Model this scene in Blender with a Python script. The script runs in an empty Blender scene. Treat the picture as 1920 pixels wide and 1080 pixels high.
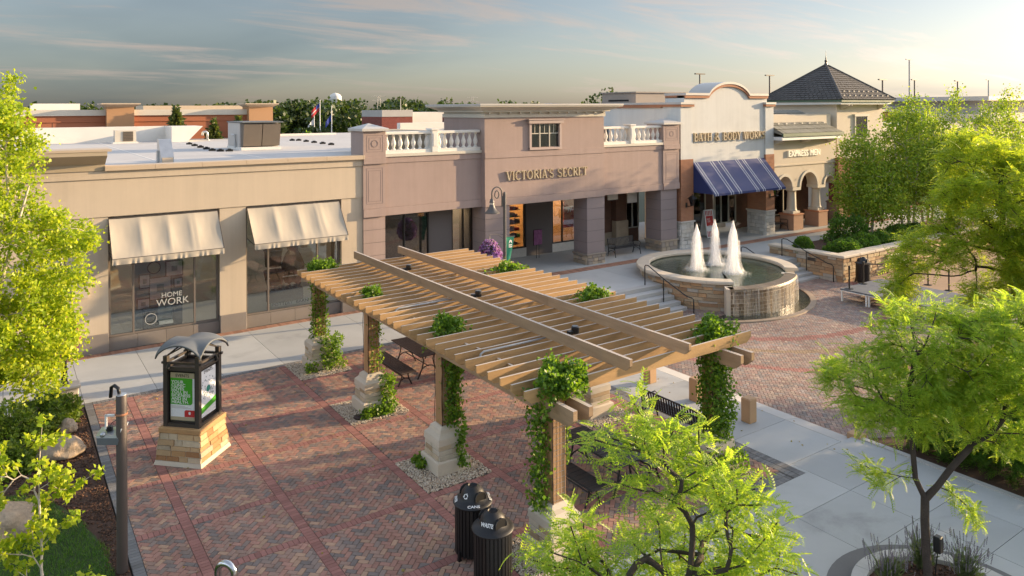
import bpy, bmesh, math, random
import numpy as np
from mathutils import Vector, Matrix, noise

random.seed(7)
RNG = np.random.default_rng(11)
scene = bpy.context.scene
COL = scene.collection
R = math.radians
# ------------------------------------------------------------------ camera
cam = bpy.data.cameras.new('camera')
camo = bpy.data.objects.new('camera', cam)
COL.objects.link(camo)
cam.sensor_fit = 'HORIZONTAL'
cam.sensor_width = 36.0
cam.lens = 1391.0 / 1920.0 * 36.0
cam.shift_y = -335.0 / 1920.0
cam.clip_start = 0.1
cam.clip_end = 6000
camo.matrix_world = (Matrix.Translation((0, 0, 8.0)) @ Matrix.Rotation(-R(34.62), 4, 'Z')
                     @ Matrix.Rotation(R(90), 4, 'X') @ Matrix.Rotation(-R(0.3), 4, 'Z'))
scene.camera = camo
scene.cycles.transparent_max_bounces = 48
# ------------------------------------------------------------------ light
SUN_AZ, SUN_EL = R(103.0), R(10.5)      # azimuth from +Y towards +X
world = bpy.data.worlds.new('World')
scene.world = world
world.use_nodes = True
wt = world.node_tree
wt.nodes.clear()
w_out = wt.nodes.new('ShaderNodeOutputWorld')
w_bg = wt.nodes.new('ShaderNodeBackground')
w_bg.inputs['Strength'].default_value = 0.15
sky = wt.nodes.new('ShaderNodeTexSky')
sky.sky_type = 'NISHITA'
sky.sun_disc = False
sky.sun_elevation = SUN_EL
sky.sun_rotation = SUN_AZ
sky.altitude = 200
sky.air_density = 1.0
sky.dust_density = 1.3
sky.ozone_density = 1.6


def wn(t, **kw):
    n = wt.nodes.new(t)
    for k, v in kw.items():
        setattr(n, k, v)
    return n


def wlink(a, b):
    wt.links.new(a, b)


def wmath(op, a, b=None):
    n = wn('ShaderNodeMath', operation=op)
    for i, v in enumerate((a, b)):
        if v is None:
            continue
        if isinstance(v, (int, float)):
            n.inputs[i].default_value = v
        else:
            wlink(v, n.inputs[i])
    return n.outputs[0]


# cloud layers on a flat sheet high above: a broad slate bank and thin sunlit streaks
tc = wn('ShaderNodeTexCoord')
sp = wn('ShaderNodeSeparateXYZ')
wlink(tc.outputs['Generated'], sp.inputs[0])
zc = wmath('ADD', wmath('MAXIMUM', sp.outputs[2], 0.0), 0.10)
cmb = wn('ShaderNodeCombineXYZ')
wlink(wmath('DIVIDE', sp.outputs[0], zc), cmb.inputs[0])
wlink(wmath('DIVIDE', sp.outputs[1], zc), cmb.inputs[1])
hs = wn('ShaderNodeHueSaturation')
hs.inputs['Saturation'].default_value = 0.66
wlink(sky.outputs[0], hs.inputs['Color'])
bw = wn('ShaderNodeRGBToBW')
wlink(sky.outputs[0], bw.inputs[0])


def cloud(scale, stretch, loc, lo, hi, detail, rough, dist, opacity, tint, base, low=0.0):
    """one cloud sheet; `low` thickens it towards the horizon, where a sheet is seen edge on"""
    mp = wn('ShaderNodeMapping')
    mp.inputs['Rotation'].default_value = (0, 0, R(34.6))
    mp.inputs['Scale'].default_value = stretch
    mp.inputs['Location'].default_value = loc
    wlink(cmb.outputs[0], mp.inputs[0])
    nz = wn('ShaderNodeTexNoise')
    nz.inputs['Scale'].default_value = scale
    nz.inputs['Detail'].default_value = detail
    nz.inputs['Roughness'].default_value = rough
    nz.inputs['Distortion'].default_value = dist
    wlink(mp.outputs[0], nz.inputs['Vector'])
    fac = nz.outputs['Fac']
    if low:
        hz = wn('ShaderNodeMapRange', interpolation_type='SMOOTHSTEP')
        hz.inputs['From Min'].default_value = 0.10
        hz.inputs['From Max'].default_value = 0.34
        hz.inputs['To Min'].default_value = low
        hz.inputs['To Max'].default_value = 0.0
        wlink(sp.outputs[2], hz.inputs['Value'])
        fac = wmath('ADD', fac, hz.outputs[0])
    cr = wn('ShaderNodeMapRange', interpolation_type='SMOOTHSTEP')
    cr.inputs['From Min'].default_value = lo
    cr.inputs['From Max'].default_value = hi
    wlink(fac, cr.inputs['Value'])
    cc = wn('ShaderNodeMix', data_type='RGBA', blend_type='MULTIPLY')
    cc.inputs['Factor'].default_value = 1.0
    wlink(hs.outputs[0] if low else bw.outputs[0], cc.inputs['A'])
    cc.inputs['B'].default_value = (*tint, 1)
    mx = wn('ShaderNodeMix', data_type='RGBA')
    wlink(wmath('MULTIPLY', cr.outputs[0], opacity), mx.inputs['Factor'])
    wlink(base, mx.inputs['A'])
    wlink(cc.outputs['Result'], mx.inputs['B'])
    return mx.outputs['Result']


c0_ = cloud(0.30, (1.0, 0.6, 1), (5.0, 2.0, 0), 0.56, 0.86, 3, 0.5, 0.3, 0.93, (0.160, 0.182, 0.214), hs.outputs[0], 0.55)
c1_ = cloud(0.16, (1.0, 0.6, 1), (31.1, 13.4, 0), 0.43, 0.74, 5, 0.55, 0.3, 0.60, (0.050, 0.092, 0.128), c0_)
c2_ = cloud(1.15, (0.40, 1.1, 1), (11.7, 5.3, 0), 0.50, 0.68, 10, 0.66, 0.45, 0.62, (0.30, 0.268, 0.245), c1_)
tn = wn('ShaderNodeMix', data_type='RGBA', blend_type='MULTIPLY')
tn.inputs['Factor'].default_value = 1.0
tn.inputs['B'].default_value = (1.08, 0.985, 0.93, 1)
wlink(c2_, tn.inputs['A'])
wlink(tn.outputs['Result'], w_bg.inputs['Color'])
wlink(w_bg.outputs[0], w_out.inputs['Surface'])

sun = bpy.data.lights.new('sun', 'SUN')
sun.energy = 2.7
sun.angle = R(0.6)
sun.color = (1.0, 0.72, 0.42)
suno = bpy.data.objects.new('sun', sun)
COL.objects.link(suno)
sd = Vector((math.sin(SUN_AZ) * math.cos(SUN_EL), math.cos(SUN_AZ) * math.cos(SUN_EL), math.sin(SUN_EL)))
suno.rotation_euler = sd.to_track_quat('Z', 'Y').to_euler()
suno.location = (60, -20, 40)
scene.view_settings.view_transform = 'Standard'
scene.view_settings.look = 'None'
scene.view_settings.exposure = 2.05
scene.view_settings.gamma = 1.0
scene.view_settings.use_curve_mapping = False
# ------------------------------------------------------------------ helpers
W = {}


def tag(o, label=None, cat=None, group=None, kind=None):
    for k, v in (('label', label), ('category', cat), ('group', group), ('kind', kind)):
        if v:
            o[k] = v
    return o


def link(o, parent=None, M=None):
    M = M or Matrix.Identity(4)
    COL.objects.link(o)
    if parent is not None:
        o.parent = parent
        o.matrix_parent_inverse = W[parent.name].inverted()
    o.matrix_basis = M
    W[o.name] = M.copy()
    return o


def thing(name, loc, label, cat, group=None, kind=None):
    o = bpy.data.objects.new(name, None)
    o.empty_display_size = 0.2
    link(o, None, Matrix.Translation(loc))
    return tag(o, label, cat, group, kind)


def inst(name, mesh, parent, M):
    return link(bpy.data.objects.new(name, mesh), parent, M)


def copy_tree(o, M, parent=None):
    c = o.copy()
    COL.objects.link(c)
    if parent is None:
        c.matrix_basis = M
        W[c.name] = M.copy()
    else:
        c.parent = parent
        W[c.name] = W[parent.name] @ c.matrix_parent_inverse @ c.matrix_basis
    for ch in list(o.children):
        copy_tree(ch, None, c)
    return c


def T(x, y, z, rz=0.0, s=1.0):
    return Matrix.Translation((x, y, z)) @ Matrix.Rotation(rz, 4, 'Z') @ Matrix.Scale(s, 4)


class MB:
    """collects shapes, builds one mesh"""
    def __init__(self):
        self.v = []
        self.f = []

    def poly(self, pts):
        n = len(self.v)
        self.v += [tuple(p) for p in pts]
        self.f.append(tuple(range(n, n + len(pts))))
        return self

    def hexa(self, p):          # 8 points: bottom 4 (ccw from above), top 4
        n = len(self.v)
        self.v += [tuple(q) for q in p]
        for f in ((3, 2, 1, 0), (4, 5, 6, 7), (0, 1, 5, 4), (1, 2, 6, 5), (2, 3, 7, 6), (3, 0, 4, 7)):
            self.f.append(tuple(n + i for i in f))
        return self

    def box(self, x0, y0, z0, x1, y1, z1):
        return self.hexa([(x0, y0, z0), (x1, y0, z0), (x1, y1, z0), (x0, y1, z0),
                          (x0, y0, z1), (x1, y0, z1), (x1, y1, z1), (x0, y1, z1)])

    def cbox(self, x0, y0, z0, x1, y1, z1, c=0.01):   # box with all edges chamfered
        xs, ys, zs = (x0, x1), (y0, y1), (z0, z1)
        n = len(self.v)
        idx = {}
        for i in (0, 1):
            for j in (0, 1):
                for k in (0, 1):
                    sx, sy, sz = (1 if i == 0 else -1), (1 if j == 0 else -1), (1 if k == 0 else -1)
                    for a in range(3):
                        p = [xs[i] + sx * c, ys[j] + sy * c, zs[k] + sz * c]
                        p[a] = (xs[i], ys[j], zs[k])[a]
                        idx[i, j, k, a] = len(self.v)
                        self.v.append(tuple(p))
        F = self.f
        for a in range(3):
            b, d = (a + 1) % 3, (a + 2) % 3
            for s in (0, 1):
                q = []
                for (m, o) in ((0, 0), (1, 0), (1, 1), (0, 1)):
                    ijk = [0, 0, 0]
                    ijk[a], ijk[b], ijk[d] = s, m, o
                    q.append(idx[ijk[0], ijk[1], ijk[2], a])
                F.append(tuple(q if s else q[::-1]))
            # edges along axis a
            for m in (0, 1):
                for o in (0, 1):
                    q = []
                    for s, ax in ((0, b), (1, b), (1, d), (0, d)):
                        ijk = [0, 0, 0]
                        ijk[a], ijk[b], ijk[d] = s, m, o
                        q.append(idx[ijk[0], ijk[1], ijk[2], ax])
                    F.append(tuple(q if (m != o) else q[::-1]))
        for i in (0, 1):
            for j in (0, 1):
                for k in (0, 1):
                    q = [idx[i, j, k, a] for a in range(3)]
                    F.append(tuple(q if (i + j + k) % 2 else q[::-1]))
        return self

    def frustum(self, x0, y0, x1, y1, z0, X0, Y0, X1, Y1, z1):
        return self.hexa([(x0, y0, z0), (x1, y0, z0), (x1, y1, z0), (x0, y1, z0),
                          (X0, Y0, z1), (X1, Y0, z1), (X1, Y1, z1), (X0, Y1, z1)])

    def prism(self, pts, axis, a, b):
        """pts 2D outline (convex or not) extruded along axis from a to b"""
        def P(p, t):
            if axis == 'x':
                return (t, p[0], p[1])
            if axis == 'y':
                return (p[0], t, p[1])
            return (p[0], p[1], t)
        n = len(self.v)
        k = len(pts)
        self.v += [P(p, a) for p in pts] + [P(p, b) for p in pts]
        self.f.append(tuple(range(n + k - 1, n - 1, -1)))
        self.f.append(tuple(range(n + k, n + 2 * k)))
        for i in range(k):
            j = (i + 1) % k
            self.f.append((n + i, n + j, n + k + j, n + k + i))
        return self

    def tube(self, pts, r, seg=8, caps=True):
        pts = [Vector(p) for p in pts]
        rs = r if isinstance(r, (list, tuple)) else [r] * len(pts)
        n0 = len(self.v)
        up = Vector((0, 0, 1))
        ref = None
        for i, p in enumerate(pts):
            d = (pts[min(i + 1, len(pts) - 1)] - pts[max(i - 1, 0)])
            if d.length < 1e-9:
                d = Vector((0, 0, 1))
            d.normalize()
            if ref is None:
                ref = d.cross(up)
                if ref.length < 1e-3:
                    ref = d.cross(Vector((1, 0, 0)))
                ref.normalize()
            else:
                ref = ref - d * ref.dot(d)
                if ref.length < 1e-6:
                    ref = d.orthogonal()
                ref.normalize()
            b = d.cross(ref)
            for k in range(seg):
                a = 2 * math.pi * k / seg
                self.v.append(tuple(p + (ref * math.cos(a) + b * math.sin(a)) * rs[i]))
        for i in range(len(pts) - 1):
            for k in range(seg):
                k2 = (k + 1) % seg
                self.f.append((n0 + i * seg + k, n0 + i * seg + k2, n0 + (i + 1) * seg + k2, n0 + (i + 1) * seg + k))
        if caps:
            self.f.append(tuple(n0 + k for k in range(seg - 1, -1, -1)))
            m = n0 + (len(pts) - 1) * seg
            self.f.append(tuple(m + k for k in range(seg)))
        return self

    def lathe(self, prof, cx, cy, seg=24, a0=0.0, a1=2 * math.pi):
        n0 = len(self.v)
        full = abs(a1 - a0 - 2 * math.pi) < 1e-6
        m = seg if full else seg + 1
        for (r, z) in prof:
            for k in range(m):
                a = a0 + (a1 - a0) * k / seg
                self.v.append((cx + r * math.cos(a), cy + r * math.sin(a), z))
        for i in range(len(prof) - 1):
            for k in range(seg):
                k2 = (k + 1) % m
                self.f.append((n0 + i * m + k, n0 + i * m + k2, n0 + (i + 1) * m + k2, n0 + (i + 1) * m + k))
        return self

    def grid(self, fn, nu, nv):
        n0 = len(self.v)
        for i in range(nu + 1):
            for j in range(nv + 1):
                self.v.append(tuple(fn(i / nu, j / nv)))
        for i in range(nu):
            for j in range(nv):
                a = n0 + i * (nv + 1) + j
                self.f.append((a, a + nv + 1, a + nv + 2, a + 1))
        return self

    def add(self, mesh, M):
        n = len(self.v)
        self.v += [tuple(M @ v.co) for v in mesh.vertices]
        self.f += [tuple(n + i for i in p.vertices) for p in mesh.polygons]
        return self

    def mesh(self, name, mat, smooth=False):
        me = bpy.data.meshes.new(name)
        me.from_pydata(self.v, [], self.f)
        if mat:
            me.materials.append(mat)
        if smooth:
            me.polygons.foreach_set('use_smooth', [True] * len(me.polygons))
        me.update()
        return me

    def build(self, name, mat, parent=None, M=None, smooth=False, **tags):
        me = self.mesh(name, mat, smooth)
        if smooth == 'auto':
            me.polygons.foreach_set('use_smooth', [True] * len(me.polygons))
            bm = bmesh.new()
            bm.from_mesh(me)
            for e in bm.edges:
                if len(e.link_faces) == 2 and e.calc_face_angle(0) > R(38):
                    e.smooth = False
            bm.to_mesh(me)
            bm.free()
        o = bpy.data.objects.new(name, me)
        link(o, parent, M)
        return tag(o, **tags)


def npmesh(name, verts, faces, mat, smooth=False):
    """verts (N,3), faces (M,4) or (M,3) -> mesh, quick"""
    verts = np.asarray(verts, np.float32)
    faces = np.asarray(faces, np.int32)
    me = bpy.data.meshes.new(name)
    k = faces.shape[1]
    me.vertices.add(len(verts))
    me.vertices.foreach_set('co', verts.ravel())
    me.loops.add(faces.size)
    me.loops.foreach_set('vertex_index', faces.ravel())
    me.polygons.add(len(faces))
    me.polygons.foreach_set('loop_start', np.arange(0, faces.size, k, dtype=np.int32))
    me.polygons.foreach_set('loop_total', np.full(len(faces), k, np.int32))
    if smooth:
        me.polygons.foreach_set('use_smooth', np.ones(len(faces), bool))
    me.update(calc_edges=True)
    me.validate()
    me.materials.append(mat)
    return me


# ------------------------------------------------------------------ materials
def mat(name, col, rough=0.8, var=0.14, sc=1.2, bump=0.12, bs=45, rnd=0.0, metal=0.0, cols=None,
        spec=0.4, bdist=0.01, stretch=None, coat=0.0, fine=0.06, stain=0.0, streak=0.0, bleach=None):
    m = bpy.data.materials.new(name)
    m.use_nodes = True
    nt = m.node_tree
    N, L = nt.nodes, nt.links
    bs_ = N['Principled BSDF']
    bs_.inputs['Roughness'].default_value = rough
    bs_.inputs['Metallic'].default_value = metal
    bs_.inputs['Specular IOR Level'].default_value = spec
    if coat:
        bs_.inputs['Coat Weight'].default_value = coat
        bs_.inputs['Coat Roughness'].default_value = 0.15
    geo = N.new('ShaderNodeNewGeometry')
    pos = geo.outputs['Position']
    if stretch:
        mpn = N.new('ShaderNodeMapping')
        mpn.inputs['Scale'].default_value = stretch
        L.new(pos, mpn.inputs[0])
        pos = mpn.outputs[0]
    if rnd or cols:
        oi = N.new('ShaderNodeObjectInfo')
        ad = N.new('ShaderNodeMath')
        ad.operation = 'ADD'
        L.new(oi.outputs['Random'], ad.inputs[0])
        L.new(geo.outputs['Random Per Island'], ad.inputs[1])
        fr = N.new('ShaderNodeMath')
        fr.operation = 'FRACT'
        L.new(ad.outputs[0], fr.inputs[0])
        rv = fr.outputs[0]
    if cols:
        ramp = N.new('ShaderNodeValToRGB')
        ramp.color_ramp.interpolation = 'CONSTANT'
        el = ramp.color_ramp.elements
        tot = sum(w for _, w in cols)
        acc = 0
        for i, (c, w) in enumerate(cols):
            e = el[i] if i < 2 else el.new(acc / tot)
            e.position = acc / tot
            e.color = (*c, 1)
            acc += w
        L.new(rv, ramp.inputs[0])
        base = ramp.outputs[0]
    else:
        rgb = N.new('ShaderNodeRGB')
        rgb.outputs[0].default_value = (*col, 1)
        base = rgb.outputs[0]

    def mul(base, fac_socket, lo, hi):
        mr = N.new('ShaderNodeMapRange')
        mr.inputs['To Min'].default_value = lo
        mr.inputs['To Max'].default_value = hi
        L.new(fac_socket, mr.inputs[0])
        mx = N.new('ShaderNodeVectorMath')
        mx.operation = 'SCALE'
        L.new(base, mx.inputs[0])
        L.new(mr.outputs[0], mx.inputs['Scale'])
        return mx.outputs[0]
    if rnd:
        wnz = N.new('ShaderNodeTexWhiteNoise')
        wnz.noise_dimensions = '1D'
        L.new(rv, wnz.inputs['W'])
        base = mul(base, wnz.outputs['Value'], 1 - rnd, 1 + rnd)
    n1 = N.new('ShaderNodeTexNoise')
    n1.inputs['Scale'].default_value = sc
    n1.inputs['Detail'].default_value = 6
    n1.inputs['Roughness'].default_value = 0.62
    L.new(pos, n1.inputs['Vector'])
    base = mul(base, n1.outputs['Fac'], 1 - 2 * var, 1 + 2 * var)
    n2 = N.new('ShaderNodeTexNoise')
    n2.inputs['Scale'].default_value = bs
    n2.inputs['Detail'].default_value = 4
    L.new(pos, n2.inputs['Vector'])
    if fine:
        base = mul(base, n2.outputs['Fac'], 1 - 2 * fine, 1 + 2 * fine)
    if stain:
        n3 = N.new('ShaderNodeTexNoise')
        n3.inputs['Scale'].default_value = 0.35
        n3.inputs['Detail'].default_value = 8
        n3.inputs['Roughness'].default_value = 0.7
        n3.inputs['Distortion'].default_value = 0.6
        L.new(geo.outputs['Position'], n3.inputs['Vector'])
        mr = N.new('ShaderNodeMapRange')
        mr.interpolation_type = 'SMOOTHSTEP'
        mr.inputs['From Min'].default_value = 0.52
        mr.inputs['From Max'].default_value = 0.7
        L.new(n3.outputs['Fac'], mr.inputs[0])
        base = mul(base, mr.outputs[0], 1.0, 1.0 - stain)
    if bleach:                      # upward faces weathered grey
        sn = N.new('ShaderNodeSeparateXYZ')
        L.new(geo.outputs['True Normal'], sn.inputs[0])
        gt = N.new('ShaderNodeMapRange')
        gt.inputs['From Min'].default_value = 0.5
        gt.inputs['From Max'].default_value = 0.9
        gt.inputs['To Max'].default_value = 0.8
        L.new(sn.outputs[2], gt.inputs[0])
        mb = N.new('ShaderNodeMix')
        mb.data_type = 'RGBA'
        L.new(gt.outputs[0], mb.inputs['Factor'])
        L.new(base, mb.inputs['A'])
        mb.inputs['B'].default_value = (*bleach, 1)
        base = mb.outputs['Result']
    if streak:                      # faint rain streaks
        ms = N.new('ShaderNodeMapping')
        ms.inputs['Scale'].default_value = (2.6, 2.6, 0.10)
        L.new(geo.outputs['Position'], ms.inputs[0])
        n4 = N.new('ShaderNodeTexNoise')
        n4.inputs['Scale'].default_value = 1.6
        n4.inputs['Detail'].default_value = 7
        n4.inputs['Roughness'].default_value = 0.7
        L.new(ms.outputs[0], n4.inputs['Vector'])
        base = mul(base, n4.outputs['Fac'], 1 + streak, 1 - streak)
    L.new(base, bs_.inputs['Base Color'])
    if bump:
        bp = N.new('ShaderNodeBump')
        bp.inputs['Strength'].default_value = bump
        bp.inputs['Distance'].default_value = bdist
        L.new(n2.outputs['Fac'], bp.inputs['Height'])
        L.new(bp.outputs[0], bs_.inputs['Normal'])
    mr2 = N.new('ShaderNodeMapRange')
    mr2.inputs['To Min'].default_value = max(0.03, rough - 0.12)
    mr2.inputs['To Max'].default_value = min(1, rough + 0.12)
    L.new(n1.outputs['Fac'], mr2.inputs[0])
    L.new(mr2.outputs[0], bs_.inputs['Roughness'])
    return m


def leafmat(name, cols, trans=0.45, tcol=None, rough=0.45):
    """leaf: diffuse + translucent, colour varies from leaf to leaf"""
    m = bpy.data.materials.new(name)
    m.use_nodes = True
    nt = m.node_tree
    N, L = nt.nodes, nt.links
    p = N['Principled BSDF']
    out = N['Material Output']
    geo = N.new('ShaderNodeNewGeometry')
    ramp = N.new('ShaderNodeValToRGB')
    el = ramp.color_ramp.elements
    for i, c in enumerate(cols):
        e = el[i] if i < 2 else el.new(i / (len(cols) - 1))
        e.position = i / (len(cols) - 1)
        e.color = (*c, 1)
    L.new(geo.outputs['Random Per Island'], ramp.inputs[0])
    L.new(ramp.outputs[0], p.inputs['Base Color'])
    p.inputs['Roughness'].default_value = rough
    p.inputs['Specular IOR Level'].default_value = 0.35
    tr = N.new('ShaderNodeBsdfTranslucent')
    hs = N.new('ShaderNodeMix')
    hs.data_type = 'RGBA'
    hs.blend_type = 'MULTIPLY'
    hs.inputs['Factor'].default_value = 1
    L.new(ramp.outputs[0], hs.inputs['A'])
    hs.inputs['B'].default_value = (*(tcol or (2.0, 2.2, 0.7)), 1)
    L.new(hs.outputs['Result'], tr.inputs['Color'])
    mx = N.new('ShaderNodeMixShader')
    mx.inputs[0].default_value = trans
    L.new(p.outputs[0], mx.inputs[1])
    L.new(tr.outputs[0], mx.inputs[2])
    L.new(mx.outputs[0], out.inputs['Surface'])
    return m


def glassmat(name, tint=(0.75, 0.8, 0.8), refl=0.25):
    m = bpy.data.materials.new(name)
    m.use_nodes = True
    nt = m.node_tree
    N, L = nt.nodes, nt.links
    out = N['Material Output']
    N.remove(N['Principled BSDF'])
    tr = N.new('ShaderNodeBsdfTransparent')
    tr.inputs[0].default_value = (*tint, 1)
    gl = N.new('ShaderNodeBsdfGlossy')
    gl.inputs['Roughness'].default_value = 0.03
    gl.inputs['Color'].default_value = (0.9, 0.95, 1, 1)
    fr = N.new('ShaderNodeFresnel')
    fr.inputs[0].default_value = 1.5
    mr = N.new('ShaderNodeMapRange')
    mr.inputs['To Min'].default_value = refl * 0.5
    mr.inputs['To Max'].default_value = 1.0
    L.new(fr.outputs[0], mr.inputs[0])
    mx = N.new('ShaderNodeMixShader')
    L.new(mr.outputs[0], mx.inputs[0])
    L.new(tr.outputs[0], mx.inputs[1])
    L.new(gl.outputs[0], mx.inputs[2])
    L.new(mx.outputs[0], out.inputs['Surface'])
    return m


def emis(name, col, strength):
    m = bpy.data.materials.new(name)
    m.use_nodes = True
    nt = m.node_tree
    p = nt.nodes['Principled BSDF']
    p.inputs['Base Color'].default_value = (*col, 1)
    p.inputs['Emission Color'].default_value = (*col, 1)
    p.inputs['Emission Strength'].default_value = strength
    return m


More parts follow.
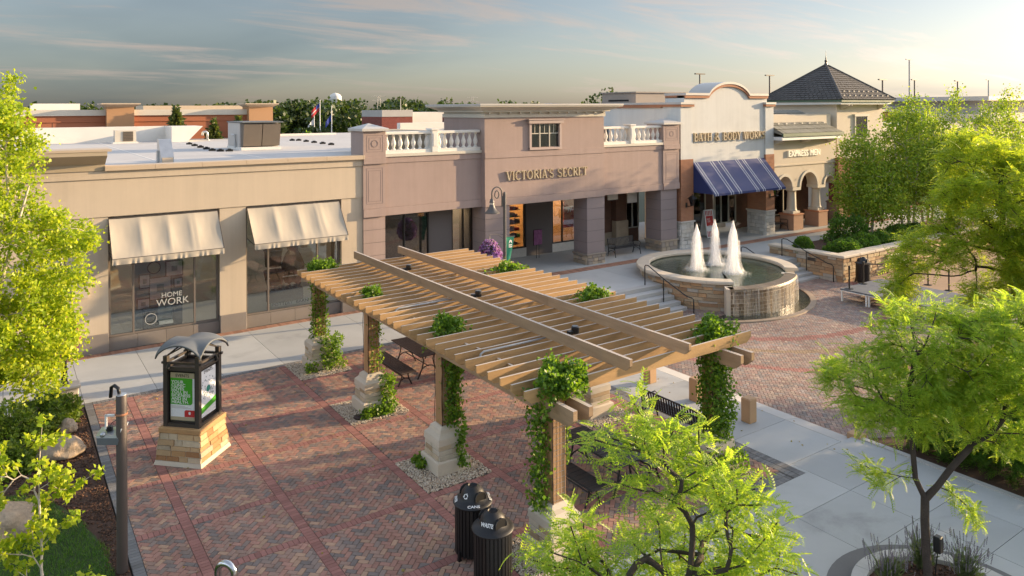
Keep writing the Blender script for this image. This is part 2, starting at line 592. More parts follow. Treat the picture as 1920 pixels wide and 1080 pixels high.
PAV = [((0.335, 0.18, 0.135), 5), ((0.235, 0.175, 0.145), 4), ((0.385, 0.245, 0.165), 3), ((0.30, 0.195, 0.15), 4),
       ((0.19, 0.155, 0.138), 2), ((0.345, 0.19, 0.145), 3)]
M = dict(
    paver=mat('paver_brick', None, 0.85, 0.24, 0.55, 0.25, 60, rnd=0.12, cols=PAV, stain=0.25),
    lowpaver=mat('lower_paver_brick', None, 0.8, 0.16, 0.6, 0.25, 60, rnd=0.16, stain=-0.45,
                 cols=[((0.28, 0.185, 0.15), 5), ((0.235, 0.2, 0.18), 3), ((0.33, 0.25, 0.195), 3), ((0.28, 0.21, 0.178), 4)]),
    band=mat('red_band_brick', (0.30, 0.14, 0.115), 0.85, 0.12, 0.9, 0.25, 60, rnd=0.18, stain=0.2),
    edge=mat('grey_edging_brick', (0.17, 0.168, 0.165), 0.85, 0.12, 1, 0.25, 60, rnd=0.2),
    sand=mat('joint_sand', (0.06, 0.052, 0.045), 0.95, 0.15, 3),
    conc=mat('concrete', (0.40, 0.41, 0.40), 0.85, 0.10, 0.5, 0.12, 90, rnd=0.07, stain=0.22, fine=0.05),
    kerb=mat('kerb_concrete', (0.44, 0.43, 0.41), 0.85, 0.12, 0.8, 0.12, 90, rnd=0.05),
    gravel=mat('gravel_stone', None, 0.8, 0.1, 2, 0, 60, rnd=0.2, cols=[((0.50, 0.41, 0.30), 4), ((0.62, 0.54, 0.43), 4), ((0.30, 0.23, 0.18), 1), ((0.44, 0.32, 0.22), 2)]),
    soil=mat('mulch', (0.075, 0.042, 0.028), 0.95, 0.25, 9, 0.8, 50, bdist=0.03),
    mulch=mat('mulch_chip', None, 0.95, 0.1, 2, 0, 40, rnd=0.25, cols=[((0.10, 0.05, 0.03), 3), ((0.16, 0.08, 0.045), 2), ((0.05, 0.03, 0.02), 2)]),
    lawn=mat('lawn_soil', (0.035, 0.06, 0.015), 0.95, 0.2, 2, 0.4, 60),
    asphalt=mat('asphalt', (0.06, 0.06, 0.06), 0.9, 0.15, 0.05, 0.1, 30),
    stucco_tan=mat('tan_stucco', (0.515, 0.43, 0.325), 0.9, 0.06, 0.5, 0.25, 120, fine=0.03, stain=0.07, streak=0.13),
    stucco_mauve=mat('mauve_stucco', (0.345, 0.262, 0.232), 0.9, 0.08, 0.7, 0.35, 110, fine=0.06, stain=0.07, streak=0.14),
    stucco_white=mat('white_stucco', (0.57, 0.575, 0.55), 0.9, 0.05, 0.6, 0.25, 120, fine=0.03, stain=0.07, streak=0.13),
    stucco_cream=mat('cream_stucco', (0.58, 0.51, 0.41), 0.9, 0.05, 0.6, 0.2, 110, fine=0.03),
    stucco_rust=mat('rust_stucco', (0.36, 0.135, 0.07), 0.9, 0.05, 0.3, 0.15, 60),
    stucco_ochre=mat('ochre_stucco', (0.42, 0.24, 0.125), 0.9, 0.05, 0.3, 0.15, 60),
    grey_tile=mat('grey_brown_tile', (0.21, 0.185, 0.165), 0.6, 0.1, 1.5, 0.08, 50, rnd=0.07),
    cap_tan=mat('tan_metal_cap', (0.50, 0.40, 0.29), 0.55, 0.05, 0.6, 0.03, 60),
    cap_olive=mat('olive_cornice', (0.42, 0.345, 0.24), 0.8, 0.06, 0.5, 0.1, 80),
    cap_grey=mat('grey_metal_cap', (0.46, 0.44, 0.41), 0.5, 0.06, 0.8, 0.03, 60),
    trim_white=mat('white_trim', (0.72, 0.69, 0.63), 0.7, 0.05, 1.0, 0.06, 80),
    trim_cream=mat('cream_trim', (0.56, 0.52, 0.44), 0.75, 0.06, 1.0, 0.08, 80),
    terracotta=mat('terracotta_trim', (0.36, 0.165, 0.09), 0.8, 0.06, 1.0, 0.1, 80),
    roof_white=mat('white_roof_membrane', (0.47, 0.455, 0.435), 0.75, 0.08, 0.25, 0.08, 20, stain=0.12),
    brick_orange=mat('orange_brick_wall', (0.34, 0.15, 0.08), 0.9, 0.12, 1.5, 0.15, 40),
    mortar=mat('brick_mortar', (0.34, 0.27, 0.22), 0.95, 0.1, 4),
    brick_face=mat('orange_brick', None, 0.88, 0.08, 2, 0.2, 70, rnd=0.14, cols=[((0.37, 0.165, 0.085), 5), ((0.31, 0.13, 0.075), 3), ((0.42, 0.20, 0.105), 2)]),
    brick_red=mat('dark_red_brick', None, 0.88, 0.08, 2, 0.2, 70, rnd=0.14, cols=[((0.26, 0.06, 0.045), 4), ((0.2, 0.05, 0.04), 3), ((0.3, 0.09, 0.055), 2)]),
    stone_white=mat('pale_block_stone', None, 0.9, 0.1, 3, 0.5, 25, rnd=0.12, bdist=0.02, cols=[((0.52, 0.50, 0.46), 4), ((0.45, 0.43, 0.39), 3), ((0.58, 0.55, 0.49), 2)]),
    stone_tan=mat('tan_block_stone', None, 0.9, 0.12, 3, 0.5, 25, rnd=0.14, bdist=0.02, cols=[((0.34, 0.28, 0.21), 4), ((0.40, 0.32, 0.23), 3), ((0.28, 0.24, 0.2), 2)]),
    stone_fount=mat('golden_ashlar', None, 0.85, 0.14, 3, 0.5, 22, rnd=0.14, bdist=0.02, cols=[((0.36, 0.25, 0.15), 4), ((0.42, 0.33, 0.22), 4), ((0.33, 0.20, 0.11), 2), ((0.40, 0.36, 0.30), 3), ((0.45, 0.28, 0.15), 2)]),
    stone_wet=mat('wet_ashlar', None, 0.35, 0.14, 3, 0.5, 22, rnd=0.14, bdist=0.02, spec=0.6, cols=[((0.16, 0.115, 0.07), 4), ((0.20, 0.155, 0.105), 4), ((0.15, 0.12, 0.09), 2)]),
    stone_kiosk=mat('orange_ledge_stone', None, 0.88, 0.14, 3, 0.6, 22, rnd=0.15, bdist=0.02, cols=[((0.40, 0.24, 0.11), 4), ((0.45, 0.31, 0.17), 3), ((0.44, 0.36, 0.25), 3), ((0.34, 0.18, 0.08), 2)]),
    limestone=mat('limestone', (0.55, 0.48, 0.38), 0.85, 0.08, 1.6, 0.15, 60, rnd=0.06),
    lime_stone=mat('limestone_course', None, 0.88, 0.1, 3, 0.4, 30, rnd=0.12, cols=[((0.48, 0.39, 0.27), 4), ((0.52, 0.46, 0.36), 3), ((0.42, 0.31, 0.19), 2)]),
    pier_mauve=mat('plum_siding', (0.25, 0.205, 0.20), 0.85, 0.06, 0.8, 0.2, 110, rnd=0.04, fine=0.04),
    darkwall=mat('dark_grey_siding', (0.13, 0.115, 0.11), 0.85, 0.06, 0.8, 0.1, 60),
    bronze=mat('dark_bronze_metal', (0.055, 0.045, 0.038), 0.42, 0.1, 3, 0.04, 60, spec=0.5),
    polebrown=mat('brown_painted_steel', (0.085, 0.065, 0.055), 0.5, 0.08, 3, 0.04, 60, spec=0.5),
    black=mat('black_coated_steel', (0.007, 0.007, 0.0075), 0.42, 0.15, 4, 0.05, 90, spec=0.5),
    blackplastic=mat('black_lid', (0.008, 0.0085, 0.01), 0.5, 0.15, 5, 0.08, 120, spec=0.5),
    brownmetal=mat('brown_coated_mesh', (0.035, 0.022, 0.02), 0.5, 0.1, 4, 0.05, 90),
    galv=mat('galvanised_metal', (0.50, 0.52, 0.53), 0.38, 0.12, 2.5, 0.05, 60, metal=0.85),
    zinc=mat('grey_zinc_sheet', (0.125, 0.135, 0.14), 0.55, 0.14, 1.8, 0.04, 60),
    steel=mat('stainless_steel', (0.55, 0.55, 0.55), 0.16, 0.05, 3, 0.0, 60, metal=1.0),
    frame=mat('bronze_window_frame', (0.17, 0.145, 0.125), 0.5, 0.06, 2, 0.03, 60),
    creamframe=mat('cream_window_frame', (0.50, 0.47, 0.39), 0.6, 0.06, 2, 0.03, 60),
    wood=mat('cedar_beam', (0.42, 0.258, 0.112), 0.75, 0.2, 3.0, 0.3, 60, rnd=0.14, stain=0.25, bleach=(0.56, 0.50, 0.43), stretch=(0.35, 3.5, 3.5)),
    woodv=mat('cedar_long_beam', (0.35, 0.235, 0.135), 0.78, 0.22, 3.0, 0.3, 60, rnd=0.12, stain=0.3, bleach=(0.52, 0.46, 0.40), stretch=(3.5, 0.35, 3.5)),
    woodp=mat('cedar_post', (0.39, 0.225, 0.105), 0.75, 0.16, 3.0, 0.25, 60, rnd=0.08, stretch=(3.5, 3.5, 0.35)),
    bollard=mat('tan_bollard', (0.46, 0.29, 0.16), 0.8, 0.08, 2, 0.15, 60, rnd=0.05),
    canvas=mat('khaki_canvas', (0.425, 0.38, 0.31), 0.9, 0.06, 0.9, 0.15, 160, fine=0.03),
    navy=mat('navy_canvas', (0.022, 0.036, 0.13), 0.6, 0.12, 1.2, 0.1, 90),
    stripe=mat('white_stripe', (0.62, 0.64, 0.68), 0.7, 0.06, 2, 0.05, 90),
    boulder=mat('boulder_rock', (0.36, 0.28, 0.20), 0.92, 0.22, 3.5, 0.7, 14, bdist=0.04),
    bark=mat('dark_bark', (0.055, 0.042, 0.034), 0.92, 0.25, 8, 0.7, 40, bdist=0.02),
    birchbark=mat('pale_birch_bark', (0.55, 0.47, 0.37), 0.85, 0.3, 6, 0.4, 30, stretch=(1, 1, 3)),
    rooftile=mat('dark_roof_tile', (0.085, 0.08, 0.075), 0.75, 0.12, 1.2, 0.2, 40, rnd=0.14),
    rooftile2=mat('weathered_roof_tile', (0.20, 0.195, 0.16), 0.75, 0.12, 1.2, 0.2, 40, rnd=0.12),
    greenfascia=mat('green_fascia', (0.075, 0.125, 0.08), 0.6, 0.08, 1.5, 0.05, 60),
    letters=mat('bronze_letters', (0.52, 0.43, 0.29), 0.45, 0.06, 3, 0.03, 60),
    letterside=mat('dark_letters', (0.03, 0.026, 0.022), 0.5, 0.08, 3, 0.03, 60),
    white=mat('white_paint', (0.75, 0.75, 0.73), 0.6, 0.04, 2, 0.03, 60),
    whitelit=emis('lit_white_letters', (0.85, 0.78, 0.62), 0.08),
    bulb=emis('lamp_bulb', (1.0, 0.55, 0.2), 14.0),
    glass=glassmat('shop_glass', (0.86, 0.90, 0.89), 0.22),
    glassd=glassmat('dark_glass', (0.62, 0.66, 0.66), 0.12),
    water=None,
)
# ------------------------------------------------------------------ projection test used only to rank pieces by size in view
FX, FY = math.cos(R(55.38)), math.sin(R(55.38))


def view(u, v, z):
    d = u * FX + v * FY
    s = u * FY - v * FX
    if d < 0.5:
        return None
    return 960 + 1391 * s / d, 205 - 1391 * (z - 8) / d, d


def inview(u, v, z, m=10):
    p = view(u, v, z)
    return p is not None and -m < p[0] < 1920 + m and -m < p[1] < 1080 + m


def sstep(t):
    t = max(0.0, min(1.0, t))
    return t * t * (3 - 2 * t)


def zs(u):          # pavement along the shops climbs gently to the terrace
    return 0.4 * sstep((u - 11.5) / 7.5)


def zl(u):          # lower brick plaza falls away from the path
    return -0.10 - 0.30 * sstep((u - 17.1) / 6.0)


# ------------------------------------------------------------------ text meshes are made first, while the scene is small
def textmesh(name, body, size, extrude, m, align='CENTER', sx=1.0, bold=0.0, space=1.0, gap=1.0):
    cu = bpy.data.curves.new(name, 'FONT')
    cu.body = body
    cu.size = size
    cu.extrude = extrude
    cu.align_x = align
    cu.offset = bold
    cu.space_line = space
    cu.space_character = gap
    cu.resolution_u = 3
    o = bpy.data.objects.new(name, cu)
    COL.objects.link(o)
    dg = bpy.context.evaluated_depsgraph_get()
    me = bpy.data.meshes.new_from_object(o.evaluated_get(dg))
    me.name = name
    bpy.data.objects.remove(o)
    bpy.data.curves.remove(cu)
    me.transform(Matrix.Diagonal((sx, 1, 1, 1)))
    me.materials.clear()
    me.materials.append(m)
    return me


M['ink'] = mat('dark_ink', (0.006, 0.006, 0.006), 0.8, 0.02, 2, 0)
M['pgreen'] = mat('poster_green', (0.06, 0.34, 0.02), 0.5, 0.02, 2, 0)
M['pred'] = mat('poster_red', (0.48, 0.03, 0.03), 0.5, 0.02, 2, 0)
M['pwhite'] = mat('poster_white', (0.72, 0.74, 0.76), 0.5, 0.02, 2, 0)
M['pbeige'] = mat('poster_beige', (0.42, 0.36, 0.24), 0.5, 0.02, 2, 0)
TX = {}
TX['clinic'] = textmesh('poster_text', 'YOUR\nCLINIC\nLOVES\nYOU, IN\nSICKNESS\nAND IN\nHEALTH.', 0.158, 0.001, M['white'], 'LEFT', 0.86, 0.003, 0.80)
TX['events'] = textmesh('header_text', 'EVENTS', 0.10, 0.001, M['ink'], 'CENTER', 1.0, 0.0)
TX['cans'] = textmesh('lid_text', 'CANS', 0.075, 0.002, M['white'], 'CENTER', 1.2, 0.002)
TX['waste'] = textmesh('lid_text', 'WASTE', 0.10, 0.002, M['white'], 'CENTER', 0.8, 0.003)
TX['paper'] = textmesh('lid_text', 'PAPER', 0.075, 0.002, M['white'], 'CENTER', 1.0, 0.002)
TX['bottles'] = textmesh('lid_text', 'BOTTLES', 0.075, 0.002, M['white'], 'CENTER', 1.0, 0.002)
M['pdim'] = mat('window_lettering', (0.42, 0.44, 0.43), 0.6, 0.02, 2, 0)
TX['home'] = textmesh('window_text', 'HOME', 0.24, 0.002, M['pdim'], 'CENTER', 1.0)
TX['work'] = textmesh('window_text', 'WORK', 0.34, 0.002, M['pdim'], 'CENTER', 1.0)
TX['pottery'] = textmesh('window_text', 'POTTERY  BARN', 0.16, 0.002, M['ink'], 'CENTER', 1.2)
TX['express'] = textmesh('sign_letters', 'EXPRESS MEN', 0.56, 0.04, M['whitelit'], 'CENTER', 0.92, 0.0, 1.0, 1.08)
TX['seven'] = textmesh('poster_text', '7/', 0.40, 0.001, M['white'], 'CENTER')
TX['sale'] = textmesh('board_text', 'HURRY\nONLY\n\n2/$20', 0.15, 0.001, M['white'], 'CENTER', 1.0, 0.0, 0.9)

# ------------------------------------------------------------------ serif letters for the shop signs
def letter_strokes(ch):
    th, tn = 0.15, 0.07
    A = []

    def ln(x0, y0, x1, y1, w=th):
        A.append(([(x0, y0), (x1, y1)], w))

    def arc(cx, cy, rx, ry, a0, a1, w=th, n=10):
        A.append(([(cx + rx * math.cos(R(a0 + (a1 - a0) * i / n)), cy + ry * math.sin(R(a0 + (a1 - a0) * i / n))) for i in range(n + 1)], w))

    def ser(x, y, s=0.13):
        A.append(([(x - s, y), (x + s, y)], 0.055))
    w = 0.7
    if ch == 'V':
        ln(.08, 1, .36, 0); ln(.64, 1, .36, 0, tn); ser(.08, .97); ser(.64, .97, .1)
    elif ch == 'I':
        w = .32; ln(.16, 0, .16, 1); ser(.16, .97); ser(.16, .03)
    elif ch == 'C':
        w = .74; arc(.42, .5, .34, .47, 50, 310); ln(.66, .72, .66, .97, .06)
    elif ch == 'T':
        ln(.35, 0, .35, 1); ln(.03, .97, .67, .97, tn); ln(.05, .78, .05, .97, .06); ln(.65, .78, .65, .97, .06); ser(.35, .03)
    elif ch == 'O':
        w = .84; arc(.42, .5, .34, .46, 0, 360, th, 18)
    elif ch == 'R':
        ln(.16, 0, .16, 1); arc(.3, .74, .28, .23, 90, -90, .12); ln(.16, .97, .32, .97, tn); ln(.16, .51, .32, .51, tn); ln(.34, .5, .66, .02); ser(.16, .03); ser(.16, .97, .1)
    elif ch == 'A':
        ln(.36, 1, .1, 0, tn); ln(.36, 1, .64, 0); ln(.18, .32, .56, .32, tn); ser(.1, .03, .1); ser(.64, .03)
    elif ch == "'":
        w = .2; ln(.08, 1, .08, .76, .1)
    elif ch == 'S':
        w = .6; arc(.3, .74, .22, .22, 30, 250, .11); arc(.3, .26, .24, .23, 90, -150, .12); ln(.22, .53, .36, .47, .13); ln(.5, .78, .5, .97, .05); ln(.07, .04, .07, .22, .05)
    elif ch == 'E':
        w = .66; ln(.16, 0, .16, 1); ln(.05, .97, .58, .97, tn); ln(.05, .03, .6, .03, tn); ln(.16, .52, .46, .52, tn); ln(.58, .8, .58, .97, .06); ln(.6, .03, .6, .22, .06)
    elif ch == 'B':
        w = .68; ln(.16, 0, .16, 1); arc(.3, .76, .24, .21, 90, -90, .12); arc(.32, .27, .28, .24, 90, -90, .13); ln(.04, .97, .32, .97, tn); ln(.04, .03, .34, .03, tn); ln(.16, .53, .32, .53, tn)
    elif ch == 'H':
        w = .84; ln(.16, 0, .16, 1); ln(.66, 0, .66, 1); ln(.16, .52, .66, .52, tn)
        for x in (.16, .66):
            ser(x, .03); ser(x, .97)
    elif ch == '&':
        w = .86; arc(.36, .77, .17, .2, 0, 360, .1, 12); arc(.34, .27, .26, .24, 110, 380, .12, 14); ln(.26, .62, .74, .04, .13); ser(.72, .03, .1)
    elif ch == 'D':
        w = .82; ln(.16, 0, .16, 1); arc(.32, .5, .4, .46, 90, -90, .14, 14); ln(.04, .97, .34, .97, tn); ln(.04, .03, .34, .03, tn)
    elif ch == 'Y':
        ln(.08, 1, .36, .46); ln(.64, 1, .36, .46, tn); ln(.36, 0, .36, .48); ser(.36, .03); ser(.08, .97); ser(.64, .97, .1)
    elif ch == 'W':
        w = 1.0; ln(.06, 1, .28, 0); ln(.5, 1, .28, 0, tn); ln(.46, 1, .7, 0); ln(.92, 1, .7, 0, tn); ser(.06, .97, .1); ser(.92, .97, .1)
    elif ch == 'K':
        w = .76; ln(.16, 0, .16, 1); ln(.64, 1, .18, .42, tn); ln(.3, .56, .68, 0); ser(.16, .03); ser(.16, .97); ser(.64, .97, .1)
    else:
        w = .45
    return A, w + 0.1


def sign(name, text, u0, u1, v, z0, h, m, parent, depth=0.07):
    """each letter is a raised part of its own, facing -Y"""
    tot = sum(letter_strokes(c)[1] for c in text)
    sx = (u1 - u0) / tot
    x = u0
    for c in text:
        A, w = letter_strokes(c)
        b = MB()
        for i, (pts, wd) in enumerate(A):
            dv = 0.0015 * (i % 5)
            for (a, q) in zip(pts[:-1], pts[1:]):
                dx, dz = (q[0] - a[0]) * sx, (q[1] - a[1]) * h
                l = math.hypot(dx, dz) or 1e-6
                nx, nz = -dz / l * wd * sx * 0.42, dx / l * wd * sx * 0.42
                if len(pts) == 2:
                    ex, ez = 0, 0
                else:
                    ex, ez = dx * .12, dz * .12
                P = [(x + a[0] * sx - ex + nx, z0 + a[1] * h - ez + nz), (x + a[0] * sx - ex - nx, z0 + a[1] * h - ez - nz),
                     (x + q[0] * sx + ex - nx, z0 + q[1] * h + ez - nz), (x + q[0] * sx + ex + nx, z0 + q[1] * h + ez + nz)]
                b.prism(P, 'y', v - depth - dv, v)
        if b.v:
            b.build(name, m, parent)
        x += w * sx


# ------------------------------------------------------------------ ground and paving
def clip(poly, x0, y0, x1, y1):
    for ax, lim, sg in ((0, x0, 1), (0, x1, -1), (1, y0, 1), (1, y1, -1)):
        out = []
        n = len(poly)
        for i in range(n):
            a, b = poly[i], poly[(i + 1) % n]
            da, db = (a[ax] - lim) * sg, (b[ax] - lim) * sg
            if da >= 0:
                out.append(a)
            if (da >= 0) != (db >= 0):
                t = da / (da - db)
                out.append((a[0] + (b[0] - a[0]) * t, a[1] + (b[1] - a[1]) * t))
        poly = out
        if len(poly) < 3:
            return []
    return poly


def area(p):
    return 0.5 * abs(sum(p[i][0] * p[(i + 1) % len(p)][1] - p[(i + 1) % len(p)][0] * p[i][1] for i in range(len(p))))


def pave(b, poly, zf, j=0.0025, ch=0.006, dep=0.016):
    """one paver: chamfered slab on a clipped outline"""
    cx = sum(p[0] for p in poly) / len(poly)
    cy = sum(p[1] for p in poly) / len(poly)
    r = math.sqrt(area(poly))
    if r < 0.035:
        return

    def sh(p, k):
        d = math.hypot(p[0] - cx, p[1] - cy) or 1
        s = max(0.0, 1 - 1.35 * k / d)
        return (cx + (p[0] - cx) * s, cy + (p[1] - cy) * s)
    jz = random.uniform(-0.0015, 0.0015)
    n = len(b.v)
    k = len(poly)
    for p in poly:
        q = sh(p, j + ch)
        b.v.append((q[0], q[1], zf(q[0]) + jz))
    for p in poly:
        q = sh(p, j)
        b.v.append((q[0], q[1], zf(q[0]) - dep))
    b.f.append(tuple(range(n, n + k)))
    for i in range(k):
        i2 = (i + 1) % k
        b.f.append((n + k + i, n + k + i2, n + i2, n + i))


def ccw(p):
    s = sum(p[i][0] * p[(i + 1) % len(p)][1] - p[(i + 1) % len(p)][0] * p[i][1] for i in range(len(p)))
    return p if s > 0 else p[::-1]


def herringbone(x0, y0, x1, y1, Wd=0.1):
    """45 degree herringbone outlines clipped to a rectangle; yields (outline, is_full, centre, kind)"""
    c, s = math.cos(R(45)), math.sin(R(45))
    cx, cy = (x0 + x1) / 2, (y0 + y1) / 2
    rad = math.hypot(x1 - x0, y1 - y0) / 2 + 0.4
    # lattice anchored to world origin so cells continue each other
    ox, oy = (cx * c + cy * s) / Wd, (-cx * s + cy * c) / Wd
    n = int(rad / Wd) + 3
    out = []
    for i in range(-2 * n, 2 * n):
        for j in range(-n, n):
            # lattice vectors (1,1),(2,-2)
            bx, by = i + 2 * j, i - 2 * j
            ax, ay = math.floor(ox / 4) * 4 + bx, math.floor(oy / 4) * 4 + by
            if abs(ax - ox) > n or abs(ay - oy) > n:
                continue
            for kd, (a0, b0, a1, b1) in enumerate(((ax, ay, ax + 2, ay + 1), (ax, ay + 1, ax + 1, ay + 3))):
                mx, my = (a0 + a1) / 2 * Wd, (b0 + b1) / 2 * Wd
                wx, wy = mx * c - my * s, mx * s + my * c
                if not (x0 - .12 < wx < x1 + .12 and y0 - .12 < wy < y1 + .12):
                    continue
                q = [((X * c - Y * s) * Wd, (X * s + Y * c) * Wd) for X, Y in ((a0, b0), (a1, b0), (a1, b1), (a0, b1))]
                p = clip(q, x0, y0, x1, y1)
                if p:
                    out.append((p, abs(area(p) - 2 * Wd * Wd) < 1e-6, (wx, wy), kd))
    return out


# ground
gr = MB()
gr.poly([(-3000, -3000, -0.62), (3000, -3000, -0.62), (3000, 3000, -0.62), (-3000, 3000, -0.62)])
M['field'] = mat('far_ground', (0.075, 0.085, 0.05), 0.95, 0.2, 0.01, 0.1, 2)
tag(gr.build('ground', M['field']), kind='structure')

PITS = [(7.32, v - 0.8, 8.92, v + 0.8) for v in (10.6, 14.55, 18.6, 22.45)] + [(12.08, v - 0.8, 13.62, v + 0.8) for v in (10.95, 14.95, 18.95, 22.45)]
vb = [1.86, 2.94, 4.77, 7.22, 9.02, 11.98, 13.72, 14.5]          # bands running along v (centres); outer ones are edging
ub = [9.75, 11.5, 13.62, 15.42, 17.52, 19.5, 21.5, 23.4]
plaza = MB()
plaza.box(1.86, 9.75, -0.5, 14.5, 23.4, -0.012)
plaza = tag(plaza.build('brick_plaza', M['sand']), kind='structure')
xs = [2.06] + [x for c in vb[1:-1] for x in (c - .1, c + .1)] + [14.1]
ys = [10.1] + [y for c in ub[1:-1] for y in (c - .1, c + .1)] + [23.2]
flat = lambda u: 0.0


def inpit(x, y, e=0.0):
    return any(p[0] - e < x < p[2] + e and p[1] - e < y < p[3] + e for p in PITS)


full, rest = [], MB()
for a in range(0, len(xs), 2):
    for c in range(0, len(ys), 2):
        for (p, isf, cen, kd) in herringbone(xs[a], ys[c], xs[a + 1], ys[c + 1]):
            if inpit(*cen):
                continue
            if isf and inview(cen[0], cen[1], 0, -20):
                full.append((view(cen[0], cen[1], 0)[2], cen, kd))
            else:
                pave(rest, ccw(p), flat)
full.sort()
PM = []
for kd in (0, 1):
    b = MB()
    l, w = (0.1, 0.05) if kd == 0 else (0.05, 0.1)
    c45 = math.cos(R(45))
    pave(b, [((X - Y) * c45, (X + Y) * c45) for X, Y in ((-l, -w), (l, -w), (l, w), (-l, w))], flat)
    PM.append(b.mesh('paver', M['paver']))
for i, (d, cen, kd) in enumerate(full):
    if i < 300:
        inst('paver', PM[kd], plaza, Matrix.Translation((cen[0], cen[1], 0)))
    else:
        rest.add(PM[kd], Matrix.Translation((cen[0], cen[1], random.uniform(-.0015, .0015))))
tag(rest.build('paver_field', M['paver'], plaza), kind='stuff')
# bands and edging: soldier bricks
bands, edges = [], []
for c in vb[1:-1]:
    y = 10.15
    while y < 23.2:
        bands.append((c - .1, y - .05, c + .1, y + .05)); y += 0.1
for c in ub[1:-1]:
    for a in range(0, len(xs), 2):
        x = xs[a] + 0.05
        while x < xs[a + 1] + 0.02:
            bands.append((x - .05, c - .1, min(x + .05, xs[a + 1]), c + .1)); x += 0.1
y = 9.8
while y < 23.4:
    edges.append((1.86, y - .05, 2.06, y + .05)); edges.append((14.1, y - .05, 14.3, y + .05)); edges.append((14.3, y - .05, 14.5, y + .05)); y += 0.1
x = 2.11
while x < 14.1:
    edges.append((x - .05, 23.2, x + .05, 23.4)); edges.append((x - .05, 9.75, x + .05, 9.92)); edges.append((x - .05, 9.92, x + .05, 10.1)); x += 0.1
for nm, lst, mt, cap in (('band_brick', bands, M['band'], 250), ('edging_brick', edges, M['edge'], 150)):
    lst = [q for q in lst if not inpit((q[0] + q[2]) / 2, (q[1] + q[3]) / 2)]
    lst.sort(key=lambda q: view((q[0] + q[2]) / 2, (q[1] + q[3]) / 2, 0)[2] if inview((q[0] + q[2]) / 2, (q[1] + q[3]) / 2, 0, -8) else 1e6)
    rb = MB()
    cache = {}
    for i, q in enumerate(lst):
        w, h = round(q[2] - q[0], 3), round(q[3] - q[1], 3)
        if w < 0.03:
            continue
        cx, cy = (q[0] + q[2]) / 2, (q[1] + q[3]) / 2
        if (w, h) not in cache:
            b = MB()
            pave(b, [(-w / 2, -h / 2), (w / 2, -h / 2), (w / 2, h / 2), (-w / 2, h / 2)], flat)
            cache[w, h] = b.mesh(nm, mt)
        Mx = Matrix.Translation((cx, cy, random.uniform(-.001, .001)))
        if i < cap:
            inst(nm, cache[w, h], plaza, Mx)
        else:
            rb.add(cache[w, h], Mx)
    tag(rb.build(nm.replace('_brick', '_brickwork'), mt, plaza), kind='stuff')

# gravel pits round the pergola piers
gv, gf = [], []
octa = np.array([(1, 0, 0), (0, 1, 0), (-1, 0, 0), (0, -1, 0), (0, 0, 1), (0, 0, -1)], float)
of = np.array([(0, 1, 4), (1, 2, 4), (2, 3, 4), (3, 0, 4), (1, 0, 5), (2, 1, 5), (3, 2, 5), (0, 3, 5)])


def pebbles(n, x0, y0, x1, y1, z, s0, s1, skip=None):
    V, Fc = [], []
    k = 0
    for _ in range(n):
        x, y = random.uniform(x0, x1), random.uniform(y0, y1)
        if skip and skip(x, y):
            continue
        s = random.uniform(s0, s1)
        rot = np.array(Matrix.Rotation(random.uniform(0, 6.28), 3, 'Z') @ Matrix.Rotation(random.uniform(-.6, .6), 3, 'X'))
        p = (octa * np.array([s * random.uniform(.8, 1.4), s, s * .7])) @ rot.T
        V.append(p + np.array([x, y, z + random.uniform(-.2, .5) * s]))
        Fc.append(of + 6 * k)
        k += 1
    return V, Fc


for (x0, y0, x1, y1) in PITS:
    seen = x0 < 9
    b = MB()
    b.box(x0, y0, -0.03, x1, y1, -0.006)
    st = tag(b.build('gravel_bed', M['sand']), kind='structure')
    cx, cy = (x0 + x1) / 2, (y0 + y1) / 2
    V, Fc = pebbles(5200, x0, y0, x1, y1, 0.0, 0.012, 0.026, lambda x, y: abs(x - cx) < .33 and abs(y - cy) < .33)
    tag(link(bpy.data.objects.new('gravel', npmesh('gravel', np.concatenate(V), np.concatenate(Fc), M['gravel'])), st), kind='stuff')

# concrete slabs: pavement by the shops, path to the right
def slab(b, x0, y0, x1, y1, zf, j=0.006, th=0.1, n=1):
    ch = 0.008
    for i in range(n):
        a, c = x0 + (x1 - x0) * i / n, x0 + (x1 - x0) * (i + 1) / n
        ja = j if i == 0 else 0
        jc = j if i == n - 1 else 0
        b.hexa([(a + ja, y0 + j, zf(a) - th), (c - jc, y0 + j, zf(c) - th), (c - jc, y1 - j, zf(c) - th), (a + ja, y1 - j, zf(a) - th),
                (a + ja, y0 + j, zf(a)), (c - jc, y0 + j, zf(c)), (c - jc, y1 - j, zf(c)), (a + ja, y1 - j, zf(a))])
    return b


walk = MB()
walk.poly([(-10, 23.4, -0.02), (12, 23.4, -0.02), (12, 28.2, -0.02), (-10, 28.2, -0.02)])
walk = tag(walk.build('shop_pavement', M['sand']), kind='structure')
x = -7.28
while x < 19:
    slab(MB(), x, 23.4, x + 1.83, 27.58 if x < 12 else 26.72, zs, n=1 if x < 9.5 else 3).build('concrete_slab', M['conc'], walk)
    x += 1.83
x = 20.17
while x < 62:
    slab(MB(), x, 22.75 if x < 36 else 24.4, min(x + 3.2, 62), 26.72, zs, n=1).build('concrete_slab', M['conc'], walk)
    x += 3.2
sb, sb2 = [], []
x = -6.0
while x < 11.95:
    sb.append((x, 27.6, x + .1, 27.96, 0)); x += .1
while x < 50:
    sb.append((x, 26.74, x + .1, 27.04, zs(x))); sb.append((x, 27.05, x + .1, 27.35, zs(x))); x += .1
M['strip'] = mat('orange_strip_brick', (0.31, 0.165, 0.11), 0.85, 0.12, 0.9, 0.25, 60, rnd=0.2)
cache, rb, k = {}, MB(), 0
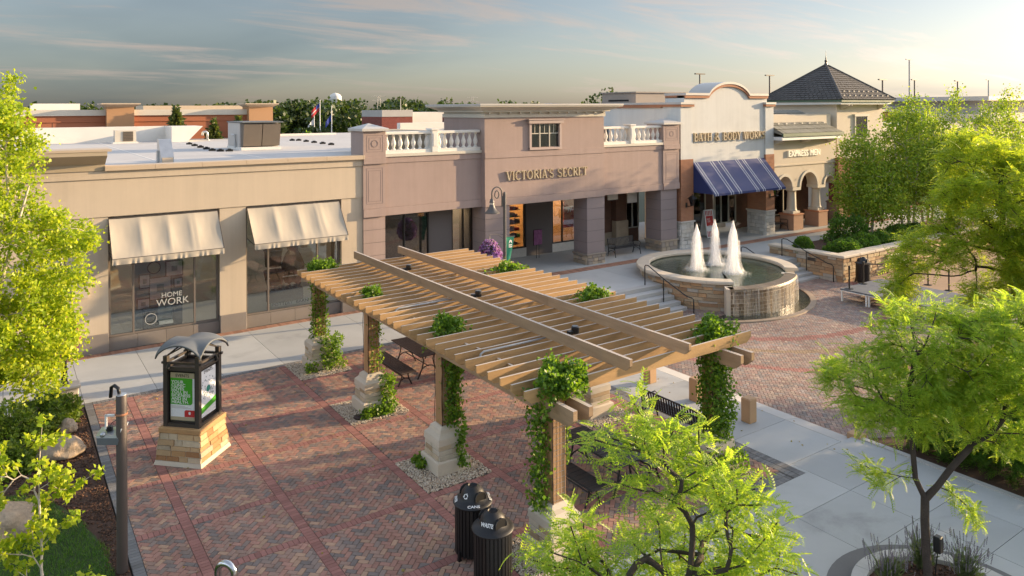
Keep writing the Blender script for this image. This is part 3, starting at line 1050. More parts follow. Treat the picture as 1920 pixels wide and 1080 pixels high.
for q in sb:
    h = round(q[3] - q[1], 2)
    if h not in cache:
        b = MB(); pave(b, [(0, 0), (.1, 0), (.1, h), (0, h)], flat); cache[h] = b.mesh('strip_brick', M['strip'])
    if 2.0 < q[0] < 11.5 and k < 100:
        inst('strip_brick', cache[h], walk, Matrix.Translation((q[0], q[1], q[4]))); k += 1
    else:
        rb.add(cache[h], Matrix.Translation((q[0], q[1], q[4])))
tag(rb.build('strip_brickwork', M['strip'], walk), kind='stuff')
# arcade floor behind the columns
b = MB()
slab(b, 12, 27.36, 62, 36, zs, n=20)
b.poly([(19, 26.7, .38), (62, 26.7, .38), (62, 27.4, .38), (19, 27.4, .38)])
b.build('arcade_floor', M['conc'], walk)
b = MB()
b.hexa([(12, 26.72, -.1), (19, 26.72, .28), (19, 28, .28), (12, 28, -.1), (12, 26.72, -.02), (19, 26.72, .38), (19, 28, .38), (12, 28, -.02)])
b.build('strip_bed', M['sand'], walk)
b = MB()
b.box(20.17, 22.75, -.6, 62, 26.7, 0.3)
b.box(14.5, 23.4, -.6, 20.17, 26.7, -.12)
b.build('terrace_base', M['kerb'], walk)

path = MB()
path.poly([(2, -4, -0.12), (17.1, -4, -0.12), (17.1, 23.4, -0.12), (2, 23.4, -0.12)])
path = tag(path.build('concrete_path', M['sand']), kind='structure')
vj = [10.17, 11.7, 13.4, 15.1, 16.8, 18.5, 20.2, 21.8, 23.4]
for a, c in zip(vj[:-1], vj[1:]):
    slab(MB(), 14.5, a, 16.55, c, flat).build('concrete_slab', M['conc'], path)
    # apron that ramps down to the lower plaza
    b = MB()
    b.hexa([(16.556, a + .004, -.2), (17.1, a + .004, -.3), (17.1, c - .004, -.3), (16.556, c - .004, -.2),
            (16.556, a + .004, 0), (17.1, a + .004, -.085), (17.1, c - .004, -.085), (16.556, c - .004, 0)])
    b.build('apron_slab', M['kerb'], path)
uj = [1.86, 3.7, 5.5, 7.4, 9.2, 10.98, 12.77, 14.6, 15.95, 17.15]
vj2 = [-4, 0.7, 2.05, 3.4, 4.75, 6.08, 7.4, 8.77, 9.75]
RING = (12.35, 5.75)
for i in range(len(uj) - 1):
    for k in range(len(vj2) - 1):
        top = vj2[k + 1]
        if k == len(vj2) - 2 and uj[i] >= 14.5:
            top = 10.17
        slab(MB(), uj[i], vj2[k], uj[i + 1], top, flat).build('concrete_slab', M['conc'], path)
b = MB()
b.box(14.5, 9.75, -.1, 14.6, 10.165, 0)
b.build('concrete_slab', M['conc'], path)

# lower brick plaza
FC = (27.0, 22.75)
low = MB()
NX = 24
for i in range(NX):
    a, c = 17.1 + (48 - 17.1) * (i / NX) ** 1.5, 17.1 + (48 - 17.1) * ((i + 1) / NX) ** 1.5
    low.poly([(a, -4, zl(a) - .014), (c, -4, zl(c) - .014), (c, 24.4, zl(c) - .014), (a, 24.4, zl(a) - .014)])
low = tag(low.build('lower_plaza', M['sand']), kind='structure')
nearb, field, ringb, tanb = [], MB(), MB(), MB()
for gx in range(6):
    X0, X1 = 17.1 + gx * 3.0, 17.1 + gx * 3.0 + 3.0
    for (p, isf, cen, kd) in herringbone(X0, 9.0 if gx < 2 else 8.0, X1, 21.5, 0.1):
        if not inview(cen[0], cen[1], zl(cen[0]), 15):
            continue
        rr = math.hypot(cen[0] - FC[0], cen[1] - FC[1])
        if rr < 3.2:
            continue
        if 6.9 < rr < 7.3 or 10.4 < rr < 10.75:
            pave(ringb, ccw(p), zl)
        elif 8.4 < rr < 8.7:
            pave(tanb, ccw(p), zl)
        else:
            pave(field, ccw(p), zl)
tag(field.build('paver_field', M['lowpaver'], low), kind='stuff')
tag(ringb.build('red_ring_brickwork', M['band'], low), kind='stuff')
M['tanbrick'] = mat('tan_ring_brick', (0.30, 0.21, 0.13), 0.85, 0.12, 0.9, 0.25, 60, rnd=0.15)
tag(tanb.build('tan_ring_brickwork', M['tanbrick'], low), kind='stuff')
# far part of the lower plaza: a paved sheet
b = MB()
b.poly([(35.1, 4, zl(48)), (60, 4, zl(48)), (60, 20.4, zl(48)), (35.1, 20.4, zl(48))])
M['farlit'] = mat('sunlit_paving', (0.33, 0.22, 0.14), 0.9, 0.15, 0.8, 0.2, 50)  # orange sunlight on the paving is put into this colour
b.build('sunlit_paving', M['farlit'], low)

# steps either side of the fountain
def steps(name, u0, u1, v0, tread, n, ztop, zbot, label):
    t = thing(name, ((u0 + u1) / 2, v0, zbot), label, 'steps', 'steps beside the fountain')
    for i in range(n):
        za = ztop - (ztop - zbot) * (i + 1) / n
        zb = ztop - (ztop - zbot) * i / n
        b = MB()
        b.cbox(u0, v0 - tread * (i + 1), zbot - .05, u1, v0 - tread * i - 0.002, zb - (ztop - zbot) / n if i else zb - (ztop - zbot) / n, 0.012)
        b.build('step', M['kerb'], t)
    b = MB()
    b.cbox(u0, v0 + .002, zbot - .05, u1, v0 + .35, ztop + .004, .012)
    b.build('step', M['kerb'], t)


steps('stone_steps', 17.12, 23.55, 22.75, 0.36, 5, 0.4, -0.44, 'wide flight of concrete steps between the pergola and the fountain')
steps('stone_steps', 30.3, 33.2, 23.3, 0.36, 6, 0.4, -0.44, 'narrow flight of concrete steps between the fountain and the planter wall')

# lawn and planting bed on the left
def sheet(name, pts, z, m, kind='structure'):
    b = MB(); b.poly([(x, y, z) for x, y in pts]); return tag(b.build(name, m), kind=kind)


bed_edge = [(1.84, 9), (1.84, 23.4), (-8, 23.4), (-8, 9)]
sheet('mulch_bed', bed_edge, -0.02, M['soil'])
lawn_pts = [(1.66, 8), (1.66, 14), (1.45, 16), (1.0, 17.6), (0.3, 18.6), (-1, 19.2), (-8, 19.4), (-8, 8)]
lw = sheet('lawn', lawn_pts, -0.005, M['lawn'])
mul = pebbles(5000, -1.5, 16.5, 1.8, 23.3, -0.01, 0.012, 0.03, lambda x, y: x < 1.0 and y < 17.5)
tag(link(bpy.data.objects.new('mulch_chips', npmesh('mulch_chips', np.concatenate(mul[0]), np.concatenate(mul[1]), M['mulch'])), bpy.data.objects['mulch_bed']), kind='stuff')
mul = pebbles(900, 1.5, 12, 1.83, 18, -0.012, 0.012, 0.028)
tag(link(bpy.data.objects.new('mulch_chips', npmesh('mulch_chips', np.concatenate(mul[0]), np.concatenate(mul[1]), M['mulch'])), bpy.data.objects['mulch_bed']), kind='stuff')


def blades(n, x0, y0, x1, y1, h0, h1, w, inside, z=0.0):
    P = np.c_[RNG.uniform(x0, x1, n), RNG.uniform(y0, y1, n)]
    P = P[np.array([inside(x, y) for x, y in P])]
    n = len(P)
    a = RNG.uniform(0, 2 * np.pi, n)
    h = RNG.uniform(h0, h1, n)
    lx, ly = RNG.normal(0, .5, n) * h, RNG.normal(0, .5, n) * h
    dx, dy = np.cos(a) * w, np.sin(a) * w
    V = np.empty((n, 3, 3))
    V[:, 0] = np.c_[P[:, 0] - dx, P[:, 1] - dy, np.full(n, z)]
    V[:, 1] = np.c_[P[:, 0] + dx, P[:, 1] + dy, np.full(n, z)]
    V[:, 2] = np.c_[P[:, 0] + lx, P[:, 1] + ly, z + h]
    return V.reshape(-1, 3), np.arange(3 * n).reshape(-1, 3)


def in_lawn(x, y):
    if y < 14:
        e = 1.66
    elif y < 18.6:
        e = 1.66 - ((y - 14) / 4.6) ** 2 * 1.2
    else:
        e = 0.3 - (y - 18.6) * 1.8
    return x < e + 0.06 * math.sin(y * 5) and y < 19.25


M['grass'] = leafmat('grass_blade', [(0.05, 0.12, 0.018), (0.075, 0.17, 0.025), (0.12, 0.19, 0.035)], 0.35)
V, Fc = blades(60000, -3.0, 9.5, 1.6, 19.3, 0.035, 0.085, 0.006, in_lawn)
tag(link(bpy.data.objects.new('grass', npmesh('grass', V, Fc, M['grass'])), lw), kind='stuff')
# bed on the right, behind the concrete path
sheet('shrub_bed', [(17.16, 1), (24, 1), (24, 8.8), (19.5, 8.8), (17.16, 10.1)], -0.06, M['soil'])
b = MB()
b.box(17.02, -2, -.2, 17.16, 10.1, .03)
b.build('bed_kerb', M['kerb'], bpy.data.objects['shrub_bed'])
sheet('terrace_bed', [(33.5, 20.6), (52, 20.6), (52, 24.35), (33.5, 24.35)], 0.62, M['soil'])
# ------------------------------------------------------------------ buildings along the pavement
def brickmat(name, c1, c2, mortar, scale=1.0):
    m = bpy.data.materials.new(name)
    m.use_nodes = True
    N, L = m.node_tree.nodes, m.node_tree.links
    p = N['Principled BSDF']
    p.inputs['Roughness'].default_value = 0.9
    geo = N.new('ShaderNodeNewGeometry')
    s = N.new('ShaderNodeSeparateXYZ')
    L.new(geo.outputs['Position'], s.inputs[0])
    a = N.new('ShaderNodeMath'); a.operation = 'ADD'
    L.new(s.outputs[0], a.inputs[0]); L.new(s.outputs[1], a.inputs[1])
    c = N.new('ShaderNodeCombineXYZ')
    L.new(a.outputs[0], c.inputs[0]); L.new(s.outputs[2], c.inputs[1])
    bt = N.new('ShaderNodeTexBrick')
    bt.inputs['Scale'].default_value = scale
    bt.inputs['Brick Width'].default_value = 0.2
    bt.inputs['Row Height'].default_value = 0.068
    bt.inputs['Mortar Size'].default_value = 0.007
    bt.inputs['Color1'].default_value = (*c1, 1)
    bt.inputs['Color2'].default_value = (*c2, 1)
    bt.inputs['Mortar'].default_value = (*mortar, 1)
    bt.inputs['Bias'].default_value = -0.1
    L.new(c.outputs[0], bt.inputs['Vector'])
    nz = N.new('ShaderNodeTexNoise'); nz.inputs['Scale'].default_value = 1.7; nz.inputs['Detail'].default_value = 6
    L.new(geo.outputs['Position'], nz.inputs['Vector'])
    mr = N.new('ShaderNodeMapRange'); mr.inputs['To Min'].default_value = 0.75; mr.inputs['To Max'].default_value = 1.25
    L.new(nz.outputs['Fac'], mr.inputs[0])
    vm = N.new('ShaderNodeVectorMath'); vm.operation = 'SCALE'
    L.new(bt.outputs['Color'], vm.inputs[0]); L.new(mr.outputs[0], vm.inputs['Scale'])
    L.new(vm.outputs[0], p.inputs['Base Color'])
    bp = N.new('ShaderNodeBump'); bp.inputs['Strength'].default_value = 0.6; bp.inputs['Distance'].default_value = 0.008
    L.new(bt.outputs['Fac'], bp.inputs['Height']); bp.invert = True
    L.new(bp.outputs[0], p.inputs['Normal'])
    return m


M['bwall'] = brickmat('orange_brick_masonry', (0.37, 0.155, 0.075), (0.30, 0.125, 0.065), (0.33, 0.22, 0.15))
M['bred'] = brickmat('red_brick_masonry', (0.25, 0.055, 0.04), (0.18, 0.045, 0.035), (0.22, 0.13, 0.1))
M['bbrown'] = brickmat('brown_brick_masonry', (0.17, 0.08, 0.05), (0.13, 0.065, 0.045), (0.17, 0.12, 0.09))


def blocks(parent, name, m, p0, du, nrm, length, z0, z1, rowh, lmin, lmax, proud=0.03, gap=0.008, rough=0.012, cap=10 ** 6, seed=1):
    """courses of single stones on a vertical face; p0 (x,y), du along the face, nrm outwards"""
    rnd = random.Random(seed)
    z = z0
    n = 0
    while z < z1 - 0.02:
        h = min(rowh * rnd.uniform(0.8, 1.25), z1 - z)
        if z1 - z - h < rowh * 0.35:
            h = z1 - z
        s = 0.0
        while s < length - 0.01:
            l = rnd.uniform(lmin, lmax)
            if length - s - l < lmin * 0.6:
                l = length - s
            a, c = s + gap / 2, s + l - gap / 2
            q = proud + rnd.uniform(-rough, rough)
            ch = 0.010
            P = []
            for (off, i) in ((0.0, 0), (q, ch)):
                for (t, zz) in ((a + i, z + gap / 2 + i), (c - i, z + gap / 2 + i), (c - i, z + h - gap / 2 - i), (a + i, z + h - gap / 2 - i)):
                    P.append((p0[0] + du[0] * t + nrm[0] * off, p0[1] + du[1] * t + nrm[1] * off, zz))
            b = MB()
            b.v = P
            b.f = [(4, 5, 6, 7), (0, 1, 5, 4), (1, 2, 6, 5), (2, 3, 7, 6), (3, 0, 4, 7)]
            b.build(name, m, parent)
            n += 1
            s += l
        z += h
    return n


def pane(parent, u0, z0, u1, z1, v, m):
    b = MB(); b.box(u0, v, z0, u1, v + .008, z1)
    return b.build('pane', m, parent)


def lattice(parent, name, m, us, zs_, v0, v1, w=0.03, hor=True):
    """window frame members along given u and z lines"""
    for x in us:
        b = MB(); b.box(x - w, v0, zs_[0], x + w, v1, zs_[-1]); b.build('mullion', m, parent)
    if hor:
        for z in zs_:
            b = MB(); b.box(us[0] + w, v0 + .004, z - w, us[-1] - w, v1 - .004, z + w); b.build('transom', m, parent)


# ---- tan shop with two canvas awnings
tan = thing('tan_shop_building', (5, 28, 0), 'long tan stucco shop with two khaki canvas awnings over display windows', 'building')
V0 = 27.95
b = MB()
b.box(-9, V0, 4.5, 12.0, 28.6, 5.76)
b.box(-9, V0 - .05, 5.76, 12.0, 28.6, 6.03)
b.build('fascia_wall', M['stucco_tan'], tan)
for k, (a, c) in enumerate(((-9, 2.95), (6.5, 7.42), (11.1, 12.0))):
    b = MB(); b.box(a, V0 + .04, 0.62, c, 28.6, 4.498); b.build('wall_pier', M['stucco_tan'], tan)
    b = MB(); b.cbox(a, V0 - .02, -0.05, c, 28.6, 0.62, .01); b.build('plinth', M['grey_tile'], tan)
x = 2.85
while x < 12:
    e = min(x + 1.52, 12.03)
    b = MB(); b.box(x, V0 - .16, 6.032, e - .008, 28.5, 6.17); b.box(x, V0 - .15, 6.17, e - .008, 28.4, 6.19); b.build('coping', M['cap_tan'], tan); x = e
b = MB()
b.prism([(27.86, 6.25), (27.2, 6.57), (27.2, 6.70), (28.6, 6.70), (28.6, 6.04), (27.86, 6.04)], 'x', -9, 2.86)
b.build('flared_cornice', M['cap_olive'], tan)
b = MB(); b.box(-9, 27.18, 6.70, 2.98, 28.5, 6.78); b.build('coping', M['cap_tan'], tan)
b = MB()
b.box(-9, 28.4, 5.6, 11.95, 62, 5.9)
b.box(11.95, 33, 5.6, 30.3, 66, 5.9)
b.build('roof_deck', M['roof_white'], tan)
for x in (-3, 1.2, 5.4, 9.6):
    b = MB(); b.box(x, 28.6, 5.9, x + .06, 61, 5.908); b.build('membrane_seam', M['trim_white'], tan)
b = MB(); b.box(-9, 61.6, 5.9, 24, 62, 6.05); b.build('roof_kerb', M['trim_white'], tan)
b = MB(); b.box(-9, 57.0, 5.9, 10.4, 57.5, 6.95); b.box(9.6, 54.6, 5.9, 10.4, 57.0, 6.95); b.prism([(10.4, 5.9), (10.6, 5.9), (11.6, 6.95), (10.4, 6.95)], 'y', 54.6, 57.4); b.build('roof_parapet', M['trim_white'], tan)


def shop_window(parent, u0, u1, mull, z0, z1, v, frame, glass, transoms=()):
    w = thing_part = bpy.data.objects.new('shop_window', MB().mesh('shop_window', frame))
    b = MB()
    f = 0.06
    b.box(u0, v - .04, z0, u0 + f, v + .06, z1); b.box(u1 - f, v - .04, z0, u1, v + .06, z1)
    b.box(u0 + f, v - .04, z0, u1 - f, v + .06, z0 + f); b.box(u0 + f, v - .04, z1 - f, u1 - f, v + .06, z1)
    w.data = b.mesh('shop_window', frame)
    link(w, parent)
    xs_ = [u0 + f] + list(mull) + [u1 - f]
    for x in mull:
        b = MB(); b.box(x - .03, v - .038, z0 + f, x + .03, v + .058, z1 - f); b.build('mullion', frame, w)
    for z in transoms:
        b = MB(); b.box(u0 + f, v - .03, z - .03, u1 - f, v + .05, z + .03); b.build('transom', frame, w)
    for a, c in zip(xs_[:-1], xs_[1:]):
        pane(w, a, z0 + f, c, z1 - f, v + .01, glass)
    return w


shop_window(tan, 2.97, 6.48, (3.72, 5.68), 0.42, 4.45, 28.2, M['frame'], M['glass'])
shop_window(tan, 7.44, 11.08, (8.28, 10.18), 0.42, 4.45, 28.2, M['frame'], M['glass'])
for (a, c) in ((2.95, 6.5), (7.42, 11.1)):
    n = 4
    for i in range(n):
        b = MB(); b.cbox(a + (c - a) * i / n + .004, 28.1, -.05, a + (c - a) * (i + 1) / n - .004, 28.3, .41, .006); b.build('tile_panel', M['grey_tile'], tan)
M['room'] = mat('shop_interior', (0.55, 0.53, 0.49), 0.9, 0.05, 1, 0)
b = MB()
b.poly([(-2, 28.4, .4), (12, 28.4, .4), (12, 32, .4), (-2, 32, .4)])
b.poly([(-2, 31.5, .4), (12, 31.5, .4), (12, 31.5, 4.6), (-2, 31.5, 4.6)])
b.poly([(7.0, 28.6, .4), (7.0, 31.5, .4), (7.0, 31.5, 4.6), (7.0, 28.6, 4.6)])
b.poly([(-2, 28.6, 4.6), (12, 28.6, 4.6), (12, 31.5, 4.6), (-2, 31.5, 4.6)])
b.build('shop_interior', M['room'], tan)
M['windowfill'] = emis('window_fill', (1.0, 0.86, 0.68), 1.6)  # glow for strips added to brighten the window interiors
for a, c in ((3.2, 6.3), (7.6, 10.9)):
    b = MB(); b.box(a, 28.6, 4.44, c, 28.9, 4.5); b.build('window_fill', M['windowfill'], tan)  # added strip above the window, no fitting visible there
# window display one: picture wall, desk and two lit pendant bulbs
M['blueboard'] = mat('blue_grey_panel', (0.20, 0.24, 0.25), 0.8, 0.2, 1.5, 0.05, 30)
M['pic'] = mat('print_paper', (0.55, 0.48, 0.50), 0.7, 0.05, 3, 0)
M['darkwood'] = mat('dark_wood', (0.045, 0.035, 0.03), 0.5, 0.1, 4, 0)
d1 = thing('display_board', (4.7, 28.9, .42), 'grey display board with picture frames, clock and HOME WORK lettering in the left shop window', 'display')
b = MB(); b.box(3.82, 28.95, .45, 5.35, 29.0, 3.3); b.build('panel', M['blueboard'], d1)
for (x, z, w, h, mm) in ((4.12, 2.08, .36, .5, 'ink'), (4.62, 1.78, .72, .8, 'ink'), (5.08, 2.42, .58, .55, 'ink'), (4.08, 1.3, .42, .38, 'ink'), (5.2, 1.9, .3, .34, 'darkwood')):
    b = MB(); b.box(x - w / 2, 28.9, z - h / 2, x + w / 2, 28.95, z + h / 2); f = b.build('picture_frame', M[mm], d1)
    b = MB(); b.box(x - w / 2 + .03, 28.892, z - h / 2 + .03, x + w / 2 - .03, 28.9, z + h / 2 - .03); b.build('print', M['pic'], f)
    b = MB(); b.box(x - w / 6, 28.886, z - h / 6, x + w / 6, 28.892, z + h / 6); b.build('image', M['blueboard'], f)
b = MB(); b.lathe([(0.0, 0), (.19, 0), (.19, .03)], 0, 0, 20); b.build('clock', M['pbeige'], d1, Matrix.Translation((4.42, 28.93, 2.52)) @ Matrix.Rotation(R(90), 4, 'X'))
b = MB(); b.lathe([(.19, 0), (.22, 0), (.22, .05), (.19, .05)], 0, 0, 20); b.build('clock_rim', M['ink'], d1, Matrix.Translation((4.42, 28.93, 2.52)) @ Matrix.Rotation(R(90), 4, 'X'))
inst('window_text', TX['home'], d1, Matrix.Translation((4.92, 28.5, 1.52)) @ Matrix.Rotation(R(90), 4, 'X'))
inst('window_text', TX['work'], d1, Matrix.Translation((4.95, 28.5, 1.24)) @ Matrix.Rotation(R(90), 4, 'X'))
b = MB(); b.box(4.05, 28.75, .45, 5.3, 29.25 - .3, .52); b.box(4.05, 28.7, 1.1, 5.3, 28.94, 1.16); b.box(4.05, 28.72, .52, 4.4, 28.94, 1.1); b.box(4.98, 28.72, .52, 5.3, 28.94, 1.1); b.build('desk', M['darkwood'], d1)
b = MB(); b.box(4.5, 28.6, .7, 4.95, 28.64, 1.3); b.box(4.5, 28.4, .62, 4.95, 28.66, .7); b.build('chair_back', M['blueboard'], d1)
b = MB()
b.lathe([(.17, 0), (.19, 0), (.19, .01), (.17, .01)], 0, 0, 24)
b.build('round_emblem', M['pdim'], d1, Matrix.Translation((4.25, 28.48, .85)) @ Matrix.Rotation(R(90), 4, 'X'))
for x, z, lb in ((4.78, 2.75, 'lit pendant bulb nearer the clock in the left shop window'), (5.12, 2.55, 'lit pendant bulb farther from the clock in the left shop window')):
    t = thing('pendant_lamp', (x, 28.7, z), lb, 'lamp', 'pendant bulbs in the shop window')
    b = MB(); b.tube([(x, 28.7, z + .1), (x, 28.7, 4.5)], .006, 5); b.build('cord', M['ink'], t)
    b = MB(); b.lathe([(.0, z - .07), (.035, z - .05), (.045, z - .01), (.03, z + .05), (.02, z + .08)], x, 28.7, 12); b.build('bulb', M['bulb'], t, smooth=True)
    b = MB(); b.lathe([(.024, z + .08), (.024, z + .13), (.0, z + .14)], x, 28.7, 10); b.build('socket', M['ink'], t)
d1.location.y -= .38
# window display two: baskets and vases
M['wicker'] = mat('brown_wicker', (0.15, 0.085, 0.045), 0.8, 0.25, 6, 0.5, 40)
M['linen'] = mat('white_linen', (0.6, 0.58, 0.55), 0.9, 0.05, 4, 0)


def vase(name, x, y, z0, prof, label, grp='wicker wares in the right shop window'):
    t = thing(name, (x, y, z0), label, 'vase', grp)
    b = MB(); b.lathe([(r, z0 + z) for r, z in prof], x, y, 20); b.build('body', M['wicker'], t, smooth=True)
    b = MB(); b.lathe([(prof[-1][0] * .98, z0 + prof[-1][1]), (prof[-1][0] * 1.06, z0 + prof[-1][1] + .02), (prof[-1][0] * .9, z0 + prof[-1][1] + .04)], x, y, 20); b.build('rim', M['darkwood'], t)


vase('wicker_vase', 9.55, 29.2, 1.0, [(.0, 0), (.25, 0), (.42, .5), (.45, .9), (.3, 1.3), (.2, 1.45), (.3, 1.8)], 'big brown wicker vase behind the right shop window')
vase('wicker_vase', 8.8, 29.3, 1.9, [(.0, 0), (.3, 0), (.33, .5), (.36, .62)], 'small brown wicker tub high in the right shop window')
vase('wicker_vase', 8.75, 29.0, 1.25, [(.0, 0), (.3, 0), (.4, .5)], 'dark wicker tub at middle height in the right shop window')
t = thing('wicker_basket', (9.0, 28.7, .9), 'wicker basket with white rolled napkins in the right shop window', 'basket')
b = MB(); b.cbox(8.4, 28.55, .62, 9.75, 28.95, 1.1, .03); b.build('body', M['wicker'], t)
for i in range(4):
    b = MB(); b.lathe([(.0, 0), (.11, 0), (.11, .3)], 0, 0, 14); b.build('napkin', M['linen'], t, Matrix.Translation((8.6 + i * .27, 28.86, 1.16)) @ Matrix.Rotation(R(90), 4, 'X'))
b = MB(); b.tube([(8.4, 28.75, 1.1), (8.4, 28.75, 1.5), (8.45, 28.75, 1.55), (9.7, 28.75, 1.55), (9.75, 28.75, 1.5), (9.75, 28.75, 1.1)], .02, 6); b.build('handle', M['linen'], t)
b = MB(); b.box(8.5, 28.6, .46, 10.0, 28.62, .66); o = b.build('shop_sign_strip', M['linen']); tag(o, 'white strip with faint lettering at the foot of the right shop window', 'sign')
inst('window_text', TX['pottery'], o, Matrix.Translation((9.25, 28.595, .5)) @ Matrix.Rotation(R(90), 4, 'X'))


def canvas_awning(u0, u1, lab):
    a = bpy.data.objects.new('awning', MB().mesh('awning', M['canvas']))
    ribs = [0, .27, .52, .72, .77, 1.0]
    top, bot = (27.97, 4.42), (27.0, 3.22)

    def fn(s, t):
        # sag between ribs, pulled tight at top and bottom
        for r0, r1 in zip(ribs[:-1], ribs[1:]):
            if r0 <= s <= r1 + 1e-9:
                q = (s - r0) / (r1 - r0)
                d = (r1 - r0)
                break
        sag = 0.34 * d * math.sin(math.pi * q) ** 0.8 * math.sin(math.pi * min(1, t * .96 + .02)) ** .7
        sag += 0.006 * noise.noise(Vector((s * 40, t * 3, u0)))
        v = top[0] + (bot[0] - top[0]) * t + sag * .62
        z = top[1] + (bot[1] - top[1]) * t - sag * .5
        return (u0 + (u1 - u0) * s, v, z)
    b = MB(); b.grid(fn, 60, 14)
    a.data = b.mesh('awning', M['canvas'], True)
    link(a, tan)
    tag(a, lab)

    def fv(s, t):
        return (u0 + (u1 - u0) * s, 27.0 - .012 + .014 * math.sin(s * 95 + 2 * math.sin(s * 31)) * t, 3.22 - .19 * t)
    b = MB(); b.grid(fv, 120, 3); b.build('valance', M['canvas'], a, smooth=True)
    for s in (0, 1):
        x = u0 + (u1 - u0) * s
        b = MB(); b.tube([(x, 27.97, 3.3), (x, 27.01, 3.2)], .015, 6); b.tube([(x, 27.97, 4.4), (x, 27.01, 3.22)], .015, 6); b.build('awning_arm', M['bronze'], a)
    b = MB(); b.tube([(u0, 27.0, 3.22), (u1, 27.0, 3.22)], .015, 6); b.tube([(u0, 27.97, 4.42), (u1, 27.97, 4.42)], .02, 6); b.build('awning_bar', M['bronze'], a)


canvas_awning(2.96, 6.42, 'khaki awning with hanging valance over the left window')
canvas_awning(7.46, 10.98, 'khaki awning with hanging valance over the right window')
# small wall plaque behind the birch
b = MB(); b.box(1.9, 27.9, 1.9, 2.35, 27.98, 2.9); b.build('wall_plaque', M['limestone'], tan)

# ---- roof equipment on the tan roof
t = thing('rooftop_unit', (11.5, 42, 5.9), 'large grey rooftop air handler with two slanted intake screens', 'air handler')
b = MB(); b.box(10.5, 40.4, 5.9, 12.6, 43.4, 6.05); b.build('curb', M['trim_white'], t)
b = MB(); b.box(10.55, 40.9, 6.05, 12.6, 43.4, 7.35); b.build('cabinet', M['cap_grey'], t)
M['screen'] = mat('brown_filter_screen', (0.16, 0.13, 0.10), 0.8, 0.08, 2, 0.4, 200)
for a, c in ((10.62, 11.58), (11.62, 12.56)):
    b = MB(); b.prism([(40.88, 6.1), (40.85, 7.3), (40.3, 7.3), (40.55, 6.1)], 'x', a, c); b.build('intake_screen', M['screen'], t)
b = MB(); b.box(10.5, 40.2, 7.35, 12.66, 43.45, 7.42); b.build('lid', M['zinc'], t)
b = MB(); b.tube([(10.5, 41.6, 6.0), (10.45, 41.6, 6.7), (10.45, 42.2, 6.7)], .05, 8); b.build('pipe', M['galv'], t)
t = thing('condenser_unit', (6.7, 54.6, 5.9), 'small cream air condenser with dark louvre on the left of the roof', 'air conditioner')
b = MB(); b.box(6.0, 54.2, 5.9, 7.5, 55.2, 5.98); b.build('curb', M['trim_white'], t)
b = MB(); b.box(6.15, 54.4, 5.98, 7.4, 55.1, 6.75); b.build('cabinet', M['trim_cream'], t)
b = MB(); b.box(6.62, 54.37, 6.05, 7.22, 54.42, 6.68); b.build('louvre', M['screen'], t)
for i in range(6):
    b = MB(); b.box(6.64, 54.35, 6.1 + i * .1, 7.2, 54.37, 6.13 + i * .1); b.build('slat', M['bronze'], t)
t = thing('vent_hood', (5.5, 32.6, 5.9), 'leaning galvanised vent hood near the roof edge', 'vent')
b = MB(); b.prism([(32.4, 5.9), (32.4, 6.15), (33.0, 6.85), (33.35, 6.85), (33.35, 5.9)], 'x', 5.3, 5.78); b.build('hood', M['galv'], t)
b = MB(); b.box(5.34, 32.36, 5.92, 5.74, 32.4, 6.12); b.build('mouth', M['cap_tan'], t)
b = MB(); b.box(5.24, 32.9, 5.9, 5.3, 33.2, 6.4); b.build('bracket', M['galv'], t)
t = thing('gooseneck_vent', (12.1, 56, 5.9), 'pale gooseneck vent pipe on the white roof', 'vent')
b = MB(); b.tube([(12.2, 56, 5.9), (12.2, 56, 6.35)] + [(12.2 - .17 + .17 * math.cos(a), 56, 6.35 + .17 * math.sin(a)) for a in np.linspace(.2, math.pi, 8)] + [(11.86, 56, 6.25)], .085, 10); b.build('pipe', M['galv'], t, smooth=True)
b = MB(); b.lathe([(.16, 5.9), (.16, 5.96), (.09, 5.98)], 12.2, 56, 12); b.build('flange', M['galv'], t)
bm_ = MB(); bm_.cbox(-.17, -.1, 0, .17, .1, .11, .02); bm_.box(-.05, -.14, .11, .05, .14, .15)
padm = bm_.mesh('roof_support', M['black'])
pads = [(9.76, 49.75), (9.57, 47.27), (9.42, 44.98), (9.29, 42.89), (9.16, 40.97), (9.37, 40.15), (9.75, 39.84), (16.66, 50.95), (17.01, 50.64), (16.82, 48.57), (16.67, 46.63), (16.56, 44.79), (16.45, 43.06)]
for i, (x, y) in enumerate(pads):
    left = i < 7
    k = i if left else i - 7
    nth = ('farthest back', 'second from the back', 'third from the back', 'fourth from the back', 'fifth from the back', 'sixth from the back', 'nearest the front')[k]
    tag(inst('roof_support', padm, None, T(x, y, 5.9)), 'black pipe support %s the large roof unit, %s in its row' % ('left of' if left else 'right of', nth), 'pipe support',
        'pipe supports left of the roof unit' if left else 'pipe supports right of the roof unit')

# ---- mauve shop
vs = thing('mauve_shop_building', (21, 28, .3), 'mauve stucco shop with white roof balustrades and a corniced centre block', 'building')
S = M['stucco_mauve']
b = MB()
for a, c, v in ((12.0, 17.62, 27.95), (17.62, 24.62, 27.65), (24.62, 30.2, 27.95)):
    b.box(a, v, 4.01, c, 29.0, 5.82)
    b.box(a, v - .035, 3.68, c, 29.0, 4.005)
    b.box(a, v - .03, 5.825, c, 29.0, 6.08)
b.build('front_wall', S, vs)
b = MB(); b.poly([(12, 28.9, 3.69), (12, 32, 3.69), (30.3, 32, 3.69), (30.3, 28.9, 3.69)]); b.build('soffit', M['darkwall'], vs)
for a, c in ((12.95, 17.6), (24.64, 29.0)):
    b = MB(); b.box(a, 27.86, 6.08, c, 28.5, 6.2); b.build('ledge', M['trim_cream'], vs)
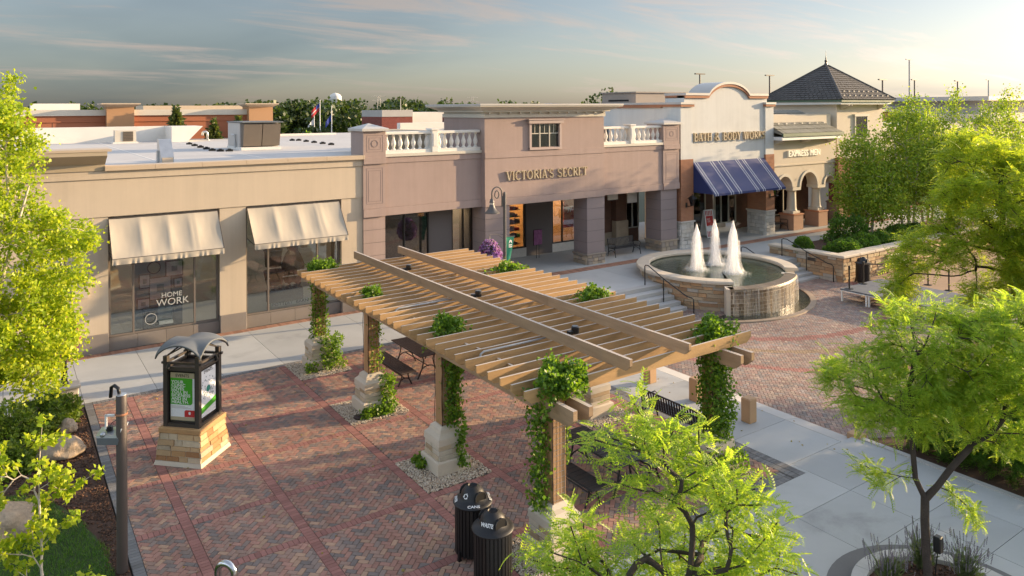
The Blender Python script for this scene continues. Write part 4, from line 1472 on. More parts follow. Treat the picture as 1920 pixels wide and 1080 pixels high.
# centre block above the band
b = MB()
b.box(17.62, 27.66, 6.08, 20.12, 31.3, 7.62); b.box(21.8, 27.66, 6.08, 24.62, 31.3, 7.62); b.box(20.12, 27.66, 6.08, 21.8, 31.3, 6.24); b.box(20.12, 27.66, 7.3, 21.8, 31.3, 7.62)
b.build('centre_block', S, vs)
wv = MB(); wv.box(20.02, 27.58, 6.16, 20.14, 27.70, 7.34); wv.box(21.78, 27.58, 6.16, 21.9, 27.70, 7.34); wv.box(20.02, 27.56, 6.12, 21.9, 27.7, 6.22)
M['mauvetrim'] = mat('pale_mauve_trim', (0.43, 0.345, 0.31), 0.85, 0.05, 1, 0.1, 80)
wv = wv.build('upper_window', M['mauvetrim'], vs)
b = MB(); b.box(19.95, 27.5, 7.34, 21.97, 27.70, 7.5); b.box(19.9, 27.46, 7.5, 22.02, 27.7, 7.55); b.build('window_head', M['mauvetrim'], wv)
for x in (20.68, 21.24):
    b = MB(); b.box(x - .025, 27.67, 6.24, x + .025, 27.75, 7.3); b.build('mullion', M['creamframe'], wv)
b = MB(); b.box(20.14, 27.68, 6.85, 21.78, 27.74, 6.89); b.build('transom', M['creamframe'], wv)
for x in (20.4, 20.96, 21.5):
    b = MB(); b.box(x - .012, 27.69, 6.89, x + .012, 27.73, 7.3); b.build('glazing_bar', M['creamframe'], wv)
for a, c in ((20.14, 20.68), (20.68, 21.24), (21.24, 21.78)):
    pane(wv, a, 6.24, c, 7.3, 27.72, M['glassd'])
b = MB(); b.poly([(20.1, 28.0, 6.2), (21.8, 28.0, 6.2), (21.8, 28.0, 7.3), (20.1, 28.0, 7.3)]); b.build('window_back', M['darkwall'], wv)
cv = MB()
for o, z0, z1 in ((.06, 7.63, 7.8), (.22, 7.88, 7.95)):
    cv.box(17.62 - o, 27.66 - o, z0, 24.62 + o, 31.3 + o, z1)
cv.frustum(17.4, 27.44, 24.84, 31.5, 7.951, 17.05, 27.05, 25.2, 31.9, 8.12)
cv.box(17.6, 27.6, 7.79, 24.6, 31.3, 7.9)
cv.box(16.98, 26.98, 8.121, 25.27, 31.95, 8.17)
cv = cv.build('cornice', M['trim_cream'], vs)
b = MB(); b.box(16.96, 26.95, 8.171, 25.3, 31.98, 8.25); b.build('cornice_flashing', M['cap_grey'], cv)
for i in range(13):
    x = 17.75 + i * .557
    b = MB(); b.box(x, 27.48, 7.8, x + .12, 27.62, 7.88); b.build('dentil', M['trim_cream'], cv)
# end piers with pyramid caps and incised panels
M['groove'] = mat('mauve_groove', (0.22, 0.165, 0.155), 0.9, 0.04, 1, 0)
for a, c, nm in ((11.98, 12.95, 1), (29.0, 30.2, 2)):
    p = MB(); p.box(a, 27.85, 6.08, c, 29.1, 7.15); p.box(a, 27.88, 4.01, c, 29.1, 5.82); p.box(a, 27.84, 3.68, c, 29.1, 4.005); p.box(a, 27.8, 5.825, c, 29.1, 6.08)
    p = p.build('end_pier', S, vs)
    m_ = (a + c) / 2
    b = MB(); b.box(a - .1, 27.72, 7.15, c + .1, 29.2, 7.25)
    b.v += [(a - .1, 27.72, 7.25), (c + .1, 27.72, 7.25), (c + .1, 29.2, 7.25), (a - .1, 29.2, 7.25), (m_, 28.45, 7.46)]
    n = len(b.v) - 5
    b.f += [(n, n + 1, n + 4), (n + 1, n + 2, n + 4), (n + 2, n + 3, n + 4), (n + 3, n, n + 4)]
    b.build('pier_cap', M['cap_grey'], p)
    for (x0, x1, z0, z1, y) in ((a + .14, c - .12, 6.3, 6.98, 27.85), (a + .24, c - .22, 6.4, 6.88, 27.85), (a + .14, c - .12, 4.2, 5.65, 27.88), (a + .22, c - .2, 4.3, 5.55, 27.88)):
        b = MB(); w = .014
        b.box(x0, y - .004, z0, x1, y + .01, z0 + w); b.box(x0, y - .004, z1 - w, x1, y + .01, z1); b.box(x0, y - .004, z0 + w, x0 + w, y + .01, z1 - w); b.box(x1 - w, y - .004, z0 + w, x1, y + .01, z1 - w)
        b.build('panel_groove', M['groove'], p)
    b = MB(); b.lathe([(.13, 0), (.145, 0), (.145, .012), (.13, .012)], 0, 0, 24); b.build('roundel', M['groove'], p, Matrix.Translation((m_, 27.852, 6.64)) @ Matrix.Rotation(R(90), 4, 'X'))
# balustrades
bal = MB(); bal.lathe([(.0, 0), (.085, 0), (.085, .04), (.045, .07), (.055, .1), (.095, .22), (.1, .3), (.06, .43), (.04, .52), (.05, .58), (.07, .6), (.07, .64), (0, .64)], 0, 0, 12)
balm = bal.mesh('baluster', M['trim_white'], True)
for (a, c, pd, side) in ((12.97, 17.58, 15.12, 'left'), (24.66, 29.0, 26.65, 'right')):
    bs_ = MB(); bs_.box(a, 27.95, 6.2, c, 28.35, 6.34)
    bs_ = bs_.build('balustrade', M['trim_white'], vs)
    b = MB(); b.cbox(a, 27.97, 6.98, c, 28.3, 7.1, .015); b.build('top_rail', M['trim_white'], bs_)
    b = MB(); b.cbox(pd, 27.88, 6.2, pd + .3, 28.36, 7.14, .012); b.box(pd - .04, 27.84, 7.14, pd + .34, 28.4, 7.2); b.box(pd + .06, 27.865, 6.45, pd + .24, 27.88, 7.0); b.build('pedestal', M['trim_white'], bs_)
    for x0, x1 in ((a, pd), (pd + .3, c)):
        n = max(3, round((x1 - x0) / .33))
        for i in range(n):
            inst('baluster', balm, bs_, T(x0 + (x1 - x0) * (i + .5) / n, 28.13, 6.34))
# lower pilasters and columns with grooved siding
def siding_column(name, u0, u1, v0, v1, z0, z1, stone, par, m=M['pier_mauve'], hgt=.56):
    c = MB(); c.box(u0 + .012, v0 + .012, z0, u1 - .012, v1 - .012, z1)
    c = c.build(name, M['darkwall'], par)
    z = max(z0, stone)
    n = max(1, round((z1 - z) / hgt)); h = (z1 - z) / n
    for i in range(n):
        b = MB(); b.box(u0, v0, z + i * h + .008, u1, v1, z + (i + 1) * h - .008); b.build('siding_panel', m, c)
    if stone > z0:
        b = MB(); b.cbox(u0 - .07, v0 - .07, stone - .09, u1 + .07, v1 + .07, stone, .015); b.build('stone_cap', M['stone_tan'], c)
        blocks(c, 'stone_block', M['stone_tan'], (u0, v0), (1, 0), (0, -1), u1 - u0, z0, stone - .09, .19, .25, .42, .05, seed=int(u0 * 7))
        blocks(c, 'stone_block', M['stone_tan'], (u0, v1), (0, -1), (-1, 0), v1 - v0, z0, stone - .09, .19, .25, .42, .05, seed=int(u0 * 9))
    return c


siding_column('pilaster', 12.0, 12.95, 27.93, 29.0, 0.0, 3.67, 0.0, vs, S)
siding_column('column', 17.64, 18.94, 27.67, 28.75, .3, 3.67, .95, vs)
siding_column('column', 23.52, 24.64, 27.67, 28.7, .38, 3.67, .93, vs)
siding_column('column', 28.9, 30.1, 27.97, 29.1, .38, 3.67, .97, vs)
sign('sign_letter', "VICTORIA'S SECRET", 18.72, 23.5, 27.64, 4.80, .40, M['letters'], vs, .09)
# shop front behind the columns
for q in ((15.3, 28.75, 0, 16.55, 29.0, 3.68), (22.4, 31.2, .3, 24.1, 31.5, 3.68), (19.6, 31.2, .3, 20.9, 31.5, 3.68), (17.6, 29.0, .3, 17.9, 31.3, 3.68)):
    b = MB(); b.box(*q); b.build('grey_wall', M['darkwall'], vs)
b = MB(); b.box(12.95, 28.5, -.05, 15.3, 28.9, .42); b.build('stall_riser', M['grey_tile'], vs)
shop_window(vs, 12.97, 15.28, (14.1,), .42, 3.62, 28.55, M['black'], M['glassd'])
shop_window(vs, 16.55, 17.6, (17.15,), .3, 3.6, 28.8, M['black'], M['glass'])
shop_window(vs, 20.9, 22.4, (), .85, 3.5, 31.25, M['black'], M['glass'])
shop_window(vs, 24.1, 27.5, (24.8, 25.9), .85, 3.5, 31.25, M['black'], M['glass'])
for a, c in ((20.9, 22.4), (24.1, 27.5)):
    b = MB(); b.box(a, 31.2, .38, c, 31.5, .85); b.build('stall_riser', M['stone_white'], vs)
b = MB(); b.box(27.5, 31.1, .38, 30.3, 31.5, 3.68); b.build('brick_wall', M['bbrown'], vs)
b = MB(); b.box(28.2, 30.7, .38, 29.0, 31.1, 3.68); b.build('brick_pier', M['bbrown'], vs)
b = MB(); b.cbox(27.5, 31.0, .38, 28.2, 31.1, 1.1, .01); b.cbox(28.14, 30.62, .38, 29.06, 31.0, 1.75, .01); b.build('stone_dado', M['stone_tan'], vs)
shop_window(vs, 29.2, 30.2, (29.7,), 1.2, 3.3, 31.0, M['creamframe'], M['glassd'])
M['warm'] = mat('lit_shop_wall', (0.5, 0.26, 0.10), 0.9, 0.05, 1, 0)
b = MB()
b.poly([(16, 33.5, .3), (27.5, 33.5, .3), (27.5, 33.5, 3.7), (16, 33.5, 3.7)]); b.poly([(16, 28.8, .3), (28, 28.8, .3), (28, 34, .3), (16, 34, .3)])
b.build('shop_back_wall', M['warm'], vs)
b = MB(); b.box(13, 29.6, 0, 15.3, 29.7, 3.7); b.build('display_backing', M['room'], vs)
M['shoplight'] = emis('shop_ceiling_light', (1.0, 0.66, 0.34), 3.0)
b = MB(); b.box(20.6, 32.0, 3.5, 27.4, 33.0, 3.55); b.box(16.6, 29.4, 3.5, 17.4, 32, 3.55); b.build('ceiling_glow', M['shoplight'], vs)
M['goods1'] = mat('folded_goods', None, 0.8, 0.05, 2, 0, rnd=0.2, cols=[((0.35, 0.04, 0.04), 2), ((0.10, 0.28, 0.08), 2), ((0.5, 0.2, 0.06), 2), ((0.1, 0.08, 0.1), 2), ((0.4, 0.25, 0.3), 1)])
t = thing('shop_shelf', (21.6, 32, .85), 'warm lit shelf unit stacked with colourful goods behind the mauve shop window', 'shelf')
for i in range(7):
    z = .95 + i * .36
    b = MB(); b.box(20.95, 31.7, z, 22.35, 32.1, z + .03); b.build('shelf_board', M['darkwood'], t)
    x = 21.0
    while x < 22.2:
        w = random.uniform(.1, .24); b = MB(); b.cbox(x, 31.72, z + .03, x + w - .01, 32.0, z + random.uniform(.1, .26), .015); b.build('goods', M['goods1'], t); x += w
# posters in the left windows: two photographic panels in browns, a red sale poster on the right
M['photo1'] = mat('photo_print', (0.30, 0.20, 0.16), 0.6, 0.42, 2.2, 0, 9, fine=0.3)
for x0, x1, lb in ((13.05, 14.05, 'brown tinted photo poster in the leftmost mauve shop window pane'), (14.15, 15.2, 'brown tinted photo poster in the second mauve shop window pane')):
    b = MB(); b.box(x0, 28.6, .5, x1, 28.62, 3.4); tag(b.build('photo_poster', M['photo1']), lb, 'poster')
b = MB(); b.box(24.95, 31.32, 1.6, 25.75, 31.34, 3.4); o = tag(b.build('sale_poster', M['pred']), 'tall red sale poster with a white seven in the arcade window', 'poster')
inst('poster_text', TX['seven'], o, Matrix.Translation((25.35, 31.315, 2.4)) @ Matrix.Rotation(R(90), 4, 'X'))
M['purple'] = mat('purple_print', (0.20, 0.07, 0.17), 0.6, 0.3, 4, 0, 12, fine=0.2)
t = thing('easel_sign', (22.5, 30.4, .4), 'small purple sign on a thin black easel between the mauve columns', 'sign')
b = MB(); b.box(22.3, 30.38, 1.1, 22.8, 30.42, 1.85); b.build('sign_panel', M['purple'], t)
b = MB(); b.box(22.28, 30.42, 1.08, 22.82, 30.44, 1.87); b.build('sign_backing', M['black'], t)
for x in (22.48, 22.64):
    b = MB(); b.tube([(x, 30.43, .4), (x, 30.43, 1.1)], .012, 6); b.build('leg', M['black'], t)
for x, z0, z1, y, lb in ((26.6, 3.2, 3.6, 29.2, 'small hanging shop sign nearer the mauve centre column'), (28.0, 2.95, 3.5, 29.2, 'larger hanging shop sign beside the right mauve column')):
    t = thing('hanging_sign', (x, y, z0), lb, 'sign', 'signs hanging in the arcade')
    b = MB(); b.box(x - .35, y, z0, x + .35, y + .04, z1); b.build('sign_panel', M['cap_grey'], t)
    b = MB(); b.box(x - .38, y + .005, z0 - .03, x + .38, y + .035, z0); b.box(x - .38, y + .005, z1, x + .38, y + .035, z1 + .03); b.build('sign_edge', M['darkwood'], t)
    b = MB(); b.tube([(x - .25, y + .02, z1 + .03), (x - .25, y + .02, 3.69)], .01, 5); b.tube([(x + .25, y + .02, z1 + .03), (x + .25, y + .02, 3.69)], .01, 5); b.build('hanger', M['black'], t)

# ---- white shop with curved parapet and blue striped awning
bb = thing('white_shop_building', (34.4, 28, .4), 'white stucco shop with a curved parapet and a navy striped awning', 'building')
out = [(30.75, 4.95), (30.75, 8.7), (32.67, 8.7)]
for i in range(1, 20):
    s = i / 20
    x = 32.67 + (36.23 - 32.67) * s
    q = abs(s - .5) * 2
    z = 8.7 + .66 * (1 - q ** 2.3) ** .8
    out.append((x, z))
out += [(36.23, 8.7), (37.95, 8.7), (37.95, 4.95)]
b = MB(); b.prism(out, 'y', 28.0, 28.5); b.build('front_wall', M['stucco_white'], bb)
top = out[1:-1]
for nm, m_, o0, o1, z0, z1 in (('parapet_trim', M['terracotta'], .1, 0, -.13, .02), ('parapet_cap', M['cap_grey'], .14, .06, .021, .15)):
    b = MB()
    for (x0, za), (x1, zb) in zip(top[:-1], top[1:]):
        if abs(x1 - x0) < 1e-6:
            continue
        b.hexa([(x0, 28.0 - o0, za + z0), (x1, 28.0 - o0, zb + z0), (x1, 29.4 + o1, zb + z0), (x0, 29.4 + o1, za + z0),
                (x0, 28.0 - o0, za + z1), (x1, 28.0 - o0, zb + z1), (x1, 29.4 + o1, zb + z1), (x0, 29.4 + o1, za + z1)])
    b.build(nm, m_, bb)
b = MB()
for (x0, za), (x1, zb) in zip(top[3:-3], top[4:-2]):
    b.poly([(x0, 29.4, 8.6), (x1, 29.4, 8.6), (x1, 29.4, zb), (x0, 29.4, za)])
b.box(30.75, 28.5, 8.0, 37.95, 29.4, 8.6)
b.box(30.4, 28.3, 5.2, 38.44, 36, 8.05)
b.build('side_wall', M['stucco_white'], bb)
for a, c in ((30.37, 31.31), (37.68, 38.46)):
    p = MB(); p.box(a, 27.9, 5.22, c, 29.2, 8.09); p = p.build('pilaster', M['stucco_white'], bb)
    b = MB(); b.box(a - .08, 27.8, 8.09, c + .05, 29.3, 8.22); b.build('pilaster_trim', M['terracotta'], p)
    b = MB(); b.box(a - .12, 27.76, 8.221, c + .08, 29.34, 8.34); b.build('pilaster_cap', M['cap_grey'], p)
    b = MB(); b.box(a - .02, 27.88, 1.86, c + .02, 29.22, 5.22); b.build('brick_pier', M['bwall'], p)
    b = MB(); b.box(a - .02, 27.9, .35, c + .02, 29.22, 1.8); b.build('stone_core', M['stone_white'], p)
    b = MB(); b.cbox(a - .1, 27.8, 1.78, c + .1, 29.3, 1.86, .015); b.build('stone_cap', M['stone_white'], p)
    blocks(p, 'stone_block', M['stone_white'], (a - .02, 27.9), (1, 0), (0, -1), c - a + .04, .38, 1.78, .2, .22, .45, .05, seed=int(a))
    blocks(p, 'stone_block', M['stone_white'], (a - .02, 29.22), (0, -1), (-1, 0), 1.32, .38, 1.78, .2, .22, .45, .05, seed=int(a) + 5)
b = MB(); b.box(30.3, 29.3, 8.05, 30.55, 36, 8.22); b.build('side_trim', M['terracotta'], bb)
b = MB(); b.box(30.26, 29.34, 8.221, 30.6, 36, 8.34); b.build('side_cap', M['cap_grey'], bb)
sign('sign_letter', 'BATH & BODY WORKS', 31.4, 37.65, 27.99, 6.18, .45, M['letters'], bb, .14)
# awning
aw = MB()
aw.hexa([(31.38, 26.5, 3.36), (37.62, 26.5, 3.36), (37.62, 27.96, 4.97), (31.38, 27.96, 4.97),
         (31.38, 26.5, 3.40), (37.62, 26.5, 3.40), (37.62, 27.98, 5.02), (31.38, 27.98, 5.02)])
aw = tag(aw.build('awning', M['navy'], bb), 'navy awning with pairs of white stripes')
b = MB(); b.prism([(26.5, 3.38), (27.97, 3.38), (27.97, 4.99)], 'x', 31.36, 31.379); b.prism([(26.5, 3.38), (27.97, 3.38), (27.97, 4.99)], 'x', 37.621, 37.64); b.build('awning_side', M['navy'], aw)
b = MB(); b.box(31.37, 26.485, 3.29, 37.63, 26.499, 3.41); b.build('valance', M['navy'], aw)
for x in (31.5, 31.68, 32.75, 32.95, 33.42, 33.62, 34.95, 35.13, 35.52, 35.7, 36.98, 37.16):
    b = MB(); b.hexa([(x, 26.49, 3.41), (x + .045, 26.49, 3.41), (x + .045, 27.97, 5.022), (x, 27.97, 5.022), (x, 26.49, 3.416), (x + .045, 26.49, 3.416), (x + .045, 27.97, 5.03), (x, 27.97, 5.03)])
    b.box(x, 26.478, 3.29, x + .045, 26.484, 3.415)
    b.build('stripe', M['stripe'], aw)
# recessed shopfront
b = MB(); b.box(30.4, 30.4, .38, 33.0, 30.6, 5.2); b.box(35.2, 30.4, .38, 35.9, 30.6, 5.2); b.box(37.9, 30.4, .38, 38.5, 30.6, 5.2); b.build('brick_wall', M['bbrown'], bb)
b = MB(); b.cbox(35.1, 30.28, .38, 36.0, 30.4, 1.8, .012); b.build('stone_dado', M['stone_white'], bb)
shop_window(bb, 33.0, 35.2, (34.1,), .5, 3.4, 30.4, M['creamframe'], M['glassd'])
shop_window(bb, 35.9, 37.9, (36.5, 37.2), .9, 3.4, 30.3, M['creamframe'], M['glassd'])
b = MB(); b.box(31.3, 31.5, .3, 38.4, 31.6, 4); b.build('shop_back_wall', M['room'], bb)
b = MB(); b.poly([(30.4, 28.5, 4.96), (30.4, 31.5, 4.96), (38.4, 31.5, 4.96), (38.4, 28.5, 4.96)]); b.build('soffit', M['trim_cream'], bb)
b = MB(); b.box(33, 30.8, 3.5, 37.8, 31.2, 3.55); b.build('ceiling_glow', M['windowfill'], bb)  # unseen glowing strip added to brighten this shop's interior
M['screenbox'] = mat('taupe_roof_screen', (0.29, 0.25, 0.215), 0.8, 0.08, 1, 0.1)
t = thing('roof_screen', (32, 33, 8), 'grey boxy roof screen with a dark vent slot behind the white parapet', 'roof screen')
b = MB(); b.box(31.2, 32.2, 7.9, 35.5, 35.2, 8.95); b.box(31.1, 32.1, 8.95, 35.6, 35.3, 9.02); b.build('screen_panel', M['screenbox'], t)
b = MB(); b.box(31.18, 32.8, 8.45, 31.2, 34.6, 8.55); b.build('vent_slot', M['ink'], t)
# wall lanterns on the brick piers
for x, lb in ((30.75, 'black wall lantern on the left orange brick pier'), (38.05, 'black wall lantern on the right orange brick pier under the navy awning')):
    t = thing('wall_lantern', (x, 27.88, 2.75), lb, 'lantern', 'lanterns on the brick piers')
    y = 27.45
    b = MB(); b.tube([(x, 27.88, 2.72), (x, 27.7, 2.68), (x, y, 2.74)], .022, 7); b.build('arm', M['black'], t)
    b = MB(); b.cbox(x - .07, 27.85, 2.6, x + .07, 27.88, 2.86, .01); b.build('wall_plate', M['black'], t)
    b = MB(); b.frustum(x - .07, y - .07, x + .07, y + .07, 2.8, x - .13, y - .13, x + .13, y + .13, 3.12); b.build('glass_body', M['glassd'], t)
    b = MB(); b.frustum(x - .19, y - .19, x + .19, y + .19, 3.12, x - .04, y - .04, x + .04, y + .04, 3.3); b.tube([(x, y, 3.3), (x, y, 3.38)], .025, 6); b.build('hood', M['black'], t)
    b = MB(); b.cbox(x - .09, y - .09, 2.75, x + .09, y + .09, 2.8, .01); b.build('base', M['black'], t)
    b = MB()
    for sx in (-1, 1):
        for sy in (-1, 1):
            b.tube([(x + sx * .07, y + sy * .07, 2.8), (x + sx * .13, y + sy * .13, 3.12)], .01, 5)
    b.build('cage', M['black'], t)

# ---- cream arcaded shop with tiled roofs
ex = thing('arcaded_shop_building', (45, 29, .5), 'cream arcaded shop with tiled lean-to roof and a dark pyramid roofed tower', 'building')
CW = M['stucco_cream']


def arch_wall(b, u0, u1, arches, zs0, z1, v0, v1):
    """wall with semicircular openings springing at zs0"""
    xs_ = [u0]
    for (a, c) in arches:
        xs_ += [a, c]
    xs_.append(u1)
    for i in range(0, len(xs_), 2):
        if xs_[i + 1] - xs_[i] > .01:
            b.box(xs_[i], v0, zs0, xs_[i + 1], v1, z1)
    for (a, c) in arches:
        r = (c - a) / 2
        m_ = (a + c) / 2
        n = 16
        for k in range(n):
            t0, t1 = math.pi * k / n, math.pi * (k + 1) / n
            x0, x1 = m_ + r * math.cos(t0), m_ + r * math.cos(t1)
            b.hexa([(x1, v0, zs0 + r * math.sin(t1)), (x0, v0, zs0 + r * math.sin(t0)), (x0, v1, zs0 + r * math.sin(t0)), (x1, v1, zs0 + r * math.sin(t1)),
                    (x1, v0, z1), (x0, v0, z1), (x0, v1, z1), (x1, v1, z1)])


M['pedestal'] = mat('rose_pedestal', (0.33, 0.205, 0.145), 0.88, 0.12, 3, 0.3, 30)
ARCH = [(39.0, 40.45), (41.35, 43.1), (43.95, 45.0)]
b = MB(); arch_wall(b, 38.5, 45.2, ARCH, 3.05, 6.2, 28.05, 28.75); b.build('arcade_wall', CW, ex)
b = MB(); b.box(38.5, 27.99, 4.42, 45.2, 28.05, 4.5); b.build('string_course', CW, ex)
for (a, c) in ARCH:
    r, m_ = (c - a) / 2, (a + c) / 2
    b = MB()
    for k in range(16):
        t0, t1 = math.pi * k / 16, math.pi * (k + 1) / 16
        P = []
        for y in (28.0, 28.05):
            for rr, tt in ((r, t1), (r, t0), (r + .16, t0), (r + .16, t1)):
                P.append((m_ + rr * math.cos(tt), y, 3.05 + rr * math.sin(tt)))
        b.hexa([P[0], P[1], P[5], P[4], P[3], P[2], P[6], P[7]])
    b.build('arch_moulding', M['trim_cream'], ex)
b = MB(); b.box(38.5, 28.4, 6.2, 45.2, 34, 7.6); b.build('upper_wall', CW, ex)
for x, pw in ((40.9, .9), (43.52, .75)):
    c = MB(); c.lathe([(.32, 1.55), (.34, 1.6), (.3, 1.66), (.29, 1.7), (.27, 2.3), (.24, 2.72), (.25, 2.75), (.3, 2.8), (.3, 2.86)], x, 28.4, 20); c.box(x - .42, 28.0, 2.861, x + .42, 28.8, 3.04)
    c = c.build('round_column', M['trim_cream'], ex, smooth='auto')
    b = MB(); b.cbox(x - .36, 28.04, 1.4, x + .36, 28.76, 1.55, .015); b.build('column_base', M['trim_cream'], c)
    b = MB(); b.cbox(x - .5, 27.9, .4, x + .5, 28.9, 1.32, .012); b.build('pedestal', M['pedestal'], c)
    b = MB(); b.cbox(x - .55, 27.85, 1.32, x + .55, 28.95, 1.4, .015); b.build('pedestal_cap', M['terracotta'], c)
p = MB(); p.box(45.0, 27.7, .4, 46.0, 28.6, 1.75); p.cbox(44.95, 27.65, 1.75, 46.05, 28.65, 1.85, .015); p = p.build('corner_pier', M['pedestal'], ex)
b = MB(); b.box(45.08, 27.78, 1.85, 45.9, 28.5, 4.7); b.build('red_brick_wall', M['bred'], ex)
b = MB(); b.box(45.9, 28.2, .4, 51.3, 28.5, 4.7); b.build('red_brick_wall', M['bred'], ex)
b = MB(); b.box(38.5, 30.6, .38, 46, 30.8, 4.5); b.build('brick_wall', M['bbrown'], ex)
shop_window(ex, 41.6, 44.4, (43.0,), .9, 3.6, 30.5, M['creamframe'], M['glassd'])
b = MB(); b.poly([(38.5, 28.7, 4.45), (38.5, 30.7, 4.45), (46, 30.7, 4.45), (46, 28.7, 4.45)]); b.build('soffit', CW, ex)
bmx = bmesh.new(); bmx.from_mesh(TX['express'])
bmesh.ops.remove_doubles(bmx, verts=bmx.verts, dist=1e-4)
left = set(bmx.verts)
while left:                         # one part for each letter
    grp, todo = set(), [next(iter(left))]
    while todo:
        q = todo.pop()
        if q in grp:
            continue
        grp.add(q)
        todo += [e.other_vert(q) for e in q.link_edges]
    left -= grp
    ids = {q: i for i, q in enumerate(grp)}
    b = MB(); b.v = [tuple(q.co) for q in grp]
    b.f = [tuple(ids[q] for q in f.verts) for f in bmx.faces if f.verts[0] in ids]
    b.build('sign_letter', M['whitelit'], ex, Matrix.Translation((41.68, 27.98, 4.98)) @ Matrix.Rotation(R(90), 4, 'X'))
bmx.free()
# tower
b = MB(); b.box(45.6, 28.2, 4.7, 51.2, 33.2, 8.25); b.build('tower_wall', CW, ex)
b = MB(); b.box(45.55, 28.12, 4.62, 51.25, 28.2, 4.75); b.build('string_course', M['trim_cream'], ex)
tw = MB(); tw.box(47.6, 28.1, 5.9, 49.2, 28.2, 6.0); tw.box(47.6, 28.1, 6.0, 47.7, 28.2, 7.4); tw.box(49.1, 28.1, 6.0, 49.2, 28.2, 7.4); tw.box(47.5, 28.05, 7.4, 49.3, 28.2, 7.55)
tw = tw.build('tower_window', M['trim_cream'], ex)
pane(tw, 47.7, 6.0, 49.1, 7.4, 28.15, M['glassd'])
EC = (44.87, 27.4, 51.3, 33.7)
b = MB(); b.box(EC[0] + .15, EC[1] + .15, 8.22, EC[2] - .15, EC[3] - .15, 8.38); b.build('eave_soffit', M['white'], ex)
b = MB(); b.box(EC[0], EC[1], 8.38, EC[2], EC[3], 8.52); b.build('eave_fascia', M['greenfascia'], ex)


def tiled(b, A, B, C, D, rows, tw_):
    """tiles on a roof face: eave A-B, top D-C"""
    A, B, C, D = map(Vector, (A, B, C, D))
    nrm = (B - A).cross(D - A).normalized()
    for r in range(rows):
        t0, t1 = r / rows, (r + 1.25) / rows
        t1 = min(t1, 1.0)
        a0, b0 = A.lerp(D, t0), B.lerp(C, t0)
        a1, b1 = A.lerp(D, t1), B.lerp(C, t1)
        n = max(1, int((b0 - a0).length / tw_))
        for i in range(n):
            s0, s1 = i / n + .004, (i + 1) / n - .004
            jz = random.uniform(0, .012)
            p = [a0.lerp(b0, s0), a0.lerp(b0, s1), a1.lerp(b1, s1), a1.lerp(b1, s0)]
            lo = nrm * (.065 + jz)
            hi = nrm * (.015 + jz)
            k = len(b.v)
            b.v += [tuple(p[0] + lo), tuple(p[1] + lo), tuple(p[2] + hi), tuple(p[3] + hi), tuple(p[0]), tuple(p[1])]
            b.f += [(k, k + 1, k + 2, k + 3), (k + 4, k + 5, k + 1, k)]


AP = ((EC[0] + EC[2]) / 2, (EC[1] + EC[3]) / 2, 11.0)
rf = MB()
cs = [(EC[0] - .05, EC[1] - .05, 8.52), (EC[2] + .05, EC[1] - .05, 8.52), (EC[2] + .05, EC[3] + .05, 8.52), (EC[0] - .05, EC[3] + .05, 8.52)]
for i in range(4):
    rf.poly([cs[i], cs[(i + 1) % 4], AP])
rf = rf.build('tower_roof', M['rooftile'], ex)
b = MB()
for i in range(4):
    tiled(b, cs[i], cs[(i + 1) % 4], AP, AP, 17, .33)
tag(b.build('roof_tiles', M['rooftile'], rf), kind='stuff')
for i in range(4):
    b = MB(); A_, B_ = Vector(cs[i]), Vector(AP)
    b.tube([A_.lerp(B_, s) + Vector((0, 0, .06)) for s in (0, .25, .5, .75, 1)], .07, 6); b.build('hip_ridge', M['rooftile'], rf)
b = MB(); b.lathe([(.14, 10.95), (.12, 11.1), (.07, 11.2), (.1, 11.28), (.1, 11.34), (.03, 11.42), (.05, 11.5), (.02, 11.6), (.008, 12.0), (0, 12.05)], AP[0], AP[1], 10); b.build('finial', M['bronze'], rf, smooth=True)
for k in range(9):
    s = (k + .5) / 9
    for row, hz in ((.08, 0), (.2, .5)):
        p = Vector(cs[0]).lerp(Vector(cs[1]), s + hz / 9).lerp(Vector(AP), row) if s + hz / 9 < 1 else None
        if p:
            b = MB(); b.box(p.x - .07, p.y - .05, p.z + .03, p.x + .07, p.y + .05, p.z + .12); b.build('snow_guard', M['zinc'], rf)
for x in (46.0, 46.35, 50.6):
    b = MB(); b.prism([(28.2, 7.85), (28.2, 8.22), (27.6, 8.22), (27.6, 8.14)], 'x', x, x + .12); b.build('bracket', M['trim_cream'], ex)
# lean-to roof
LR = [(38.46, 27.3, 6.42), (44.75, 27.3, 6.42), (43.6, 29.8, 7.85), (38.46, 29.8, 7.85)]
b = MB(); b.hexa([(38.46, 27.32, 6.36), (44.75, 27.32, 6.36), (43.6, 29.8, 7.0), (38.46, 29.8, 7.0), *LR]); b.hexa([(44.75, 27.32, 6.36), (44.77, 30.5, 6.36), (43.62, 30.5, 7), (43.6, 29.8, 7.0), (44.75, 27.3, 6.42), (44.77, 30.5, 6.42), (43.62, 30.5, 7.85), (43.6, 29.8, 7.85)]); lr = b.build('lean_to_roof', M['rooftile2'], ex)
b = MB(); tiled(b, *LR, 6, .34); tag(b.build('roof_tiles', M['rooftile2'], lr), kind='stuff')
b = MB(); b.box(38.46, 27.22, 6.26, 44.85, 27.31, 6.46); b.box(44.76, 27.31, 6.26, 44.85, 30.5, 6.46); b.build('green_fascia', M['greenfascia'], lr)
b = MB(); b.box(38.46, 27.36, 6.05, 44.7, 28.0, 6.25); b.box(38.46, 27.3, 6.05, 44.74, 27.36, 6.25); b.build('white_fascia', M['white'], lr)
for i in range(7):
    for row in (.36, .72):
        x = 38.9 + i * .8 + row
        if x < 44.2:
            z = 6.42 + 1.43 * row; y = 27.3 + 2.5 * row
            b = MB(); b.box(x, y - .04, z + .04, x + .14, y + .04, z + .14); b.build('snow_guard', M['trim_cream'], lr)
